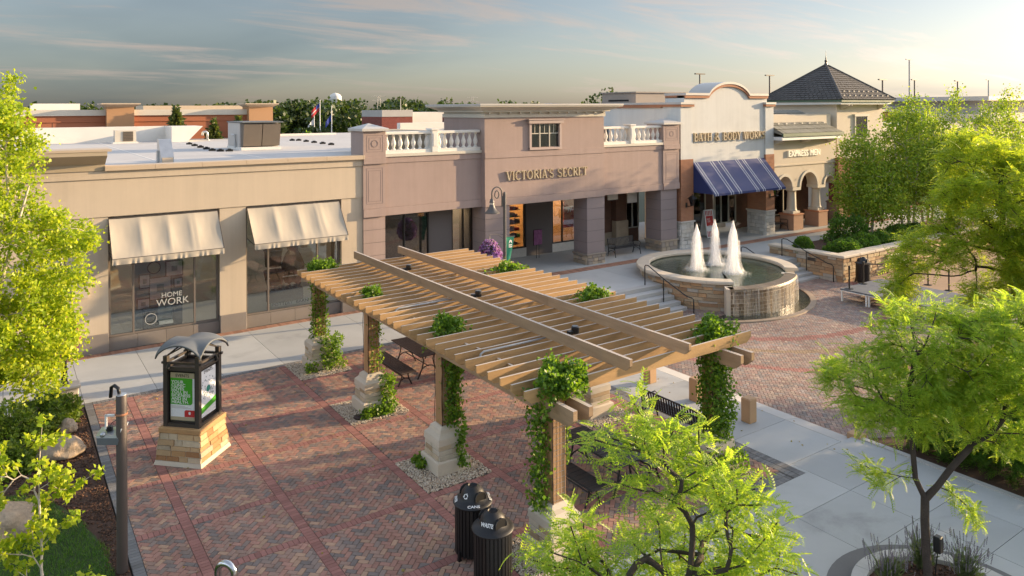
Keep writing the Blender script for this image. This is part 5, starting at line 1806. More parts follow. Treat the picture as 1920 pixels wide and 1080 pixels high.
for x in (38.7, 41.4, 44.2):
    for d in (0, .26):
        b = MB(); b.prism([(28.05, 5.75), (28.05, 6.06), (27.5, 6.06), (27.5, 5.97)], 'x', x + d, x + d + .12); b.build('bracket', M['trim_cream'], ex)
# boards and sandwich sign
t = thing('sandwich_board', (34.7, 29.6, .4), 'red and white sandwich board standing by the left stone pier', 'sign')
b = MB(); b.hexa([(34.1, 29.3, .4), (34.8, 29.25, .4), (34.8, 29.28, .4), (34.1, 29.33, .4), (34.1, 29.55, 2.0), (34.8, 29.5, 2.0), (34.8, 29.53, 2.0), (34.1, 29.58, 2.0)]); b.build('front_board', M['white'], t)
b = MB(); b.hexa([(34.17, 29.36, .8), (34.73, 29.32, .8), (34.73, 29.335, .8), (34.17, 29.375, .8), (34.17, 29.485, 1.65), (34.73, 29.445, 1.65), (34.73, 29.46, 1.65), (34.17, 29.50, 1.65)]); b.build('red_panel', M['pred'], t)
for i in range(5):
    for z0, z1 in ((1.68, 1.95), (.45, .77)):
        x = 34.16 + i * .12
        y = lambda z: 29.29 + (z - .4) * .156 - (x - 34.1) * .07
        b = MB(); b.hexa([(x, y(z0), z0), (x + .06, y(z0), z0), (x + .06, y(z0) + .02, z0), (x, y(z0) + .02, z0), (x, y(z1), z1), (x + .06, y(z1), z1), (x + .06, y(z1) + .02, z1), (x, y(z1) + .02, z1)]); b.build('red_stripe', M['pred'], t)
b = MB(); b.hexa([(34.25, 30.0, .4), (34.95, 29.95, .4), (34.95, 29.98, .4), (34.25, 30.03, .4), (34.12, 29.6, 2.0), (34.82, 29.55, 2.0), (34.82, 29.58, 2.0), (34.12, 29.63, 2.0)]); b.build('rear_board', M['white'], t)
inst('board_text', TX['sale'], t, Matrix.Translation((34.45, 29.43, 1.42)) @ Matrix.Rotation(R(81), 4, 'X'))
# ------------------------------------------------------------------ pergola
pg = thing('pergola', (10.5, 16.6, 0), 'long cedar pergola of cross slats on stone piers in the brick plaza', 'pergola')
LV, RV = (10.6, 14.6, 18.6, 22.6), (10.95, 14.95, 18.95, 22.6)
bd = MB(); bd.box(-.40, -.40, 0, .40, .40, .27); bd.frustum(-.40, -.40, .40, .40, .27, -.37, -.37, .37, .37, .30)
pier_m = bd.mesh('pier_base', M['limestone'])
bd = MB(); bd.frustum(-.35, -.35, .35, .35, .62, -.34, -.34, .34, .34, .76); bd.frustum(-.34, -.34, .34, .34, .76, -.26, -.26, .26, .26, .84); bd.frustum(-.26, -.26, .26, .26, .84, -.24, -.24, .24, .24, .92); bd.frustum(-.24, -.24, .24, .24, .92, -.17, -.17, .17, .17, .98)
cap_m = bd.mesh('pier_cap', M['limestone'])
stones = []
for s in range(3):
    bd = MB(); h0, h1 = .30 + s * .107, .30 + (s + 1) * .107 - .006
    bd.cbox(-.17, -.02, h0, .17, .04, h1, .008); stones.append(bd.mesh('course_stone', M['lime_stone']))
for (u, vs_) in ((8.2, LV), (12.85, RV)):
    for k, v in enumerate(vs_):
        p = inst('pier', pier_m, pg, T(u, v, 0))
        inst('pier_cap', cap_m, p, T(u, v, 0))
        bd = MB(); bd.frustum(u - .33, v - .33, u + .33, v + .33, .30, u - .31, v - .31, u + .31, v + .31, .62); bd.build('pier_core', M['limestone'], p)
        for s in range(3):
            for face in range(4):
                for j in (-1, 1):
                    off = .17 * j + (.05 if s % 2 else -.04)
                    a = face * math.pi / 2
                    d = .325 - s * .006
                    inst('course_stone', stones[s], p, Matrix.Translation((u, v, 0)) @ Matrix.Rotation(a, 4, 'Z') @ Matrix.Translation((max(-.16, min(.16, off)), -d, 0)))
        bd = MB(); bd.cbox(u - .15, v - .15, .98, u + .15, v + .15, 2.84, .008); bd.build('post', M['woodp'], pg)
        bd = MB()
        for i in range(18):
            bd.box(u - .13, v - .158, 1.02 + i * .1, u + .13, v - .154, 1.024 + i * .1)
        for i in range(4):
            bd.box(u - .12 + i * .08, v - .1585, 1.0, u - .116 + i * .08, v - .1545, 2.75)
        bd.build('wire_trellis', M['galv'], pg)
for u, y0 in ((8.0, 9.8), (8.35, 9.8), (12.65, 10.0), (13.0, 10.0)):
    y1 = 23.45
    for a, c in ((y0, 14.6), (14.602, 18.9), (18.902, y1)):
        pts = [(a, 2.56), (c, 2.56), (c, 2.85), (a, 2.85)]
        if a == y0:
            pts = [(a + .16, 2.54), (c, 2.54), (c, 2.85), (a, 2.85), (a, 2.68)]
        elif c == y1:
            pts = [(a, 2.54), (c - .16, 2.54), (c, 2.68), (c, 2.85), (a, 2.85)]
        bd = MB(); bd.prism(pts, 'x', u, u + .09); bd.build('main_beam', M['woodv'], pg)
for i in range(31):
    v = 10.5 + .4 * i + random.uniform(-.012, .012)
    u0, u1 = 7.48 + random.uniform(-.015, .015), 13.62 + random.uniform(-.015, .015)
    bd = MB(); bd.prism([(u0 + .14, 2.852), (u1 - .14, 2.852), (u1, 2.96), (u1, 3.09), (u0, 3.09), (u0, 2.96)], 'y', v - .022, v + .022)
    bd.build('slat', M['wood'], pg)
for u in (9.62, 11.22):
    for a, c in ((10.12, 14.7), (14.702, 19.0), (19.002, 23.2)):
        pts = [(a, 3.092), (c, 3.092), (c, 3.33), (a, 3.33)]
        if a == 10.12:
            pts = [(a + .12, 3.092), (c, 3.092), (c, 3.33), (a, 3.33), (a, 3.2)]
        bd = MB(); bd.prism(pts, 'x', u, u + .07); bd.build('top_beam', M['woodv'], pg)
for (x, y) in ((8.26, 15.86), (8.26, 13.48), (8.31, 12.73), (8.3, 12.26), (8.29, 11.87), (10.2, 21.4)):
    y = 10.5 + .4 * round((y - 10.5) / .4)
    bd = MB(); bd.box(x - .1, y + .03, 2.86, x - .05, y + .37, 3.0); bd.build('blocking', M['wood'], pg)
M['conduit'] = mat('grey_conduit', (0.35, 0.36, 0.36), 0.5, 0.05, 2, 0)
for (x0, x1, y) in ((8.0, 9.6, 16.7), (7.95, 9.6, 12.7)):
    bd = MB(); bd.tube([(x0 + .06, y, 2.6), (x0, y, 2.9), (x0 + .02, y, 3.06), (x0 + .1, y, 3.10), (x1, y, 3.10)], .022, 8); bd.build('conduit', M['conduit'], pg, smooth=True)
M['gutter'] = M['conduit']
for k, (x, y) in enumerate(((10.31, 20.55), (10.32, 16.55), (10.34, 12.59))):
    lb = ('black spotlight on the pergola slats, farthest from the bins', 'black spotlight on the pergola slats, middle of three', 'black spotlight on the pergola slats, nearest to the bins')[k]
    t = thing('spotlight', (x, y, 3.09), lb, 'spotlight', 'spotlights on the pergola')
    bd = MB(); bd.lathe([(0, 0), (.085, 0), (.09, .02), (.09, .13), (.07, .15), (0, .15)], 0, 0, 14); bd.build('lamp_body', M['black'], t, T(x, y, 3.1))
    bd = MB(); bd.lathe([(0, .151), (.07, .151), (.07, .156), (0, .156)], 0, 0, 14); bd.build('lamp_cap', M['zinc'], t, T(x, y, 3.1))
    bd = MB(); bd.cbox(x - .2, y - .05, 3.09, x - .08, y + .05, 3.17, .01); bd.build('bracket', M['black'], t)

# ------------------------------------------------------------------ leaves
def leaf_template(kind):
    if kind == 'ivy':
        v = [(0, 0, 0), (.5, .35, .08), (0, 1, -.05), (-.5, .35, .08)]
        f = [(0, 1, 2, 3)]
    elif kind == 'birch':
        v = [(0, 0, 0), (.42, .3, .06), (0, 1, -.06), (-.42, .3, .06)]
        f = [(0, 1, 2, 3)]
    elif kind == 'blob':
        v = [(-.5, -.1, 0), (.45, -.3, .1), (.5, .5, 0), (-.4, .6, .12)]
        f = [(0, 1, 2, 3)]
    return np.array(v, float), np.array(f)


def rand_rot(n, up=None, spread=1.0):
    """random rotation matrices; y axis of the leaf points roughly along `up` (n,3)"""
    if up is None:
        y = RNG.normal(size=(n, 3))
    else:
        y = up + RNG.normal(size=(n, 3)) * spread
    y /= np.linalg.norm(y, axis=1, keepdims=True) + 1e-9
    r = RNG.normal(size=(n, 3))
    x = np.cross(y, r)
    x /= np.linalg.norm(x, axis=1, keepdims=True) + 1e-9
    z = np.cross(x, y)
    return np.stack([x, y, z], axis=2)


def scatter(name, m, pts, tmpl, size, up=None, spread=1.0, parent=None, **tags):
    v, f = tmpl
    n = len(pts)
    Rm = rand_rot(n, up, spread)
    s = RNG.uniform(size * .65, size * 1.3, n)
    V = np.einsum('nij,kj->nki', Rm, v) * s[:, None, None] + np.asarray(pts)[:, None, :]
    F = (f[None, :, :] + (np.arange(n) * len(v))[:, None, None]).reshape(-1, f.shape[1])
    return tag(link(bpy.data.objects.new(name, npmesh(name, V.reshape(-1, 3), F, m)), parent), **tags)


M['ivy'] = leafmat('vine_leaf', [(0.06, 0.13, 0.015), (0.11, 0.21, 0.022), (0.20, 0.30, 0.03)], 0.45, (1.8, 1.8, .7))
M['vinestem'] = mat('vine_stem', (0.08, 0.05, 0.035), 0.9, 0.2, 5, 0.2)


def vine(u, v, parts, clump, label, nst=5):
    """parts: list of (z0, z1, du0, du1, dv0, dv1, count); clump: (count, cx, cy, cz, rx, ry, rz)"""
    t = thing('climbing_vine', (u, v, 0.05), label, 'vine', 'vines on the pergola posts')
    P = []
    for (z0, z1, a0, a1, c0, c1, n) in parts:
        q = np.c_[RNG.uniform(a0, a1, n), RNG.uniform(c0, c1, n), RNG.uniform(z0, z1, n)]
        w = .75 + .5 * np.sin(q[:, 2] * 5 + u)
        q[:, 0] = u + q[:, 0] * (.85 + .25 * w)
        q[:, 1] = v + q[:, 1] * (.85 + .25 * w)
        P.append(q)
    if clump:
        n, cx, cy, cz, rx, ry, rz = clump
        d = RNG.normal(size=(n, 3)); d /= np.linalg.norm(d, axis=1, keepdims=True)
        d *= RNG.uniform(.55, 1.0, (n, 1)) ** .6
        d *= (1 + .38 * np.sin(5 * d[:, :1] + 2 + u + v) * np.cos(4 * d[:, 1:2] + v))
        P.append(np.c_[cx + d[:, 0] * rx, cy + d[:, 1] * ry, cz + np.abs(d[:, 2]) * rz - .05 * (d[:, 2] < 0)])
        for k in range(5):           # runners along the slats and hanging down
            a, m_ = RNG.uniform(0, 6.28), 26
            l = RNG.uniform(.35, .95) * max(rx, ry) * 2.0
            q = RNG.uniform(0, 1, m_)
            P.append(np.c_[cx + np.cos(a) * rx * .6 + np.sign(np.cos(a)) * l * q * .8, cy + np.sin(a) * ry * .8 + RNG.normal(size=m_) * .04, cz + .08 - .25 * q * q * RNG.uniform(0, 2) + RNG.normal(size=m_) * .03])
    P = np.concatenate(P)
    P += RNG.normal(size=P.shape) * .025
    P = np.concatenate([P, P[RNG.integers(0, len(P), len(P) // 2)] + RNG.normal(size=(len(P) // 2, 3)) * .045])
    up = np.tile(np.array([-.25, -.35, -.5]), (len(P), 1))
    scatter('foliage', M['ivy'], P, leaf_template('ivy'), .066, up, .6, t)
    b = MB()
    for i in range(nst):
        a = .155 if i % 2 else -.16
        e = -.165 if i < 3 else .165
        pts = [(u + a * (1.9 if z < .9 else 1) + .012 * math.sin(z * 6 + i), v + e * (1.9 if z < .9 else 1), z) for z in np.linspace(.02, 2.9, 10)]
        b.tube(pts, .008, 4)
    b.build('stem', M['vinestem'], t)


vine(8.2, 22.6, [(.9, 2.8, -.26, .26, -.26, .05, 900), (.05, .95, -.1, .62, -.62, .1, 1200), (.02, .3, -.55, -.2, -.55, -.3, 150)], (900, 8.25, 22.55, 3.05, .42, .3, .28), 'thick vine with a round tuft on the far left pergola post')
vine(8.2, 18.6, [(1.5, 2.8, -.1, .26, -.24, .1, 260), (1.0, 1.6, -.1, .25, -.22, .0, 90), (.1, .95, .1, .5, -.5, -.2, 420), (.02, .22, -.45, .3, -.62, -.4, 500)], (420, 8.2, 18.55, 3.05, .24, .2, .22), 'thin vine on the second left pergola post above a leafy pier')
vine(8.2, 14.6, [(1.0, 2.85, -.08, .3, -.32, .05, 1500), (.1, 1.0, .12, .28, -.5, -.3, 260), (.02, .2, -.5, -.3, .1, .5, 200)], (800, 8.25, 14.55, 3.05, .36, .28, .34), 'dark hanging vine down the right side of the third left pergola post')
vine(8.2, 10.6, [(.9, 2.7, -.42, -.16, -.1, .2, 620), (1.6, 2.7, .16, .34, -.1, .1, 160)], (2300, 8.35, 10.62, 2.95, .5, .4, .48), 'vine with a big bright tuft on the front left pergola post')
vine(12.85, 10.95, [(.5, 2.85, -.32, .36, -.36, .15, 3400), (.05, .6, -.5, .5, -.6, .2, 700)], (1700, 12.95, 10.95, 2.95, .5, .42, .42), 'dense vine wrapping the front right pergola post')
vine(12.85, 14.95, [(1.0, 2.7, -.2, .2, -.24, .1, 160)], (800, 12.85, 14.9, 3.05, .42, .3, .26), 'vine tuft above the second right pergola post near the fountain steps')
vine(12.85, 18.95, [(1.0, 2.7, -.2, .2, -.24, .1, 160)], (620, 12.85, 18.95, 3.05, .42, .3, .24), 'vine tuft above the third right pergola post near the street lamp')
t = thing('ground_light', (7.62, 18.15, 0), 'round brown ground light in the gravel by the second left pier', 'ground light')
bd = MB(); bd.lathe([(0, .02), (.12, .02), (.14, .05), (.11, .09), (0, .1)], 7.62, 18.1, 18); bd.build('housing', M['brownmetal'], t, smooth=True)
bd = MB(); bd.lathe([(0, .101), (.08, .101), (.08, .105), (0, .105)], 7.62, 18.1, 18); bd.build('lens', M['glassd'], t)

# ------------------------------------------------------------------ information kiosk
KX, KY = 3.67, 18.45
KM = T(KX, KY, 0, -R(45))
ks = thing('information_kiosk', (KX, KY, 0), 'dark bronze information kiosk with lit posters on a stone base', 'kiosk')
bd = MB(); bd.frustum(-.6, -.6, .6, .6, 0, -.57, -.57, .57, .57, .09); bd.build('white_footing', M['limestone'], ks, KM)
bd = MB(); bd.frustum(-.55, -.55, .55, .55, .09, -.49, -.49, .49, .49, .70); bd.build('stone_core', M['limestone'], ks, KM)
rs = random.Random(4)
zr = [.09, .2, .33, .43, .56, .70]
for z0, z1 in zip(zr[:-1], zr[1:]):
    for face in range(4):
        hw = .575 - (z0 - .09) * .1
        x = -hw
        while x < hw - .01:
            l = rs.uniform(.2, .5)
            if hw - x - l < .14:
                l = hw - x
            i0, i1 = .55 - (z0 - .09) * .0984, .55 - (z1 - .09) * .0984
            q = rs.uniform(.012, .035)
            b = MB()
            P = []
            for off, e in ((0, 0), (q, .008)):
                P += [(x + .004 + e, -i0 - off, z0 + .003 + e), (x + l - .004 - e, -i0 - off, z0 + .003 + e), (x + l - .004 - e, -i1 - off, z1 - .003 - e), (x + .004 + e, -i1 - off, z1 - .003 - e)]
            b.v = P
            b.f = [(4, 5, 6, 7), (0, 1, 5, 4), (1, 2, 6, 5), (2, 3, 7, 6), (3, 0, 4, 7)]
            b.build('base_stone', M['stone_kiosk'], ks, KM @ Matrix.Rotation(face * math.pi / 2, 4, 'Z'))
            x += l
bd = MB(); bd.cbox(-.53, -.53, .70, .53, .53, .82, .015); bd.build('base_cap', M['stone_kiosk'], ks, KM)
for sx in (-1, 1):
    for sy in (-1, 1):
        bd = MB(); bd.box(sx * .40 - .05, sy * .40 - .05, .82, sx * .40 + .05, sy * .40 + .05, 2.42); bd.build('corner_post', M['bronze'], ks, KM)
for z0, z1 in ((.82, .9), (2.1, 2.18), (2.24, 2.29)):
    bd = MB()
    for s in (-1, 1):
        bd.box(-.5 if z0 > 2.2 else -.35, s * .41 - .03, z0, .5 if z0 > 2.2 else .35, s * .41 + .03, z1); bd.box(s * .41 - .03, -.35, z0 + .001, s * .41 + .03, .35, z1 - .001)
    bd.build('rail', M['bronze'], ks, KM)
bd = MB(); bd.box(-.36, -.36, .9, .36, .36, 2.12); bd.build('cabinet', M['bronze'], ks, KM)
for face in (0, 1, 2, 3):
    FM = KM @ Matrix.Rotation(face * math.pi / 2, 4, 'Z')
    pf = MB(); pf.box(-.33, -.385, .95, .33, -.365, 2.06); pf = pf.build('poster_frame', M['black'], ks, FM)
    if face == 0:
        bd = MB(); bd.box(-.3, -.392, 1.03, .3, -.386, 1.93); bd.build('poster_sheet', M['pwhite'], pf, FM)
        bd = MB(); bd.box(-.3, -.394, 1.92, .3, -.386, 2.04); bd.box(-.3, -.394, .96, .3, -.386, 1.04); bd.build('poster_header', M['pbeige'], pf, FM)
        bd = MB(); bd.prism([(-.3, 1.32), (.2, 1.32), (.235, 1.34), (.25, 1.37), (.25, 1.92), (-.3, 1.92)], 'y', -.396, -.3925); bd.build('green_panel', M['pgreen'], pf, FM)
        bd = MB(); bd.prism([(.05, 1.045), (.3, 1.045), (.3, 1.2), (.08, 1.2), (.05, 1.17)], 'y', -.396, -.3925); bd.build('red_panel', M['pred'], pf, FM)
        bd = MB(); bd.prism([(.16, 1.1), (.2, 1.1), (.21, 1.15), (.18, 1.17), (.15, 1.15)], 'y', -.398, -.3965); bd.build('emblem', M['white'], pf, FM)
        inst('poster_text', TX['clinic'], pf, FM @ Matrix.Translation((-.275, -.3985, 1.80)) @ Matrix.Rotation(R(90), 4, 'X') @ Matrix.Diagonal((.82, .60, .60, 1)))
        inst('header_text', TX['events'], pf, FM @ Matrix.Translation((0, -.3965, 1.945)) @ Matrix.Rotation(R(90), 4, 'X'))
        bd = MB()
        for i in range(3):
            bd.box(-.28, -.3945, 1.235 + i * .022, .22 - .08 * i, -.3925, 1.243 + i * .022)
        bd.build('small_print', M['cap_grey'], pf, FM)
    elif face == 1:
        bd = MB(); bd.box(-.3, -.392, .98, .3, -.386, 2.04); bd.build('poster_sheet', M['pwhite'], pf, FM)
        bd = MB(); bd.prism([(-.3, 1.06), (.3, 1.18), (.3, 1.33), (.1, 1.27), (-.3, 1.2)], 'y', -.396, -.3925); bd.build('green_sweep', M['pgreen'], pf, FM)
        M['teal'] = mat('poster_teal', (0.02, 0.20, 0.16), 0.5, 0.02, 2, 0)
        bd = MB(); bd.lathe([(0, 0), (.075, 0)], 0, 0, 20); bd.build('round_emblem', M['teal'], pf, FM @ Matrix.Translation((0, -.3965, 1.58)) @ Matrix.Rotation(R(90), 4, 'X'))
        inst('header_text', TX['events'], pf, FM @ Matrix.Translation((0, -.3965, 1.96)) @ Matrix.Rotation(R(90), 4, 'X'))
        bd = MB()
        for i in range(46):
            a, r_ = rs.uniform(0, 6.28), rs.uniform(.11, .27)
            x, z, w = r_ * math.cos(a), 1.6 + r_ * 1.15 * math.sin(a), rs.uniform(.008, .016)
            bd.box(x - w, -.3945, z - w, x + w, -.3925, z + w * 1.6)
        bd.build('confetti_print', M['blueboard'], pf, FM)
a_, h_ = .52, .26
bd = MB()


def vault(s, t):
    x, y = (s * 2 - 1) * a_, (t * 2 - 1) * a_
    f = lambda q: h_ * math.sqrt(max(0, 1 - (abs(q) / a_) ** 1.8))
    z = max(f(x), f(y))
    cflare = 1 + .10 * min(abs(x), abs(y)) / a_
    return (x * cflare, y * cflare, 2.44 + z - .05 * (min(abs(x), abs(y)) / a_) ** 3)


bd.grid(vault, 32, 32)
ro = bd.build('vaulted_roof', M['zinc'], ks, KM, smooth='auto')
sm = ro.modifiers.new('thickness', 'SOLIDIFY'); sm.thickness = .03
for s in (-1, 1):
    bd = MB(); bd.tube([(s * .38, -.38, 2.42), (s * .2, 0, 2.62), (s * .38, .38, 2.42)], .018, 6); bd.tube([(-.38, s * .38, 2.42), (0, s * .2, 2.63), (.38, s * .38, 2.42)], .018, 6); bd.build('roof_rib', M['bronze'], ks, KM)
for (x, y) in ((-.28, -.46), (.46, .2)):
    bd = MB(); bd.tube([(x, y, 2.28), (x * 1.03, y * 1.1, 2.16)], [.035, .045], 8); bd.tube([(x, y, 2.27), (x * .9, y * .9, 2.27)], .012, 5); bd.build('downlight', M['black'], ks, KM)

# ------------------------------------------------------------------ litter bins
def litter_bin(x, y, z, face, texts, label, r=.33, letters=True):
    t = thing('litter_bin', (x, y, z), label, 'litter bin', 'black slatted litter bins')
    bd = MB(); bd.lathe([(0, .06), (r - .045, .06), (r - .045, .9), (0, .9)], 0, 0, 24); bd.build('liner', M['blackplastic'], t, T(x, y, z))
    sl = MB(); sl.box(-.026, -.008, .07, .026, .008, .93)
    slm = sl.mesh('slat', M['black'])
    for i in range(30):
        a = i * 2 * math.pi / 30
        inst('slat', slm, t, T(x, y, z) @ Matrix.Rotation(a, 4, 'Z') @ Matrix.Translation((0, r - .012, 0)))
    for zz in (.1, .5, .9):
        bd = MB(); bd.lathe([(r - .02, zz - .02), (r - .028, zz - .02), (r - .028, zz + .02), (r - .02, zz + .02)], 0, 0, 30); bd.build('hoop', M['black'], t, T(x, y, z))
    for i in range(4):
        a = face + R(45) + i * math.pi / 2
        bd = MB(); bd.frustum(-.03, -.03, .03, .03, 0, -.02, -.02, .02, .02, .16); bd.build('foot', M['black'], t, T(x + (r + .01) * math.cos(a), y + (r + .01) * math.sin(a), z))
    lid = MB(); lid.lathe([(.0, .93), (r + .02, .92), (r + .03, .945), (r + .015, .965), (r - .02, .98), (r - .09, 1.01), (r - .11, 1.04), (r - .13, 1.12), (r - .18, 1.18), (r - .235, 1.215), (.085, 1.22), (.075, 1.20), (0, 1.19)], 0, 0, 36)
    lid = lid.build('lid', M['blackplastic'], t, T(x, y, z), smooth='auto')
    for i, a in enumerate((face + R(38), face + R(218))):
        bd = MB()
        # arched opening: dark recess panel following the dome
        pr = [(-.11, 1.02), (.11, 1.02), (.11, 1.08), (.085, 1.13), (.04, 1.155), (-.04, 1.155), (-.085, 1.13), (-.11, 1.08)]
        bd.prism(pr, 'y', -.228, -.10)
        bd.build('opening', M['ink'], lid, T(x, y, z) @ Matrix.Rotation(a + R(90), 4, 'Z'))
        bd = MB(); bd.tube([(p[0] * 1.04, -.229 + max(0, p[1] - 1.04) * .1, p[1] + .004) for p in pr[1:] + pr[:1]], .01, 6); bd.build('opening_rim', M['blackplastic'], lid, T(x, y, z) @ Matrix.Rotation(a + R(90), 4, 'Z'))
    for (key, ang, rr, zz, tilt, sc) in texts:
        a = face + R(ang)
        inst('lid_text', TX[key], lid, T(x, y, z) @ Matrix.Translation((rr * math.cos(a), rr * math.sin(a), zz)) @ Matrix.Rotation(a + R(90), 4, 'Z') @ Matrix.Rotation(R(tilt), 4, 'X') @ Matrix.Scale(sc, 4))
    return t, lid


t1, lid1 = litter_bin(7.0, 11.45, 0, math.atan2(-11.4, -7.0), [('cans', 3, r_ := .325, .972, 24, .95), ('paper', -88, .325, .972, 24, .95), ('bottles', 100, .325, .972, 24, .95)], 'black slatted bin marked CANS beside the gravel, farther of the pair')
# recycling arrows
bd = MB()
for i in range(3):
    a = i * 2 * math.pi / 3
    pts = [(.045 * math.cos(a + s), .045 * math.sin(a + s)) for s in (-.1, .35, .8, 1.25)] + [(.03 * math.cos(a + s), .03 * math.sin(a + s)) for s in (1.25, .8, .35, -.1)]
    bd.prism(pts, 'z', 0, .003)
    bd.prism([(.058 * math.cos(a + 1.25), .058 * math.sin(a + 1.25)), (.042 * math.cos(a + 1.75), .042 * math.sin(a + 1.75)), (.018 * math.cos(a + 1.25), .018 * math.sin(a + 1.25))], 'z', 0, .003)
fa = math.atan2(-11.4, -7.0) - R(35)
bd.build('recycling_mark', M['white'], lid1, T(7.0, 11.45, 0) @ Matrix.Translation((.215 * math.cos(fa), .215 * math.sin(fa), 1.105)) @ Matrix.Rotation(fa + R(90), 4, 'Z') @ Matrix.Rotation(R(58), 4, 'X'))
litter_bin(6.83, 10.53, 0, math.atan2(-10.5, -6.83), [('waste', -25, .24, 1.055, 60, .85)], 'black slatted bin marked WASTE, nearer of the pair')
litter_bin(34.05, 19.75, -.4, -2.0, [], 'black slatted bin at the corner of the planter wall')

# ------------------------------------------------------------------ tables and benches
def scroll_leg(bd, x, y, z, w, h, ax):
    """pair of curved legs in a plane: ax 'x' or 'y' across"""
    for s in (-1, 1):
        pts = [(s * w * .30, h), (s * w * .22, h * .72), (s * w * .30, h * .4), (s * w * .5, 0)]
        bd.tube([(x + p[0], y, z + p[1]) if ax == 'x' else (x, y + p[0], z + p[1]) for p in pts], .022, 7)
    arch = [(w * .42 * math.cos(a), h * .12 + h * .38 * math.sin(a)) for a in np.linspace(math.pi, 0, 9)]
    bd.tube([(x + p[0], y, z + p[1]) if ax == 'x' else (x, y + p[0], z + p[1]) for p in arch], .016, 6)


def slat_top(t, x0, y0, x1, y1, z, m, along='y', n=14, name='slat'):
    for i in range(n):
        b = MB()
        if along == 'y':
            a, c = x0 + (x1 - x0) * i / n, x0 + (x1 - x0) * (i + 1) / n
            b.cbox(a + .006, y0, z - .022, c - .006, y1, z, .004)
        else:
            a, c = y0 + (y1 - y0) * i / n, y0 + (y1 - y0) * (i + 1) / n
            b.cbox(x0, a + .006, z - .022, x1, c - .006, z, .004)
        b.build(name, m, t)
    b = MB()
    b.tube([(x0, y0, z - .025), (x1, y0, z - .025), (x1, y1, z - .025), (x0, y1, z - .025), (x0, y0, z - .025)], .016, 6)
    b.build('rim_frame', m, t)


def flat_bench(x0, y0, x1, y1, z, h, m, label, name='flat_bench', cat='bench', grp='backless benches at the picnic tables', mesh=False, n=9, along='x'):
    t = thing(name, ((x0 + x1) / 2, (y0 + y1) / 2, z), label, cat, grp)
    if mesh:
        b = MB(); s = .028
        x = x0 + .02
        while x < x1:
            b.box(x - .006, y0, z + h - .014, x + .006, y1, z + h - .002); x += s
        y = y0 + .02
        while y < y1:
            b.box(x0, y - .006, z + h - .0155, x1, y + .006, z + h - .0035); y += s
        b.build('mesh_top', m, t)
        b = MB(); b.tube([(x0, y0, z + h - .02), (x1, y0, z + h - .02), (x1, y1, z + h - .02), (x0, y1, z + h - .02), (x0, y0, z + h - .02)], .022, 7); b.build('rim_frame', m, t)
    else:
        slat_top(t, x0, y0, x1, y1, z + h, m, along, n)
    for y in (y0 + .22, y1 - .22):
        b = MB(); scroll_leg(b, (x0 + x1) / 2, y, z, (x1 - x0) * .95, h - .03, 'x'); b.build('leg_frame', m, t)
    b = MB(); b.tube([((x0 + x1) / 2, y0 + .22, z + h * .45), ((x0 + x1) / 2, y1 - .22, z + h * .45)], .016, 6); b.build('stretcher', m, t)
    return t


G2 = 'picnic tables under the pergola'
flat_bench(10.15, 19.5, 10.9, 21.45, 0, .75, M['brownmetal'], 'brown metal mesh picnic table under the far end of the pergola', 'picnic_table', 'table', G2, mesh=True)
flat_bench(9.42, 19.3, 9.88, 21.42, 0, .45, M['brownmetal'], 'brown metal mesh bench on the left of the far picnic table', mesh=True)
flat_bench(11.2, 19.5, 11.65, 21.45, 0, .45, M['brownmetal'], 'brown metal mesh bench on the right of the far picnic table', mesh=True)
flat_bench(10.3, 11.15, 10.98, 13.1, 0, .75, M['black'], 'black slatted picnic table under the near end of the pergola', 'picnic_table', 'table', G2, n=16, along='x')
flat_bench(9.6, 11.2, 10.02, 13.1, 0, .45, M['black'], 'black slatted bench on the left of the near picnic table', n=12, along='x')
flat_bench(11.3, 11.2, 11.72, 13.1, 0, .45, M['black'], 'black slatted bench on the right of the near picnic table', n=12, along='x')


def park_bench(x, y, z, rz, L, label, seatm=None, backm=None):
    """bench with back; local: length along x, faces -y"""
    t = thing('park_bench', (x, y, z), label, 'bench', 'black benches with backs')
    Mx = T(x, y, z, rz)
    m = M['black']
    for i in range(7):
        b = MB(); b.cbox(-L / 2, -.24 + i * .066, .425, L / 2, -.24 + i * .066 + .052, .445, .006); b.build('seat_slat', seatm or m, t, Mx)
    nb = int(L / .085)
    bk = MB(); bk.tube([(-L / 2, .25, .46), (L / 2, .25, .46)], .016, 6); bk.tube([(-L / 2, .33, .86), (L / 2, .33, .86)], .02, 6); bk = bk.build('back_rail', m, t, Mx)
    bs1 = MB(); bs1.hexa([(-.026, .247, .46), (.026, .247, .46), (.026, .257, .46), (-.026, .257, .46), (-.026, .325, .86), (.026, .325, .86), (.026, .335, .86), (-.026, .335, .86)])
    bsm = bs1.mesh('back_slat', backm or m)
    for i in range(nb):
        inst('back_slat', bsm, bk, Mx @ Matrix.Translation((-L / 2 + (i + .5) * L / nb, 0, 0)))
    for s in (-1, 1):
        b = MB(); X = s * (L / 2 - .02)
        b.tube([(X, -.3, 0), (X, -.25, .2), (X, -.22, .42)], .022, 7); b.tube([(X, .3, 0), (X, .24, .22), (X, .24, .43), (X, .34, .9)], .022, 7)
        b.tube([(X, -.22, .42), (X, .24, .43)], .02, 7)
        b.tube([(X, -.27, .1)] + [(X, .27 * math.cos(a), .1 + .22 * math.sin(a)) for a in np.linspace(math.pi, 0, 9)], .014, 6)
        b.build('leg_frame', m, t, Mx)
        b = MB(); b.tube([(X, -.22, .42), (X, -.27, .6), (X, -.2, .66), (X, .05, .65), (X, .27, .62)], .018, 7); b.build('armrest', m, t, Mx)
    return t


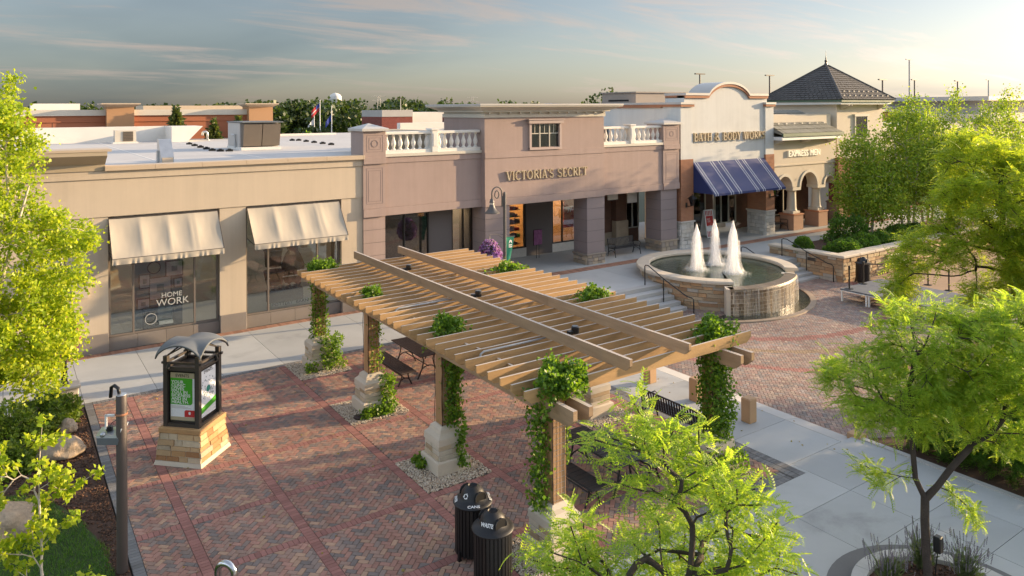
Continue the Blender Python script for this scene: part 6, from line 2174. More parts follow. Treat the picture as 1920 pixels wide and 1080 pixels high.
park_bench(26.7, 28.45, .4, 0, 1.8, 'black bench in the arcade between the mauve columns')
park_bench(39.55, 28.5, .4, 0, 1.5, 'black bench in the arcade beside the round cream column')
park_bench(13.78, 12.85, 0, R(90), 1.9, 'black slatted bench on the right edge of the pergola')
M['benchwood'] = mat('weathered_bench_slat', (0.16, 0.12, 0.08), 0.7, 0.12, 4, 0.1)
park_bench(37.9, 19.85, -.4, 0, 1.9, 'bench with wooden slats against the golden planter wall', M['benchwood'], M['benchwood'])

# bollards
bd = MB(); bd.cbox(-.14, -.14, 0, .14, .14, .6, .014); bd.frustum(-.13, -.13, .13, .13, .6, -.12, -.12, .12, .12, .612)
bm1 = bd.mesh('bollard', M['bollard'])
for k, (x, y) in enumerate(((15.71, 12.18), (15.68, 13.9), (15.62, 15.6))):
    tag(inst('bollard', bm1, None, T(x, y, 0, R(1.0 * k))), ('square tan bollard standing alone right of the vine covered post', 'square tan bollard half hidden behind the vine covered post', 'square tan bollard farthest up the path under the pergola edge')[k], 'bollard', 'bollards along the path')
# low box at the corner of the right bed
bd = MB(); bd.cbox(17.0, 9.95, -.15, 17.3, 10.3, .07, .012); tag(bd.build('timber_kerb_block', M['bollard']), 'low tan block at the corner of the shrub bed', 'kerb block')

# ------------------------------------------------------------------ street lamps
M['lampgrey'] = mat('grey_green_lamp', (0.10, 0.095, 0.09), 0.45, 0.08, 2, 0.04)
M['teal2'] = mat('banner_green', (0.01, 0.20, 0.13), 0.7, 0.05, 2, 0.05)
M['petalp'] = leafmat('purple_petal', [(0.30, 0.12, 0.42), (0.50, 0.36, 0.62), (0.28, 0.02, 0.16), (0.62, 0.48, 0.62), (0.40, 0.22, 0.55)], 0.3, (1.2, 1.0, 1.2))
M['petalk'] = leafmat('pink_petal', [(0.55, 0.03, 0.18), (0.65, 0.12, 0.3), (0.7, 0.4, 0.45)], 0.3, (1.2, 1.0, 1.0))
M['bleaf'] = leafmat('basket_leaf', [(0.05, 0.10, 0.02), (0.09, 0.16, 0.03)], 0.3)


def street_lamp(x, y, z, rz, label, banner=True, petals=None, flabel='', black=False):
    m = M['black'] if black else M['lampgrey']
    t = thing('street_lamp', (x, y, z), label, 'street lamp', 'street lamps with flower baskets')
    Mx = T(x, y, z, rz)          # local -x : lamp side
    b = MB(); b.tube([(0, 0, 0), (0, 0, 1.0)], [.085, .075], 10); b.lathe([(.16, 0), (.16, .06), (.12, .12), (.1, .5), (.115, .53), (.085, .6)], 0, 0, 14); b.build('post_base', m, t, Mx)
    b = MB(); b.tube([(0, 0, .6), (0, 0, 4.35)], .065, 10); b.lathe([(.065, 4.35), (.05, 4.42), (0, 4.45)], 0, 0, 10); b.build('post', m, t, Mx)
    b = MB(); b.box(-.13, -.03, 3.85, -.06, .03, 4.28); b.build('bracket', m, t, Mx)
    r0 = .24
    cx = -.13 - r0
    b = MB(); b.tube([(-.12, 0, 3.95), (-.13, 0, 4.3)] + [(cx + r0 * math.cos(a), 0, 4.42 + r0 * math.sin(a)) for a in np.linspace(0, math.pi, 10)] + [(cx - r0, 0, 4.15)], .028, 8); b.build('hook_arm', m, t, Mx, smooth=True)
    b = MB(); b.tube([(cx + .1 * math.cos(a), 0, 4.36 + .15 * math.sin(a)) for a in np.linspace(0, 2 * math.pi, 17)], .024, 7, False); b.build('ring_ornament', m, t, Mx, smooth=True)
    lx = cx - r0
    b = MB(); b.lathe([(0, 4.22), (.06, 4.2), (.08, 4.12), (.1, 4.08), (.1, 4.05)], lx, 0, 16); b.build('lamp_cap', m, t, Mx, smooth=True)
    b = MB(); b.lathe([(.09, 3.97), (.09, 4.05), (0, 4.05)], lx, 0, 12); b.build('lamp_vents', M['trim_cream'], t, Mx)
    b = MB(); b.lathe([(.1, 3.97), (.11, 3.9), (.17, 3.78), (.27, 3.67), (.31, 3.66), (.31, 3.63), (.27, 3.64), (.15, 3.75), (.05, 3.78)], lx, 0, 24); b.build('lamp_shade', m, t, Mx, smooth='auto')
    b = MB(); b.tube([(0, 0, 2.72), (-.75, 0, 2.78)], .016, 6); b.tube([(0, 0, 2.5), (-.35, 0, 2.75)], .01, 5); b.build('basket_arm', m, t, Mx)
    if banner:
        b = MB(); b.tube([(0, 0, 2.62), (.5, 0, 2.6)], .014, 6); b.tube([(0, 0, 1.42), (.18, 0, 1.4)], .012, 6); b.build('banner_arm', m, t, Mx)
        bn = MB()
        bn.grid(lambda s, q: ((.07 + (.40 - .27 * q) * s), .02 * math.sin(s * 3 + q * 4), 2.6 - 1.15 * q), 6, 8)
        bn = tag(bn.build('pennant_banner', M['teal2'], None, Mx, smooth=True), 'green pennant banner with a white emblem on the street lamp by the pergola', 'banner')
        b = MB(); b.prism([(.17, 2.33), (.21, 2.45), (.26, 2.48), (.31, 2.45), (.33, 2.33), (.29, 2.36), (.25, 2.42), (.21, 2.36)], 'y', -.045, -.035)
        b.build('emblem', M['white'], bn, Mx)
        b = MB()
        for zz, w in ((2.25, .16), (2.17, .15)):
            x0 = .17
            while x0 < .17 + w:
                b.box(x0, -.045, zz, x0 + .022, -.035, zz + .05); x0 += .032
        b.build('banner_lettering', M['white'], bn, Mx)
    bx = -.72
    fb = thing('flower_basket', tuple(Mx @ Vector((bx, 0, 1.9))), flabel, 'flower basket', 'hanging flower baskets')
    n = 1500
    d = RNG.normal(size=(n, 3)); d /= np.linalg.norm(d, axis=1, keepdims=True)
    P = d * np.array([.46, .46, .52]) * RNG.uniform(.75, 1.05, (n, 1))
    P[:, 2] = P[:, 2] - .1 * (P[:, 0] ** 2 + P[:, 1] ** 2) * 4
    C0 = np.array(Mx @ Vector((bx, 0, 2.05)))
    scatter('blossom', petals, P + C0, (np.array([(-.5, -.5, 0), (.5, -.5, .1), (.5, .5, 0), (-.5, .5, .1)], float), np.array([(0, 1, 2, 3)])), .075, d, .5, fb)
    P2 = d * np.array([.42, .42, .5]) * RNG.uniform(.5, .98, (n, 1))
    scatter('leaf', M['bleaf'], P2 + C0, leaf_template('birch'), .08, d, .8, fb)
    b = MB(); b.lathe([(0, 1.72), (.2, 1.78), (.28, 1.95), (.3, 2.02), (0, 2.0)], bx, 0, 16); b.build('basket_bowl', M['wicker'], fb, Mx)
    b = MB()
    for a in (0, 2.1, 4.2):
        b.tube([(bx + .28 * math.cos(a), .28 * math.sin(a), 2.02), (bx, 0, 2.76)], .005, 4)
    b.build('hanger_chain', M['black'], fb, Mx)


street_lamp(16.8, 24.9, .22, R(0), 'grey hooked street lamp with a bell shade beside the green pennant', True, M['petalp'], 'hanging basket of purple and white petunias beside the green pennant')
street_lamp(1.42, 23.75, 0, R(78), 'dark street lamp post behind the left birch', False, M['petalk'], 'hanging basket of pink flowers half hidden by the left birch', True)

# near pole with a floodlight
t = thing('floodlight_pole', (1.72, 14.5, 0), 'tall brown steel pole rising at the edge of the brick by the lawn', 'pole')
b = MB(); b.lathe([(.088, 0), (.088, 3.06), (.082, 3.075), (0, 3.08)], 1.72, 14.5, 24); b.build('shaft', M['polebrown'], t, smooth='auto')
b = MB(); b.lathe([(.093, 2.72), (.10, 2.73), (.10, 2.75), (.093, 2.76)], 1.72, 14.5, 24); b.build('rusty_clamp', M['terracotta'], t)
b = MB(); b.lathe([(0, 3.081), (.085, 3.079), (.088, 3.074)], 1.72, 14.5, 24); b.build('top_plate', M['galv'], t)
t = thing('floodlight', (1.5, 14.75, 2.3), 'galvanised floodlight hanging from the brown pole', 'floodlight')
fx, fy = 1.50, 14.72
b = MB(); b.tube([(1.70, 14.55, 3.05), (1.68, 14.6, 3.16), (1.63, 14.66, 3.2), (1.59, 14.72, 3.16), (1.58, 14.74, 2.98)], .03, 8); b.build('cable_elbow', M['black'], t, smooth=True)
FLM = T(fx + .05, fy - .08, .86, -R(34)) @ Matrix.Diagonal((.62, .62, .62, 1)) @ Matrix.Translation((.0, 0, 0))
b = MB(); b.box(-.1, -.03, 2.95, .14, .03, 3.0); b.box(-.12, -.03, 2.6, -.07, .03, 3.0); b.build('arm', M['white'], t, FLM)
b = MB(); b.tube([(-.02, -.02, 2.62), (.08, 0, 2.78), (.2, .02, 2.84)], .01, 5); b.build('cable', M['black'], t, FLM)
b = MB(); b.hexa([(-.27, -.16, 2.36), (.34, -.16, 2.36), (.34, .2, 2.44), (-.27, .2, 2.44), (-.31, -.14, 2.46), (.36, -.14, 2.46), (.36, .18, 2.58), (-.31, .18, 2.58)]); b.build('housing', M['galv'], t, FLM)
b = MB(); b.frustum(-.25, -.19, .32, .16, 2.22, -.28, -.17, .35, .19, 2.40); b.build('lens_frame', M['zinc'], t, FLM)
b = MB(); b.lathe([(.08, 0), (.075, .05), (.05, .08), (0, .09)], 0, 0, 14); b.build('cap_knob', M['galv'], t, FLM @ Matrix.Translation((-.13, -.1, 2.47)) @ Matrix.Rotation(R(40), 4, 'X'))
b = MB(); b.cbox(-.1, -.02, 2.53, .06, .1, 2.66, .015); b.build('junction_box', M['black'], t, FLM)
b = MB(); b.hexa([(.30, -.17, 2.38), (.33, -.17, 2.38), (.33, .21, 2.4), (.30, .21, 2.4), (.40, -.17, 2.66), (.43, -.17, 2.66), (.43, .21, 2.7), (.40, .21, 2.7)]); b.build('side_plate', M['white'], t, FLM)
# steel cycle hoop at the bottom edge
t = thing('cycle_hoop', (2.9, 12.25, 0), 'polished steel hoop rising at the bottom edge of the plaza', 'cycle rack')
b = MB()
w = .15
b.tube([(-w, 0, 0), (-w, 0, .72)] + [(-w * math.cos(a), 0, .72 + w * math.sin(a)) for a in np.linspace(.15, math.pi - .15, 12)] + [(w, 0, .72), (w, 0, 0)], .055, 14)
b.build('hoop', M['steel'], t, T(2.9, 12.2, 0, R(-50)), smooth=True)
b = MB(); b.lathe([(0, .012), (.09, .012), (.09, 0)], -w, 0, 16); b.lathe([(0, .012), (.09, .012), (.09, 0)], w, 0, 16); b.build('base_plate', M['steel'], t, T(2.9, 12.2, 0, R(-50)))

# ------------------------------------------------------------------ stage with stanchions
st = thing('stage', (32, 16, -.4), 'low grey stage deck on white legs', 'stage')
M['deck'] = mat('grey_stage_deck', (0.125, 0.135, 0.15), 0.75, 0.14, 1, 0.1, 60)
for i in range(2):
    for j in range(4):
        x0, y1 = 30.0 + i * 1.6, 18.45 - j * 1.22
        b = MB(); b.cbox(x0 + .004, y1 - 1.216, .09, x0 + 1.596, y1, .15, .008); p = b.build('deck_panel', M['deck'], st)
        b = MB()
        b.box(x0, y1 - 1.22, .06, x0 + 1.6, y1 - 1.2, .09); b.box(x0, y1 - .03, .06, x0 + 1.6, y1 - .01, .09); b.box(x0 + .002, y1 - 1.2, .06, x0 + .02, y1 - .03, .088)
        b.build('edge_rail', M['white'], p)
        for dx in (.06, 1.54):
            for dy in (.06, 1.16):
                b = MB(); b.box(x0 + dx - .03, y1 - dy - .03, -.42, x0 + dx + .03, y1 - dy + .03, .06); b.build('leg', M['white'], p)
stp = [(30.24, 18.16, .15), (31.6, 18.32, .15), (30.2, 16.05, .15), (36.15, 19.3, -.4), (36.05, 17.7, -.4), (35.7, 16.6, -.4)]
stl = ['black stanchion at the front corner of the stage', 'black stanchion at the back edge of the stage', 'black stanchion on the stage behind the locust leaves', 'black stanchion near the wooden slatted bench', 'black stanchion right of the stage among leaves', 'black stanchion farthest right beyond the stage']
for (x, y, z), lb in zip(stp, stl):
    t = thing('stanchion', (x, y, z), lb, 'stanchion', 'black belt stanchions')
    b = MB(); b.lathe([(0, .03), (.05, .03), (.17, .012), (.17, 0)], x, y, 18); b.v = [(p[0], p[1], p[2] + z) for p in b.v]; b.build('base', M['black'], t)
    b = MB(); b.tube([(x, y, z), (x, y, z + .95)], .032, 10); b.build('post', M['black'], t)
    b = MB(); b.lathe([(.045, .82), (.045, .98), (.03, 1.0), (0, 1.0)], x, y, 12); b.v = [(p[0], p[1], p[2] + z) for p in b.v]; b.build('belt_head', M['black'], t)
for i, (a, c, lb) in enumerate(((1, 4, 'black belt from the back of the stage to the right'), (3, 4, 'black belt beside the wooden slatted bench'), (4, 5, 'black belt at the far right beyond the stage'))):
    p, q = Vector(stp[a]), Vector(stp[c])
    b = MB(); b.hexa([tuple(p + Vector((0, 0, .86))), tuple(q + Vector((0, 0, .86))), tuple(q + Vector((.01, .01, .86))), tuple(p + Vector((.01, .01, .86))), tuple(p + Vector((0, 0, .92))), tuple(q + Vector((0, 0, .92))), tuple(q + Vector((.01, .01, .92))), tuple(p + Vector((.01, .01, .92)))])
    tag(b.build('barrier_belt', M['black']), lb, 'belt', 'barrier belts')
# ------------------------------------------------------------------ fountain
M['water'] = mat('pool_water', (0.05, 0.075, 0.05), 0.07, 0.2, 0.5, 0.55, 5.5, spec=0.6, bdist=0.03, fine=0.0)
M['basinwater'] = mat('basin_water', (0.03, 0.035, 0.03), 0.06, 0.2, 0.8, 0.4, 7, spec=0.6, bdist=0.02, fine=0.0)
ft = thing('fountain', (FC[0], FC[1], -.4), 'round golden stone fountain with three white water jets', 'fountain')
A0, A1 = R(-50), R(232)          # coping runs the long way round
RO, RI = 3.52, 2.98


def ring_pt(cx, cy, r, a, z):
    return (cx + r * math.cos(a), cy + r * math.sin(a), z)


def arc_box(b, cx, cy, r0, r1, a0, a1, z0, z1, n=6, ch=0.0):
    for k in range(n):
        s, e = a0 + (a1 - a0) * k / n, a0 + (a1 - a0) * (k + 1) / n
        b.hexa([ring_pt(cx, cy, r1, s, z0), ring_pt(cx, cy, r1, e, z0), ring_pt(cx, cy, r0, e, z0), ring_pt(cx, cy, r0, s, z0),
                ring_pt(cx, cy, r1 - ch, s, z1), ring_pt(cx, cy, r1 - ch, e, z1), ring_pt(cx, cy, r0 + ch, e, z1), ring_pt(cx, cy, r0 + ch, s, z1)])


b = MB(); arc_box(b, *FC, RI + .05, RO - .12, A0, A1, -.5, .72, 60); b.build('wall_core', M['limestone'], ft)
n = 16
for k in range(n):
    s, e = A0 + (A1 - A0) * k / n, A0 + (A1 - A0) * (k + 1) / n
    b = MB(); arc_box(b, *FC, RI - .02, RO + .06, s + .0012, e - .0012, .722, .80, 6); arc_box(b, *FC, RI - .02, RO + .06, s + .0012, e - .0012, .80, .85, 6, .035); b.build('coping_stone', M['limestone'], ft)
rf_ = random.Random(9)


def curved_stone(par, name, m, cx, cy, r, a0, a1, z0, z1, q):
    nn = max(2, int((a1 - a0) * r / .15))
    b = MB()
    for k in range(nn + 1):
        a = a0 + (a1 - a0) * k / nn
        e = .008 if k in (0, nn) else 0
        aa = a + (e / r if k == 0 else -e / r if k == nn else 0)
        b.v += [ring_pt(cx, cy, r - .03, a, z0), ring_pt(cx, cy, r + q, aa, z0 + .008), ring_pt(cx, cy, r + q, aa, z1 - .008), ring_pt(cx, cy, r - .03, a, z1)]
    for k in range(nn):
        i, j = 4 * k, 4 * k + 4
        b.f += [(i, j, j + 1, i + 1), (i + 1, j + 1, j + 2, i + 2), (i + 2, j + 2, j + 3, i + 3)]
    b.f += [(0, 1, 2, 3), (4 * nn + 3, 4 * nn + 2, 4 * nn + 1, 4 * nn)]
    b.build(name, m, par)


z = -.44
while z < .715:
    h = rf_.choice((.09, .12, .15, .17))
    if .72 - z - h < .07:
        h = .72 - z
    a = R(150)
    while a < A1 - .001:
        l = rf_.uniform(.25, .85) / 3.4
        if A1 - a - l < .05:
            l = A1 - a
        curved_stone(ft, 'ashlar_stone', M['stone_fount'], *FC, RO - .1, a + .0012, a + l - .0012, z + .003, z + h - .003, rf_.uniform(.0, .03))
        a += l
    a = A0
    while a < R(60):
        l = rf_.uniform(.3, .85) / 3.4
        if z > .3 or a < R(-10):
            curved_stone(ft, 'ashlar_stone', M['stone_fount'], *FC, RO - .1, a + .0012, a + l - .0012, z + .003, z + h - .003, rf_.uniform(.0, .03))
        a += l
    z += h
# bowed cascade wall, lower rim, water spilling over
BC, BR = (26.28, 23.58), 4.55
B0, B1 = R(-118), R(-56.5)
bw_ = MB(); arc_box(bw_, *BC, BR - .45, BR - .03, B0, B1, -.5, .60, 30); bw_ = bw_.build('cascade_wall', M['limestone'], ft)
z = -.44
while z < .595:
    h = rf_.choice((.14, .17, .2))
    if .6 - z - h < .08:
        h = .6 - z
    a = B0
    while a < B1 - .001:
        l = rf_.uniform(.3, .7) / 4.5
        if B1 - a - l < .04:
            l = B1 - a
        curved_stone(bw_, 'wet_stone', M['stone_wet'], *BC, BR - .03, a + .001, a + l - .001, z + .003, z + h - .003, rf_.uniform(0, .02))
        a += l
    z += h
n = 6
for k in range(n):
    s, e = B0 + (B1 - B0) * k / n, B0 + (B1 - B0) * (k + 1) / n
    b = MB(); arc_box(b, *BC, BR - .5, BR + .06, s + .001, e - .001, .602, .70, 6, .03); b.build('spill_stone', M['stone_wet'], bw_)
b = MB()
for aa in (B0, B1):
    p = Vector(ring_pt(*BC, BR - .05, aa, 0))
    q = FC
    d = Vector((q[0] - p.x, q[1] - p.y, 0)).normalized()
    nrm = Vector((-d.y, d.x, 0)) * .16
    b.hexa([tuple(p - nrm + Vector((0, 0, -.5))), tuple(p + nrm + Vector((0, 0, -.5))), tuple(p + nrm + d * .55 + Vector((0, 0, -.5))), tuple(p - nrm + d * .55 + Vector((0, 0, -.5))),
            tuple(p - nrm + Vector((0, 0, .7))), tuple(p + nrm + Vector((0, 0, .7))), tuple(p + nrm + d * .55 + Vector((0, 0, .7))), tuple(p - nrm + d * .55 + Vector((0, 0, .7)))])
b.build('wall_return', M['limestone'], ft)
# water
w = MB()
pts = [ring_pt(*FC, RI + .03, A0 + (A1 - A0) * k / 60, .68) for k in range(61)] + [ring_pt(*BC, BR - .2, B0 + (B1 - B0) * k / 24, .68) for k in range(25)]
for p, q in zip(pts, pts[1:] + pts[:1]):
    w.poly([(FC[0], FC[1] - .3, .68), p, q])
w.build('pool_water', M['water'], ft)
b = MB(); b.lathe([(0, .1), (3.1, .1)], *FC, 40); b.build('pool_floor', M['kerb'], ft)
PC, PR = (26.26, 23.1), 4.98
M['basinkerb'] = mat('brown_basin_kerb', (0.30, 0.235, 0.175), 0.7, 0.15, 2, 0.2, 40, rnd=0.06)
b = MB()
b.poly([ring_pt(*PC, PR - .2, R(-135) + R(105) * k / 40, -.375) for k in range(41)])
b.build('basin_water', M['basinwater'], ft)
for k in range(12):
    s, e = R(-135) + R(105) * k / 12, R(-135) + R(105) * (k + 1) / 12
    b = MB(); arc_box(b, *PC, PR - .24, PR + .02, s + .001, e - .001, -.5, -.35, 4, .015); b.build('basin_kerb', M['basinkerb'], ft)


def watermat(name, alpha, col=(0.9, 0.93, 0.95)):
    m = bpy.data.materials.new(name)
    m.use_nodes = True
    N, L = m.node_tree.nodes, m.node_tree.links
    p = N['Principled BSDF']
    out = N['Material Output']
    p.inputs['Base Color'].default_value = (*col, 1)
    p.inputs['Roughness'].default_value = .35
    tl = N.new('ShaderNodeBsdfTranslucent'); tl.inputs[0].default_value = (*col, 1)
    tr = N.new('ShaderNodeBsdfTransparent')
    mx = N.new('ShaderNodeMixShader'); mx.inputs[0].default_value = .5
    L.new(p.outputs[0], mx.inputs[1]); L.new(tl.outputs[0], mx.inputs[2])
    m2 = N.new('ShaderNodeMixShader')
    geo = N.new('ShaderNodeNewGeometry')
    mp_ = N.new('ShaderNodeMapping'); mp_.inputs['Scale'].default_value = (14, 14, 1.2)
    L.new(geo.outputs['Position'], mp_.inputs[0])
    nz_ = N.new('ShaderNodeTexNoise'); nz_.inputs['Scale'].default_value = 1.0; nz_.inputs['Detail'].default_value = 3
    L.new(mp_.outputs[0], nz_.inputs['Vector'])
    mr = N.new('ShaderNodeMapRange'); mr.inputs['From Min'].default_value = .3; mr.inputs['From Max'].default_value = .7
    mr.inputs['To Min'].default_value = alpha * .35; mr.inputs['To Max'].default_value = min(1, alpha * 1.5)
    L.new(nz_.outputs['Fac'], mr.inputs[0]); L.new(mr.outputs[0], m2.inputs[0])
    L.new(tr.outputs[0], m2.inputs[1]); L.new(mx.outputs[0], m2.inputs[2])
    L.new(m2.outputs[0], out.inputs['Surface'])
    return m


M['jet1'] = watermat('jet_core_water', .55, (.97, .98, 1.0))
M['jet2'] = watermat('jet_water', .30, (.97, .98, 1.0))
M['jet3'] = watermat('jet_mist', .13, (.97, .98, 1.0))
M['foam'] = watermat('foam_water', .16)
M['veil'] = watermat('falling_water', .24, (0.8, 0.78, 0.72))
rj = random.Random(3)
for (jx, jy, hgt, wd) in ((25.93, 22.9, 2.05, .30), (27.46, 23.15, 2.1, .28), (26.77, 21.55, 2.25, .34)):
    # nested sheets of falling water, thinner and wider outwards
    for li, (f, hf) in enumerate(((.22, 1.0), (.42, .98), (.62, .95), (.82, .90), (1.0, .82), (1.2, .68))):
        b = MB()
        seg, rows = 28, 16
        for k in range(rows + 1):
            q = k / rows
            for j in range(seg):
                a = 2 * math.pi * j / seg
                wob = noise.noise(Vector((math.cos(a) * 2, math.sin(a) * 2, q * 3 + li * 7 + jx)))
                top = hgt * hf * (1 + .10 * noise.noise(Vector((math.cos(a) * 3, math.sin(a) * 3, li * 5 + jy))))
                r_ = wd * f * (min(1, 6 * q + .3) * .60 + .25 * q + .45 * q ** 5) * (1 + .30 * wob)
                b.v.append((jx + r_ * math.cos(a), jy + r_ * math.sin(a), .69 + top * (1 - q)))
        for k in range(rows):
            for j in range(seg):
                j2 = (j + 1) % seg
                b.f.append((k * seg + j, k * seg + j2, (k + 1) * seg + j2, (k + 1) * seg + j))
        b.build('water_sheet', M['jet%d' % min(3, li // 2 + 1)], ft, smooth=True)
    b = MB()
    for i in range(300):
        a, sp, zz = rj.uniform(0, 6.28), wd * abs(rj.gauss(.6, .4)), .7 + hgt * rj.random() ** 1.3
        s_ = rj.uniform(.003, .009)
        b.lathe([(0, zz + s_ * 2.2), (s_, zz), (0, zz - s_ * 2.2)], jx + sp * math.cos(a), jy + sp * math.sin(a), 4)
    tag(b.build('spray', M['jet1'], ft, smooth=True), kind='stuff')
    b = MB()
    for i in range(420):
        a, r_ = rj.uniform(0, 6.28), wd * rj.uniform(.5, 2.3)
        s = rj.uniform(.02, .05) * (1.6 - r_ / wd / 2)
        x, y = jx + r_ * math.cos(a), jy + r_ * math.sin(a)
        b.lathe([(0, .72 + s * .55), (s * .7, .72 + s * .4), (s, .712)], x, y, 6)
    b.build('foam', M['foam'], ft, smooth=True)
b = MB()
for i in range(120):
    a = B0 + (B1 - B0) * (rj.random() ** .8)
    wdt = rj.uniform(.01, .03) / BR
    r0 = BR + .07
    k = 6
    o = len(b.v)
    for q in range(k + 1):
        t_ = q / k
        rr = r0 + .05 * math.sqrt(t_)
        zz = .66 - 1.03 * t_
        b.v += [ring_pt(*BC, rr, a - wdt * (1 + t_), zz), ring_pt(*BC, rr, a + wdt * (1 + t_), zz)]
    for q in range(k):
        b.f.append((o + 2 * q, o + 2 * q + 1, o + 2 * q + 3, o + 2 * q + 2))
b.build('water_veil', M['veil'], ft, smooth=True)

# ------------------------------------------------------------------ planter wall
pw = thing('planter_wall', (40, 20.3, -.44), 'long golden stone planter wall with a pale coping', 'wall')
b = MB(); b.box(33.25, 20.3, -.5, 50, 20.7, .76); b.box(33.25, 20.7, -.5, 33.6, 24.4, .76); b.build('wall_core', M['mortar'], pw)
M['rubble'] = mat('golden_rubble', None, 0.88, 0.14, 3, 0.6, 20, rnd=0.16, bdist=0.02, cols=[((0.44, 0.31, 0.17), 4), ((0.50, 0.39, 0.24), 4), ((0.34, 0.22, 0.12), 2), ((0.40, 0.26, 0.14), 2)])
blocks(pw, 'rubble_stone', M['rubble'], (33.25, 20.3), (1, 0), (0, -1), 12.5, -.45, .76, .17, .22, .55, .05, .02, .02, seed=3)
b = MB()
rq = random.Random(8)
for i in range(7):
    x = 45.75
    while x < 50:
        l = rq.uniform(.3, .6); b.box(x + .01, 20.25, -.45 + i * .173, x + l - .01, 20.3, -.45 + i * .173 + .155); x += l
tag(b.build('rubble_stonework', M['rubble'], pw), kind='stuff')
blocks(pw, 'ashlar_stone', M['stone_fount'], (33.25, 24.4), (0, -1), (-1, 0), 4.1, -.45, .76, .17, .35, .9, .04, .006, .008, seed=5)
x = 33.12
while x < 50:
    b = MB(); b.cbox(x + .004, 20.16, .765, x + 1.39, 20.82, .89, .02); b.build('coping_stone', M['limestone'], pw); x += 1.4
for k in range(3):
    y = 20.83 + k * 1.2
    b = MB(); b.cbox(33.12, y, .765, 33.72, y + 1.19, .885, .02); b.build('coping_stone', M['limestone'], pw)
b = MB(); b.cbox(33.17, 21.7, .40, 33.2, 22.15, .55, .006); b.build('bronze_plaque', M['bronze'], pw)

# ------------------------------------------------------------------ handrails
def handrail(pts, label, posts):
    t = thing('handrail', pts[0], label, 'handrail', 'black handrails at the fountain steps')
    b = MB(); b.tube(pts, .024, 8); b.build('rail', M['black'], t, smooth=True)
    for (x, y, z0, z1) in posts:
        b = MB(); b.tube([(x, y, z0), (x, y, z1)], .022, 8); b.build('post', M['black'], t)


handrail([(22.82, 23.05, .4), (22.82, 23.05, 1.22), (22.82, 23.0, 1.27), (22.82, 22.85, 1.28), (22.84, 21.95, .86), (22.88, 20.75, .38), (22.9, 20.5, .36), (22.92, 20.42, .31), (22.92, 20.4, -.42)], 'black handrail on the left of the fountain by the pergola steps', [(22.84, 21.98, -.1, .88)])
handrail([(33.02, 23.5, .4), (33.02, 23.5, 1.25), (33.02, 23.42, 1.3), (33.02, 23.2, 1.3), (33.02, 22.0, .8), (33.02, 20.95, .45), (33.02, 20.75, .43), (33.02, 20.65, .36), (33.02, 20.64, -.42)], 'black handrail along the stone planter wall right of the fountain', [(33.02, 22.1, -.1, .84)])
handrail([(30.55, 24.1, .4), (30.55, 24.1, 1.0), (30.55, 24.0, 1.06), (30.55, 23.8, 1.05), (30.55, 22.6, .55)], 'short black handrail showing behind the fountain rim', [(30.55, 22.9, .1, .68)])
# ring planter round the right locust
rp = thing('ring_planter', (RING[0], RING[1], 0), 'round concrete planter ring with lavender at the bottom right', 'planter')
for k in range(14):
    s, e = 2 * math.pi * k / 14, 2 * math.pi * (k + 1) / 14
    b = MB(); arc_box(b, *RING, 1.18, 1.45, s + .003, e - .003, 0, .16, 4, .02); b.build('ring_segment', M['kerb'], rp)
b = MB(); b.lathe([(1.46, .006), (1.82, .006)], *RING, 56); b.build('dark_paving_ring', M['edge'], rp)
b = MB(); b.lathe([(0, .12), (1.2, .09)], *RING, 30); b.build('mulch', M['soil'], rp)
mul = pebbles(1500, RING[0] - 1.1, RING[1] - 1.1, RING[0] + 1.1, RING[1] + 1.1, .11, .015, .035, lambda x, y: math.hypot(x - RING[0], y - RING[1]) > 1.1)
tag(link(bpy.data.objects.new('mulch_chips', npmesh('mulch_chips', np.concatenate(mul[0]), np.concatenate(mul[1]), M['mulch'])), rp), kind='stuff')
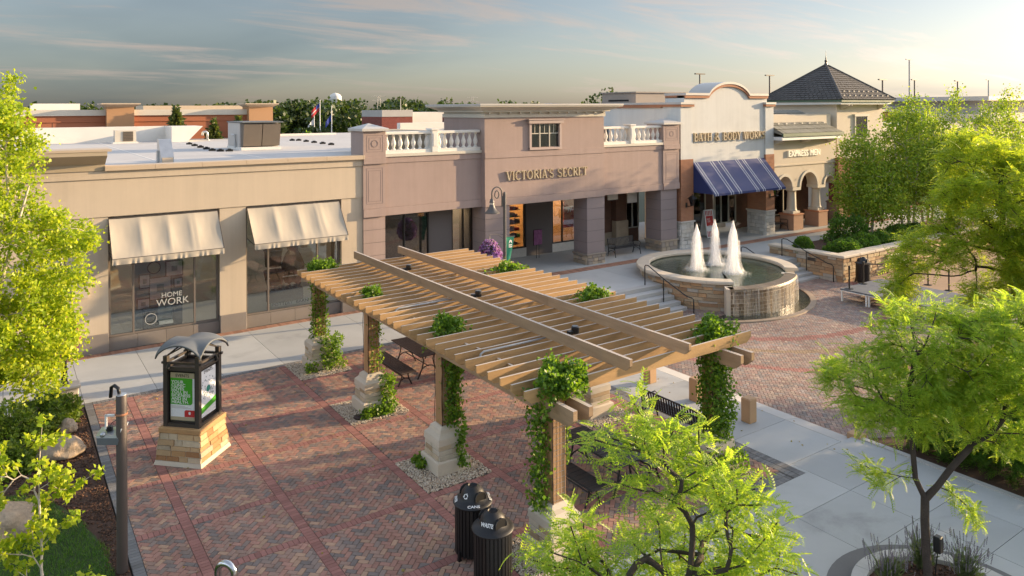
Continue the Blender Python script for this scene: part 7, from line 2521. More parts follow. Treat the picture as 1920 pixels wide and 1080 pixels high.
# ------------------------------------------------------------------ trees and shrubs
def grow(base, trunk, targets, step=.28, r_tip=.006, expo=2.4, sag=0.0, seed=1, wob=.05, back=.35, limbs=()):
    """branch skeleton: trunk polyline, then each target is joined to the best node; returns nodes, parents, radii, tip ids"""
    rnd = np.random.default_rng(seed)
    P = [np.array(trunk[0], float)]
    par = [-1]
    for p in trunk[1:]:
        p = np.array(p, float)
        n = max(1, int(np.linalg.norm(p - P[-1]) / step))
        s = P[-1].copy()
        for i in range(1, n + 1):
            P.append(s + (p - s) * i / n + rnd.normal(size=3) * .008); par.append(len(P) - 2)
    for lb in limbs:
        q = np.array(lb[0], float)
        k = int(np.argmin([np.linalg.norm(x - q) for x in P]))
        cur = k
        for p in lb[1:]:
            p = np.array(p, float)
            s = P[cur].copy()
            n = max(1, int(np.linalg.norm(p - s) / step))
            for i in range(1, n + 1):
                P.append(s + (p - s) * i / n + rnd.normal(size=3) * .01); par.append(cur); cur = len(P) - 1
    nt = len(P)
    root = np.array(trunk[0], float)
    order = sorted(range(len(targets)), key=lambda i: min(np.linalg.norm(np.array(targets[i]) - q) for q in P[nt // 3:]))
    tips = []
    for i in order:
        t = np.array(targets[i], float)
        A = np.array(P)
        d = np.linalg.norm(A - t, axis=1)
        # prefer nodes lower and nearer to the trunk than the target
        cost = d + back * np.maximum(0, A[:, 2] - t[2] + .15 * d)
        cost[:max(1, nt // 4)] += 1.0
        k = int(np.argmin(cost))
        s = A[k]
        L = np.linalg.norm(t - s)
        n = max(1, int(L / step))
        cur = k
        for j in range(1, n + 1):
            q = j / n
            p = s + (t - s) * q + rnd.normal(size=3) * wob * (1 if j < n else .3)
            p[2] += sag * L * math.sin(math.pi * q)
            P.append(p); par.append(cur); cur = len(P) - 1
        tips.append(cur)
    N = len(P)
    A = np.array(P)
    kid = {}
    for i in range(1, N):
        kid.setdefault(par[i], []).append(i)
    for _ in range(4):
        B = A.copy()
        for i in range(nt if nt < 4 else 2, N):
            if i in kid:
                B[i] = .4 * A[i] + .3 * A[par[i]] + .3 * np.mean([A[k] for k in kid[i]], axis=0)
        A = B
    P = list(A)
    w = np.zeros(N)
    kids = [0] * N
    for i in range(N - 1, 0, -1):
        if w[i] == 0:
            w[i] = r_tip ** expo
        w[par[i]] += w[i]
    r = w ** (1 / expo)
    return np.array(P), par, r, tips


def wood(name, m, P, par, r, parent, rmax, rmin=.0035, trunk_r=None):
    """tubes for all branches in one mesh"""
    kids = {}
    for i in range(1, len(P)):
        kids.setdefault(par[i], []).append(i)
    sc = (trunk_r / r[0]) if trunk_r else 1.0
    ex = 1.0
    R_ = np.maximum(rmin, np.minimum(rmax, r * sc))
    b = MB()
    stack = [(0, None)]
    while stack:
        i, frm = stack.pop()
        chain = [frm, i] if frm is not None else [i]
        cur = i
        while cur in kids:
            ks = sorted(kids[cur], key=lambda k: -r[k])
            for k in ks[1:]:
                stack.append((k, cur))
            cur = ks[0]
            chain.append(cur)
        if len(chain) > 1:
            rr = [R_[c] for c in chain]
            if frm is not None:
                rr[0] = rr[1]
            b.tube([P[c] for c in chain], rr, 9 if rr[0] > .05 else 6 if rr[0] > .015 else 4, False)
    return b.build(name, m, parent, smooth=True)


def lobes(ls, n, seed, shell=.35):
    """n points spread through ellipsoids [(cx,cy,cz,rx,ry,rz)], more of them towards the outside"""
    rnd = np.random.default_rng(seed)
    vol = np.array([l[3] * l[4] * l[5] for l in ls]); vol /= vol.sum()
    out = []
    for l, k in zip(ls, rnd.multinomial(n, vol)):
        d = rnd.normal(size=(k, 3)); d /= np.linalg.norm(d, axis=1, keepdims=True)
        q = rnd.uniform(shell, 1, (k, 1)) ** .7
        out.append(np.array(l[:3]) + d * q * np.array(l[3:]))
    return np.concatenate(out)


def frond_template(pairs=9, L=1.0, w=.20, lw=.075):
    """arching pinnate leaf along +y, drooping in -z"""
    V, F = [], []
    for i in range(pairs):
        t = (i + .6) / pairs
        y = L * t
        z = -.38 * t * t * L
        ln = w * (1 - .45 * abs(t - .4)) * (1 if t < .85 else .75)
        for s in (-1, 1):
            k = len(V)
            V += [(0, y, z), (s * ln * .5, y + lw * .9, z - .01), (s * ln, y + lw * 1.4, z - .05), (s * ln * .5, y - lw * .35, z - .01)]
            F.append((k, k + 1, k + 2, k + 3) if s > 0 else (k + 3, k + 2, k + 1, k))
    k = len(V)
    V += [(-.006, 0, 0), (.006, 0, 0), (.006, L * .5, -.09 * L), (-.006, L * .5, -.09 * L)]
    F.append((k, k + 1, k + 2, k + 3))
    return np.array(V), np.array(F)


def fronds(name, m, P, D, parent, size, tmpl, seed=0, droop=.25):
    """pinnate leaves at points P pointing along D"""
    rnd = np.random.default_rng(seed)
    n = len(P)
    y = D + rnd.normal(size=(n, 3)) * .35
    y[:, 2] -= droop * .3
    y /= np.linalg.norm(y, axis=1, keepdims=True)
    up = np.tile([0, 0, 1.0], (n, 1)) + rnd.normal(size=(n, 3)) * .3
    x = np.cross(y, up); x /= np.linalg.norm(x, axis=1, keepdims=True)
    z = np.cross(x, y)
    Rm = np.stack([x, y, z], axis=2)
    s = rnd.uniform(size * .6, size * 1.25, n)
    v, f = tmpl
    V = np.einsum('nij,kj->nki', Rm, v) * s[:, None, None] + P[:, None, :]
    F = (f[None] + (np.arange(n) * len(v))[:, None, None]).reshape(-1, 4)
    return link(bpy.data.objects.new(name, npmesh(name, V.reshape(-1, 3), F, m)), parent)


M['locust'] = leafmat('locust_leaf', [(0.19, 0.33, 0.035), (0.29, 0.43, 0.05), (0.44, 0.53, 0.07)], 0.56, (1.45, 1.4, .8))
M['locusty'] = leafmat('golden_locust_leaf', [(0.22, 0.34, 0.035), (0.34, 0.45, 0.045), (0.50, 0.54, 0.06)], 0.55, (1.45, 1.4, .7))
M['birch'] = leafmat('birch_leaf', [(0.22, 0.34, 0.02), (0.36, 0.46, 0.03), (0.53, 0.57, 0.05)], 0.5, (1.4, 1.35, .7))
M['birchfar'] = leafmat('far_birch_leaf', [(0.14, 0.25, 0.03), (0.24, 0.35, 0.04), (0.38, 0.43, 0.06)], 0.52, (1.5, 1.45, .7))
M['shrub'] = leafmat('shrub_leaf', [(0.05, 0.11, 0.02), (0.08, 0.16, 0.025), (0.16, 0.23, 0.04)], 0.4)
M['juniper'] = leafmat('juniper_spray', [(0.07, 0.12, 0.02), (0.13, 0.19, 0.03), (0.22, 0.27, 0.045)], 0.35)


def locust(base, trunk, ls, ncl, nfr, size, label, seed, trunk_r, m=None, tmpl=None, spread=.22, cat='tree', name='honey_locust', rmax=.2, limbs=()):
    t = thing(name, base, label, cat, 'honey locust trees')
    tg = lobes(ls, ncl, seed)
    P, par, r, tips = grow(base, trunk, tg, .26, .006, 2.3, .06, seed, .035, .35, limbs)
    wood('trunk', M['bark'], P, par, r, t, rmax, .0045, trunk_r)
    rnd = np.random.default_rng(seed)
    # leaves sit on outer twigs: nodes with small radius
    thin = np.array([i for i in range(1, len(P)) if r[i] < np.percentile(r, 72)])
    pick = rnd.choice(thin, nfr)
    D = P[pick] - P[np.array(par)[pick]]
    D /= np.linalg.norm(D, axis=1, keepdims=True) + 1e-9
    side = rnd.normal(size=(nfr, 3)); side[:, 2] *= .45
    Dn = D * .5 + side * .9
    Dn[:, 2] += .12
    Q = P[pick] + rnd.normal(size=(nfr, 3)) * spread * .35
    fronds('crown', m or M['locust'], Q, Dn, t, size, tmpl or frond_template(), seed)
    return t


# locust in the foreground centre
locust((5.55, 4.7, -.0), [(5.55, 4.7, 0), (5.5, 4.75, 1.2), (5.5, 4.85, 2.2), (5.6, 5.2, 3.3)],
       [(5.5, 5.45, 3.0, 1.25, .75, .7), (5.15, 5.5, 4.5, .42, .34, .65), (6.2, 5.0, 3.6, .6, .5, .55), (4.85, 5.95, 3.2, .5, .45, .5), (5.75, 5.25, 4.35, .45, .35, .45), (6.5, 4.6, 2.9, .5, .5, .5)],
       360, 2900, .23, 'bright green honey locust rising at the bottom centre in front of the pergola', 5, .07)
# locust in the ring planter, leaning trunk
locust((12.3, 6.05, .1), [(12.3, 6.05, .1), (12.33, 6.1, .8), (12.31, 6.18, 1.3), (12.45, 6.2, 1.75)],
       [(12.3, 6.75, 3.3, 1.15, .8, .75), (12.9, 6.35, 4.2, 1.0, .8, .5), (12.9, 6.2, 2.9, .9, .7, .55), (13.7, 5.6, 2.8, .8, .7, .6), (14.3, 4.9, 3.3, 1.0, .8, .8), (13.2, 6.1, 3.5, 1.0, .7, .5), (11.75, 7.0, 3.4, .55, .5, .45), (13.6, 5.6, 3.8, 1.0, .8, .8), (11.9, 6.7, 1.95, .5, .35, .25), (13.1, 5.8, 1.5, .5, .25, .3), (14.3, 5.2, 4.3, .9, .8, .6)],
       640, 9000, .23, 'honey locust with a leaning forked trunk in the ring planter at the right', 8, .068, limbs=[[(12.45, 6.2, 1.75), (12.85, 5.95, 2.1), (13.3, 5.65, 2.6), (13.9, 5.25, 3.2)], [(12.45, 6.2, 1.75), (12.42, 6.4, 2.4), (12.5, 6.5, 3.2), (12.7, 6.4, 4.0)]])
# golden locust behind the stage
FT2 = frond_template(6, 1.0, .24, .09)
locust((25.4, 9.6, -.4), [(25.4, 9.6, -.4), (25.3, 9.7, 1.6), (25.2, 9.9, 3.0), (25.0, 10.1, 4.6), (24.9, 10.1, 6.0)],
       [(25.0, 10.0, 5.2, 2.6, 1.9, 1.7), (23.3, 11.2, 3.6, 1.4, 1.1, .9), (26.2, 8.8, 4.2, 2.0, 1.7, 1.6), (24.3, 10.4, 6.6, 1.3, 1.1, .8), (22.6, 11.9, 2.6, .8, .6, .5), (24.6, 10.1, 2.6, 1.5, 1.0, .7), (26.4, 9.0, 2.0, 1.9, 1.5, 1.0), (25.0, 9.3, 3.4, 1.6, 1.2, 1.0)],
       700, 17000, .36, 'golden honey locust towering behind the stage at the right edge', 12, .14, M['locusty'], FT2, .4, rmax=.15)


def leafy(name, base, trunk, ls, ncl, nlv, size, label, seed, tr, m, bark, cat='tree', grp=None, spread=.3, hang=.5, rmax=.12, back=.35, multi=None, dense=.8, rmin=.0035):
    t = thing(name, base, label, cat, grp)
    tg = lobes(ls, ncl, seed)
    P, par, r, tips = grow(base, trunk, tg, .3, .005, 2.3, .03, seed, .04, back)
    wood('trunk', bark, P, par, r, t, rmax, rmin, tr)
    if multi:
        for k, tk in enumerate(multi):
            b = MB(); b.tube(tk, [tr * (1 - .75 * i / (len(tk) - 1)) for i in range(len(tk))], 8, False); b.build('stem', bark, t, smooth=True)
    rnd = np.random.default_rng(seed + 50)
    thin = np.array([i for i in range(1, len(P)) if r[i] < np.percentile(r, 78)])
    pick = rnd.choice(thin, nlv)
    Q = P[pick] + rnd.normal(size=(nlv, 3)) * spread * np.array([.5, .5, .5])
    up = np.tile(np.array([0, 0, -hang]), (nlv, 1))
    scatter('crown', m, Q, leaf_template('birch'), size, up, .7, t)
    return t


# left birch
leafy('birch_tree', (-.35, 17.6, 0), [(-.35, 17.6, 0), (-.3, 17.5, 2.2), (-.1, 17.3, 4.5), (.05, 17.15, 6.3), (.12, 17.1, 8.2)],
      [(.0, 17.1, 5.0, 1.15, 1.1, 1.7), (.3, 17.0, 3.6, 1.2, 1.1, .95), (.0, 17.2, 7.0, .7, .8, 1.0), (-1.1, 17.6, 5.2, 1.1, 1.1, 2.0), (1.15, 16.7, 5.6, .65, .55, .5), (1.0, 16.9, 4.7, .6, .6, .45), (.35, 17.3, 2.9, .75, .7, .5), (.12, 17.1, 8.1, .3, .3, .6)],
      800, 50000, .070, 'bright yellow green birch filling the left edge', 21, .07, M['birch'], M['birchbark'], grp='birch trees', spread=.20, hang=.5,
      multi=[[(-.45, 17.5, 0), (-.3, 17.2, 3), (.05, 16.9, 5), (.45, 16.8, 6.6)], [(-.3, 17.7, 0), (-.75, 17.7, 2.8), (-1.0, 17.6, 5.2), (-1.1, 17.6, 7)]])
# sapling in the lawn
leafy('birch_sapling', (.45, 12.55, 0), [(.45, 12.55, 0), (.47, 12.6, 1.6), (.45, 12.7, 2.6), (.5, 12.75, 3.55)],
      [(.5, 12.75, 2.9, .28, .25, .6), (.85, 12.65, 2.55, .42, .2, .22), (.1, 12.8, 2.3, .45, .3, .5), (.7, 12.6, 1.9, .35, .25, .3), (0, 12.7, 1.6, .5, .3, .5), (.95, 12.5, 1.2, .25, .2, .2), (-.15, 12.9, 3.0, .35, .3, .5)],
      110, 2300, .08, 'slender birch sapling standing in the shaded lawn', 23, .022, M['birch'], M['birchbark'], grp='birch trees', spread=.09, hang=.4, rmax=.03, back=.6)
# birch clump behind the planter wall
bl = ['birch nearest the arcaded shop behind the clipped hedge', 'tall birch in the middle of the clump behind the planter wall', 'birch at the right of the clump behind the planter wall', 'birch farthest right, rising above the golden locust', 'pale birch at the back of the clump by the far shop']
for k, (x, y, h, w) in enumerate(((40.8, 23.4, 6.7, 1.9), (43.8, 22.6, 8.5, 2.1), (46.8, 21.4, 8.7, 2.2), (50.5, 20.0, 8.9, 2.4), (48.5, 23.8, 8.2, 2.1))):
    leafy('birch_tree', (x, y, .6), [(x, y, .6), (x + .1, y, h * .35), (x - .1, y + .1, h * .65), (x, y, h)],
          [(x, y, h * .5, w, w, h * .25), (x - .3, y + .3, h * .75, w * .65, w * .65, h * .2), (x + .5, y - .4, h * .38, w * 1.0, w, h * .16), (x, y, h * .95, w * .25, w * .25, h * .1)],
          280, 18000, .125, bl[k], 31 + k, .085, M['birchfar'], M['birchbark'], grp='birch trees', spread=.55, hang=.4, rmax=.1, rmin=.006,
          multi=[[(x + .25, y - .1, .6), (x + .5, y - .2, 3), (x + .7, y - .3, h * .8)], [(x - .2, y + .2, .6), (x - .5, y + .3, 3), (x - .8, y + .4, h * .75)]])


def shrub(name, c, rr, n, size, label, m, cat='shrub', grp=None, tm='birch', bump=.22, seed=1, fill=.55):
    t = thing(name, (c[0], c[1], c[2]), label, cat, grp)
    rnd = np.random.default_rng(seed)
    d = rnd.normal(size=(n, 3)); d /= np.linalg.norm(d, axis=1, keepdims=True)
    d[:, 2] = np.abs(d[:, 2])
    q = rnd.uniform(fill, 1, (n, 1)) ** .5
    f = 1 + bump * np.sin(d[:, :1] * 7 + seed) * np.cos(d[:, 1:2] * 6 + seed * 2) + bump * .5 * np.sin(d[:, 2:3] * 9 + seed)
    P = np.array(c) + d * q * f * np.array(rr)
    scatter('foliage', m, P, leaf_template(tm), size, d, .8, t)
    b = MB()
    for i in range(9):
        a = i * .7 + seed
        b.tube([(c[0], c[1], c[2]), (c[0] + rr[0] * .35 * math.cos(a), c[1] + rr[1] * .35 * math.sin(a), c[2] + rr[2] * .45), (c[0] + rr[0] * .7 * math.cos(a), c[1] + rr[1] * .7 * math.sin(a), c[2] + rr[2] * .8)], [.02, .014, .006], 5)
    b.build('stem', M['bark'], t)
    return t


shrub('globe_shrub', (33.75, 22.75, .65), (.5, .5, .78), 2600, .09, 'small round clipped shrub beside the fountain steps', M['shrub'], seed=2, bump=.06, fill=.8)
hl = ['clipped hedge block at the near end behind the planter wall', 'clipped hedge block second from the near end behind the planter wall', 'clipped hedge block in the middle behind the planter wall', 'clipped hedge block second from the far end behind the planter wall', 'clipped hedge block at the far end behind the planter wall']
for k in range(5):
    x = 35.3 + k * 1.9
    shrub('hedge_shrub', (x, 21.45 + .1 * k, .6), (1.15, .75, .72 + .12 * (k % 2)), 5000, .085, hl[k], M['shrub'], 'hedge', 'clipped hedge behind the planter wall', seed=40 + k, bump=.12, fill=.7)
shrub('small_shrub', (34.5, 21.9, .6), (.28, .28, .35), 500, .08, 'tiny dark shrub between the globe shrub and the hedge', M['shrub'], seed=51)
shrub('spreading_shrub', (38.6, 23.2, .6), (1.3, 1.1, 1.5), 3200, .13, 'spreading green shrub behind the hedge below the birches', M['shrub'], seed=52)
jl = ['juniper at the kerb under the left lamp post', 'juniper in the middle of the left bed', 'juniper at the left edge of the bed', 'low juniper nearest the lawn']
for k, (x, y, rx, rz) in enumerate(((1.0, 22.4, .75, .8), (.1, 21.6, 1.0, .85), (-1.2, 20.8, 1.2, .9), (-.1, 20.2, .8, .5))):
    shrub('juniper_shrub', (x, y, 0), (rx, rx * .9, rz), 5200, .075, jl[k], M['juniper'], 'shrub', 'junipers in the left bed', 'birch', .2, 60 + k, .5)
rl = ['dense leafy shrub at the corner of the right bed', 'dense leafy shrub second from the corner of the right bed', 'dense leafy shrub in the middle of the right bed', 'dense leafy shrub at the lower right edge', 'tall leafy shrub at the back of the right bed', 'leafy shrub at the far right edge below the golden locust']
for k, (x, y, rx, rz) in enumerate(((18.2, 8.5, .95, 1.0), (18.2, 7.1, 1.0, 1.4), (18.3, 5.7, 1.1, 1.6), (18.4, 4.3, 1.2, 1.7), (20.0, 7.4, 1.4, 2.0), (20.4, 5.4, 1.6, 2.5))):
    t = thing('leafy_shrub', (x, y, -.05), rl[k], 'shrub', 'dense shrubs in the right bed')
    tg = lobes([(x, y, rz * .5, rx, rx, rz * .55)], 110, 70 + k)
    P, par, r, tips = grow((x, y, -.05), [(x, y, -.05), (x, y, rz * .4)], tg, .25, .005, 2.3, .05, 70 + k, .04)
    wood('stem', M['bark'], P, par, r, t, .03, .004, .03)
    rnd = np.random.default_rng(80 + k)
    pick = rnd.integers(5, len(P), 2600)
    D = P[pick] - np.array([x, y, 0]); D /= np.linalg.norm(D, axis=1, keepdims=True); D += rnd.normal(size=D.shape) * .5
    M.setdefault('rshrub', leafmat('compound_shrub_leaf', [(0.06, 0.13, 0.025), (0.09, 0.18, 0.03), (0.15, 0.24, 0.04)], .45))
    fronds('foliage', M['rshrub'], P[pick] + rnd.normal(size=D.shape) * .06, D, t, .24, frond_template(6, 1, .3, .10), 80 + k)
# lavender in the ring planter
M['lavleaf'] = leafmat('lavender_stem', [(0.12, 0.16, 0.08), (0.16, 0.20, 0.10), (0.2, 0.22, 0.14)], .3)
M['lavbud'] = leafmat('lavender_bud', [(0.20, 0.17, 0.20), (0.25, 0.21, 0.25), (0.30, 0.27, 0.28)], .3, (1, 1, 1.1))
for k, (x, y, lb) in enumerate(((12.95, 6.5, 'lavender clump right of the leaning trunk'), (13.15, 5.9, 'lavender clump at the right rim of the ring planter'), (12.0, 6.55, 'lavender clump left of the leaning trunk'))):
    t = thing('lavender_plant', (x, y, .1), lb, 'plant', 'lavender in the ring planter')
    b, c = MB(), MB()
    rl_ = random.Random(k)
    for i in range(90):
        a, l, h = rl_.uniform(0, 6.28), rl_.uniform(.05, .42), rl_.uniform(.35, .75)
        q = (x + l * math.cos(a), y + l * math.sin(a), .1 + h)
        b.tube([(x + .15 * l * math.cos(a), y + .15 * l * math.sin(a), .1), (x + .5 * l * math.cos(a), y + .5 * l * math.sin(a), .1 + h * .6), q], [.004, .003, .002], 3, False)
        for s in range(5):
            zz = q[2] - s * .028
            c.lathe([(0, zz + .014), (.011, zz), (0, zz - .014)], q[0] - (q[0] - x) * s * .012, q[1] - (q[1] - y) * s * .012, 4)
        for s in range(3):
            z0 = .12 + h * rl_.uniform(.1, .55); f = rl_.uniform(.2, .6)
            px, py = x + f * l * math.cos(a), y + f * l * math.sin(a)
            b.poly([(px, py, z0), (px + .05 * math.cos(a + 1), py + .05 * math.sin(a + 1), z0 + .05), (px + .08 * math.cos(a), py + .08 * math.sin(a), z0 + .09)])
    b.build('stem', M['lavleaf'], t); tag(c.build('flower_spikes', M['lavbud'], t), kind='stuff')
# speaker strapped to the leaning trunk
t = thing('tree_speaker', (12.46, 6.02, .8), 'small black speaker box strapped to the leaning trunk', 'speaker')
b = MB(); b.cbox(12.40, 5.92, .80, 12.52, 6.04, 1.06, .015); b.build('box', M['black'], t)
b = MB(); b.tube([(12.44, 5.98, .8), (12.42, 6.0, .55), (12.40, 6.02, .15)], .01, 6); b.build('cable', M['black'], t)


def boulder(name, c, rr, label, seed):
    bm = bmesh.new()
    bmesh.ops.create_icosphere(bm, subdivisions=4, radius=1)
    for v in bm.verts:
        n = noise.noise(v.co * 1.1 + Vector((seed, 0, 0))) * .35 + noise.noise(v.co * 2.6 + Vector((0, seed, 0))) * .12 + noise.noise(v.co * 7 + Vector((0, 0, seed))) * .03
        v.co = v.co * (1 + n)
        v.co = Vector((v.co.x * rr[0], v.co.y * rr[1], v.co.z * rr[2] * (1 if v.co.z > 0 else .5)))
    me = bpy.data.meshes.new(name); bm.to_mesh(me); bm.free()
    me.materials.append(M['boulder'])
    me.polygons.foreach_set('use_smooth', [True] * len(me.polygons))
    o = link(bpy.data.objects.new(name, me), None, Matrix.Translation(c))
    tag(o, label, 'boulder', 'boulders by the lawn')


boulder('boulder', (1.15, 20.15, .12), (.46, .36, .30), 'tan boulder on the mulch below the junipers', 1.7)
boulder('boulder', (-.05, 17.1, .12), (.62, .5, .42), 'large boulder at the left edge behind the sapling', 4.2)
boulder('boulder', (1.35, 21.6, .08), (.2, .18, .24), 'small pale upright stone among the junipers', 7.7)
b = MB(); b.cbox(1.0, 23.55, 0, 1.75, 23.95, .42, .02); b.cbox(.95, 23.5, .42, 1.8, 24.0, .5, .015); tag(b.build('stone_bench', M['limestone']), 'low pale stone seat by the left lamp post', 'stone seat')

# a little leaf litter on the paving
M['litter'] = leafmat('fallen_leaf', [(0.30, 0.22, 0.06), (0.22, 0.13, 0.05), (0.36, 0.32, 0.08)], .2)
n = 320
P = np.c_[RNG.uniform(2.1, 16.8, n), RNG.uniform(9.8, 23.3, n), np.full(n, .012)]
P = P[[not inpit(x, y) for x, y, z in P]]
tag(scatter('leaf_litter', M['litter'], P, (np.array([(-.4, 0, 0), (.4, 0, 0), (.3, .9, .15), (-.3, .9, .1)]), np.array([(0, 1, 2, 3)])), .045, np.c_[RNG.normal(size=(len(P), 2)), np.zeros(len(P))], .12, plaza), kind='stuff')
# ------------------------------------------------------------------ background
tb = thing('terracotta_store', (10, 60, 0), 'long terracotta store with two ochre corner towers behind the white roof', 'building')
b = MB(); b.box(-30, 60, -.6, 17.6, 90, 7.7); b.build('wall', M['stucco_rust'], tb)
b = MB(); b.box(-30, 59.85, 7.702, 17.6, 90, 8.12); b.build('cornice', M['trim_cream'], tb)
b = MB(); b.box(-30, 59.93, 7.25, 17.6, 60, 7.33); b.build('string_course', M['stucco_rust'], tb)
for a, c in ((6.2, 7.95), (16.0, 17.85)):
    p = MB(); p.box(a, 59.3, -.6, c, 61.2, 8.3); p = p.build('corner_tower', M['stucco_ochre'], tb)
    b = MB(); b.frustum(a, 59.3, c, 61.2, 8.301, a - .35, 58.9, c + .35, 61.6, 8.5); b.box(a - .37, 58.88, 8.501, c + .37, 61.62, 8.58); b.build('tower_cap', M['cap_tan'], p)
for x in (-2, 3, 10.5, 13.5):
    b = MB(); b.box(x, 59.985, -.6, x + .04, 60, 7.25); b.build('control_joint', M['terracotta'], tb)
b = MB(); b.box(2.0, 70, 8.1, 5.4, 72, 8.65); b.build('roof_unit', M['trim_white'], tb)
b = MB(); b.box(9.5, 66, 8.1, 18.5, 70, 8.45); b.build('roof_parapet', M['cap_tan'], tb)
# low wall and car park shrubs behind
b = MB(); b.box(17.85, 92, -.6, 60, 92.4, 3.2); tag(b.build('boundary_wall', M['trim_cream']), 'long pale boundary wall in front of the far woods', 'wall')
# further roofs
fb = thing('maroon_store', (60, 110, 0), 'far maroon and white store seen above the left balustrade', 'building')
b = MB(); b.box(50.5, 110, -.6, 56, 118, 6.9); b.build('maroon_wall', M['bred'], fb)
b = MB(); b.box(50.5, 109.9, 6.9, 56, 118, 8.0); b.build('grey_band', M['cap_grey'], fb)
b = MB(); b.box(56, 112, -.6, 70, 125, 5.6); b.build('cream_wall', M['stucco_cream'], fb)
b = MB(); b.prism([(56, 5.6), (70, 5.6), (70, 7.3), (66, 7.6), (56, 7.6)], 'y', 112, 125); b.build('white_roof', M['trim_white'], fb)
cp = thing('parking_deck', (75, 85, 0), 'dark red parking deck between the mauve and white shops', 'building')
b = MB(); b.box(56, 80, -.6, 85, 100, 5.2); b.box(56, 80, 6.2, 85, 100, 7.35); b.build('brick_band', M['bred'], cp)
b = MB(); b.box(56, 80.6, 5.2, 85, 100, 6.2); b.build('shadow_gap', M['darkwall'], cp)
c = thing('parked_car', (63.5, 81.5, 7.35), 'blue car parked on top of the dark red deck', 'car')
M['carblue'] = mat('blue_car_paint', (0.03, 0.06, 0.14), 0.3, 0.03, 2, 0, coat=.6)
b = MB(); b.prism([(61.2, 7.6), (65.8, 7.6), (65.8, 8.1), (64.9, 8.2), (64.2, 8.75), (62.4, 8.8), (61.4, 8.2), (61.2, 8.1)], 'y', 80.6, 82.3); b.build('body', M['carblue'], c)
b = MB(); b.prism([(61.7, 8.22), (64.6, 8.22), (64.05, 8.68), (62.5, 8.72)], 'y', 80.58, 80.599); b.build('window', M['glassd'], c)
for x in (62.1, 64.9):
    b = MB(); b.lathe([(0, 0), (.33, 0), (.33, .2), (0, .2)], 0, 0, 16); b.build('wheel', M['black'], c, Matrix.Translation((x, 80.75, 7.68)) @ Matrix.Rotation(R(90), 4, 'X'))
# things on the mauve shop's roof
b = MB(); b.box(14.6, 31.5, 5.9, 17.0, 35.5, 6.9); b.box(14.5, 31.4, 6.9, 17.1, 35.6, 7.0); tag(b.build('roof_hatch', M['cap_olive']), 'olive box with a flat lid behind the left balustrade', 'roof box')
b = MB(); b.box(17.6, 36, 5.9, 24, 36.4, 7.3); tag(b.build('roof_upstand', M['trim_white']), 'long white roof upstand behind the balustrades', 'roof wall')
b = MB(); b.box(25.6, 31.5, 5.9, 28.4, 33.5, 6.95); b.box(25.5, 31.4, 6.95, 28.5, 33.6, 7.02); o = tag(b.build('roof_cabinet', M['zinc']), 'grey roof cabinet behind the right balustrade', 'air handler')
# right hand shops beyond the birches
fr = thing('far_cream_shop', (80, 35, 0), 'far cream shop with a flat dark roofed canopy at the right edge', 'building')
b = MB(); b.box(74, 31, -.4, 110, 50, 6.6); b.build('wall', CW, fr)
b = MB(); b.box(73.6, 30.6, 6.6, 110, 50, 7.3); b.build('cornice', M['trim_cream'], fr)
b = MB(); b.box(77, 33, 7.3, 110, 50, 8.6); b.box(75.5, 31.5, 8.6, 110, 50, 9.0); b.build('upper_block', M['cap_grey'], fr)
for x in (76, 79, 82):
    b = MB(); b.box(x, 30.95, 3.8, x + 1.4, 31, 4.6); b.build('window', M['darkwall'], fr)
fr2 = thing('far_hip_shop', (66, 42, 0), 'far shop with a low dark hipped roof behind the birch clump', 'building')
b = MB(); b.box(58, 38, -.4, 72, 52, 7.6); b.build('wall', M['stucco_ochre'], fr2)
b = MB(); b.box(57.6, 37.6, 7.6, 72.4, 52.4, 7.9); b.build('eave', M['trim_cream'], fr2)
b = MB(); b.frustum(57.5, 37.5, 72.5, 52.5, 7.9, 62, 43, 68, 47, 9.2); b.build('roof', M['rooftile'], fr2)
bw2 = thing('cream_wing_building', (55, 30, 0), 'cream shop wing right of the tower, mostly behind the birches', 'building')
b = MB(); b.box(51.3, 29.0, -.4, 66, 40, 6.3); b.build('wall', CW, bw2)
b = MB(); b.box(51.3, 28.8, 6.3, 66.2, 40, 6.7); b.build('cornice', M['trim_cream'], bw2)
b = MB(); b.box(51.3, 28.95, .3, 66, 29, 3.2); b.build('shop_front', M['bred'], bw2)

# water tower, flags, poles
t = thing('water_tower', (156.4, 402.4, 0), 'pale bulbous water tower above the far woods', 'water tower')
b = MB(); b.lathe([(2.3, 0), (2.3, 8.5), (2.5, 10.2), (3.0, 11.5), (3.35, 12.6), (3.35, 15.6), (2.9, 16.6), (1.5, 17.5), (0, 17.9)], 156.4, 402.4, 28); b.build('tank', M['trim_white'], t, smooth='auto')
b = MB(); b.lathe([(3.38, 13.9), (3.42, 14.1), (3.38, 14.3)], 156.4, 402.4, 28); b.build('band', M['cap_grey'], t)
M['flagred'] = mat('flag_red_white', None, 0.8, 0.02, 1, 0, cols=[((0.4, 0.03, 0.04), 1), ((0.6, 0.6, 0.6), 1)])
M['flagblue'] = mat('flag_blue', (0.02, 0.04, 0.25), 0.8, 0.05, 1, 0)
M['flagwhite'] = mat('flag_white', (0.65, 0.65, 0.65), 0.8, 0.05, 1, 0)
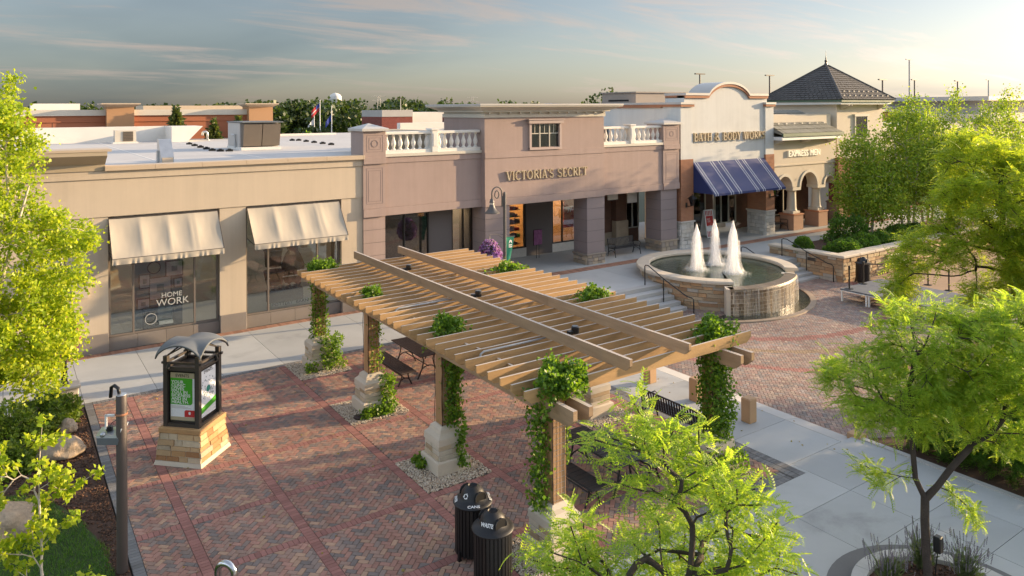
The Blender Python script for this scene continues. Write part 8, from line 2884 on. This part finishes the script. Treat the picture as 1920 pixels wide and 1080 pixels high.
for (x, y, h, fm, lb) in ((52.3, 146.2, 7.6, 'flagwhite', 'flagpole with a white flag, left of three'), (53.3, 145.6, 9.9, 'flagred', 'flagpole with a red and white striped flag, tallest of three'), (55.2, 144.2, 8.7, 'flagblue', 'flagpole with a blue flag, right of three')):
    t = thing('flagpole', (x, y, -.6), lb, 'flagpole', 'flagpoles before the far woods')
    b = MB(); b.tube([(x, y, -.6), (x, y, h)], [.14, .08], 8); b.lathe([(.09, h), (.14, h + .12), (0, h + .25)], x, y, 8); b.build('pole', M['white'], t)
    if fm == 'flagred':
        for i in range(7):
            b = MB(); b.grid(lambda s, q: (x - .1 - 1.7 * s, y + .1 * math.sin(s * 6), h - .4 - s * 1.6 - (i + q) * .22), 6, 1); b.build('stripe', M['flagred'], t)
        b = MB(); b.grid(lambda s, q: (x - .08 - .7 * s, y - .04 + .1 * math.sin(s * 3), h - .38 - s * .66 - q * .8), 4, 1); b.build('canton', M['flagblue'], t)
    else:
        b = MB(); b.grid(lambda s, q: (x - .1 - 1.2 * s, y + .1 * math.sin(s * 6), h - (1.2 if fm == 'flagwhite' else 1.6) - s * 1.5 - q * 1.2), 6, 3); b.build('flag', M[fm], t)
pl = [(69.9, 61.1, 12.1, 'car park light pole behind the curved white parapet'), (81.1, 59.4, 12.1, 'car park light pole between the parapet and the pyramid roof'), (88.1, 48.5, 11.3, 'car park light pole just right of the pyramid roof'), (151.4, 77.8, 17.6, 'tallest far light pole at the right'), (111.6, 56.6, 12.0, 'car park light pole beside the tallest pole'), (116.9, 53.0, 11.8, 'car park light pole above the golden locust'), (219.3, 91.6, 15.2, 'faint light pole at the far right'), (71.1, 145.3, 10.4, 'light pole before the far woods above the left balustrade')]
for k, (x, y, h, lb) in enumerate(pl):
    t = thing('light_pole', (x, y, -.6), lb, 'light pole', 'far car park light poles')
    s = 1 if k not in (3, 6) else 1.5
    b = MB(); b.tube([(x, y, -.6), (x, y, h)], [.13 * s, .09 * s], 8); b.build('pole', M['polebrown'] if k not in (3, 6, 7) else M['cap_grey'], t)
    b = MB(); b.box(x - .85 * s, y - .12, h, x + .1 * s, y + .12, h + .14); b.box(x - .1 * s, y - .115, h + .002, x + .85 * s, y + .115, h + .138); b.build('twin_head', M['bronze'], t)
for k, (x, y, lb) in enumerate(((150, 330, 'faint lattice pylon left of the far maroon store'), (215, 350, 'faint lattice pylon over the left of the cornice'), (330, 330, 'faint lattice pylon over the right of the cornice'))):
    t = thing('lattice_pylon', (x, y, 0), lb, 'pylon', 'distant power pylons')
    b = MB()
    for sx in (-1, 1):
        b.tube([(x + sx * 1.6, y, 0), (x + sx * .5, y, 15)], .12, 4)
    for zz in range(0, 15, 3):
        w0, w1 = 1.6 - zz * .073, 1.6 - (zz + 3) * .073
        b.tube([(x - w0, y, zz), (x + w1, y, zz + 3)], .07, 4); b.tube([(x + w0, y, zz), (x - w1, y, zz + 3)], .07, 4)
    b.build('lattice', M['cap_grey'], t)
    b = MB()
    for zz in (12.6, 14.6):
        b.tube([(x - 3.6, y, zz), (x + 3.6, y, zz)], .1, 4)
    b.build('cross_arm', M['cap_grey'], t)

M['wood_leaf'] = leafmat('far_foliage', [(0.028, 0.05, 0.014), (0.042, 0.068, 0.018), (0.065, 0.085, 0.022)], .25)
M['conifer'] = leafmat('conifer_needles', [(0.05, 0.085, 0.025), (0.09, 0.12, 0.035), (0.16, 0.16, 0.045)], .2)


def crown_pts(c, rr, n, seed):
    rnd = np.random.default_rng(seed)
    d = rnd.normal(size=(n, 3)); d /= np.linalg.norm(d, axis=1, keepdims=True)
    f = 1 + .28 * np.sin(d[:, :1] * 5 + seed) * np.cos(d[:, 1:2] * 4 + seed) + .15 * np.sin(d[:, 2:3] * 8 + seed * 3)
    return np.array(c) + d * f * rnd.uniform(.55, 1, (n, 1)) ** .5 * np.array(rr)


# far woods: one mass
P = []
rw = random.Random(17)
for i in range(330):
    px = rw.uniform(-150, 2080)
    dist = rw.uniform(240, 420)
    s = (px - 960) / 1391 * dist
    x, y = FX * dist + FY * s, FY * dist - FX * s
    h = rw.uniform(7.6, 10.8) * (1.12 if 480 < px < 800 else .78 if px > 1000 else .95) * (.85 + dist / 2200)
    P.append(crown_pts((x, y, h * .5), (rw.uniform(4, 7), rw.uniform(4, 7), h * .55), 300, i))
P = np.concatenate(P)
tag(scatter('woodland', M['wood_leaf'], P, leaf_template('blob'), 1.25, None), 'dark mass of woods along the horizon', 'woods', kind='stuff')
tb_ = [(30.2, 128, 9.2, 5.0, 'round dark tree behind the terracotta store'), (36, 105, 4.2, 2.2, 'small bright tree right of the ochre corner tower'), (47, 108, 3.6, 2.0, 'small tree below the flagpoles'), (53, 116, 6.6, 3.0, 'sunlit tree before the maroon store, left'), (58, 118, 6.8, 3.0, 'sunlit tree before the maroon store, right'), (96, 108, 10.6, 4.6, 'dark tree left of the white shop above the parking deck'), (22, 175, 8.8, 4.5, 'low tree behind the white rooftop unit'), (77, 138, 9.8, 5.0, 'tree crown showing over the mauve cornice'), (42, 120, 5.0, 2.6, 'reddish low tree before the boundary wall')]
for k, (x, y, h, w, lb) in enumerate(tb_):
    t = thing('background_tree', (x, y, -.6), lb, 'tree', 'trees behind the shops')
    P = crown_pts((x, y, h * .58), (w, w, h * .43), 1300, 200 + k)
    scatter('crown', M['wood_leaf'] if k not in (1, 3, 4) else M['shrub'], P, leaf_template('blob'), .55, None, 1.0, t)
    b = MB(); b.tube([(x, y, -.6), (x + .1, y, h * .35), (x, y + .1, h * .8)], [.3, .22, .06], 7); b.build('trunk', M['bark'], t)
for k, (x, y, h, lb) in enumerate(((10.6, 58.9 - .6, 8.3, 'conifer left of three behind the white roof'), (13.2, 58.6, 7.3, 'conifer in the middle of three behind the white roof'), (15.0, 58.4, 7.5, 'conifer right of three behind the white roof'))):
    y += 4 - 5.5
    y = 59.0 if y > 59 else y
    t = thing('conifer_tree', (x, 58.6, -.6), lb, 'conifer', 'conifers behind the white roof')
    rnd = np.random.default_rng(300 + k)
    n = 2600
    q = rnd.uniform(0, 1, n) ** .6
    a = rnd.uniform(0, 6.28, n)
    rad = q * 1.5 * rnd.uniform(.25, 1.05, n) * (1 + .3 * np.sin(q * 26 + 2 * np.sin(a * 3)))
    P = np.c_[x + rad * np.cos(a), 58.6 + rad * np.sin(a) * .9, h - q * h * .62 + .2 * np.sin(a * 5)]
    scatter('foliage', M['conifer'], P, leaf_template('birch'), .30, np.c_[np.cos(a), np.sin(a), .4 * np.ones(n)], .5, t)
    b = MB(); b.tube([(x, 58.6, -.6), (x, 58.6, h)], [.14, .02], 6); b.build('trunk', M['bark'], t)
# ground cover patch at the foot of the piers is part of the vines; small weeds by the third pier
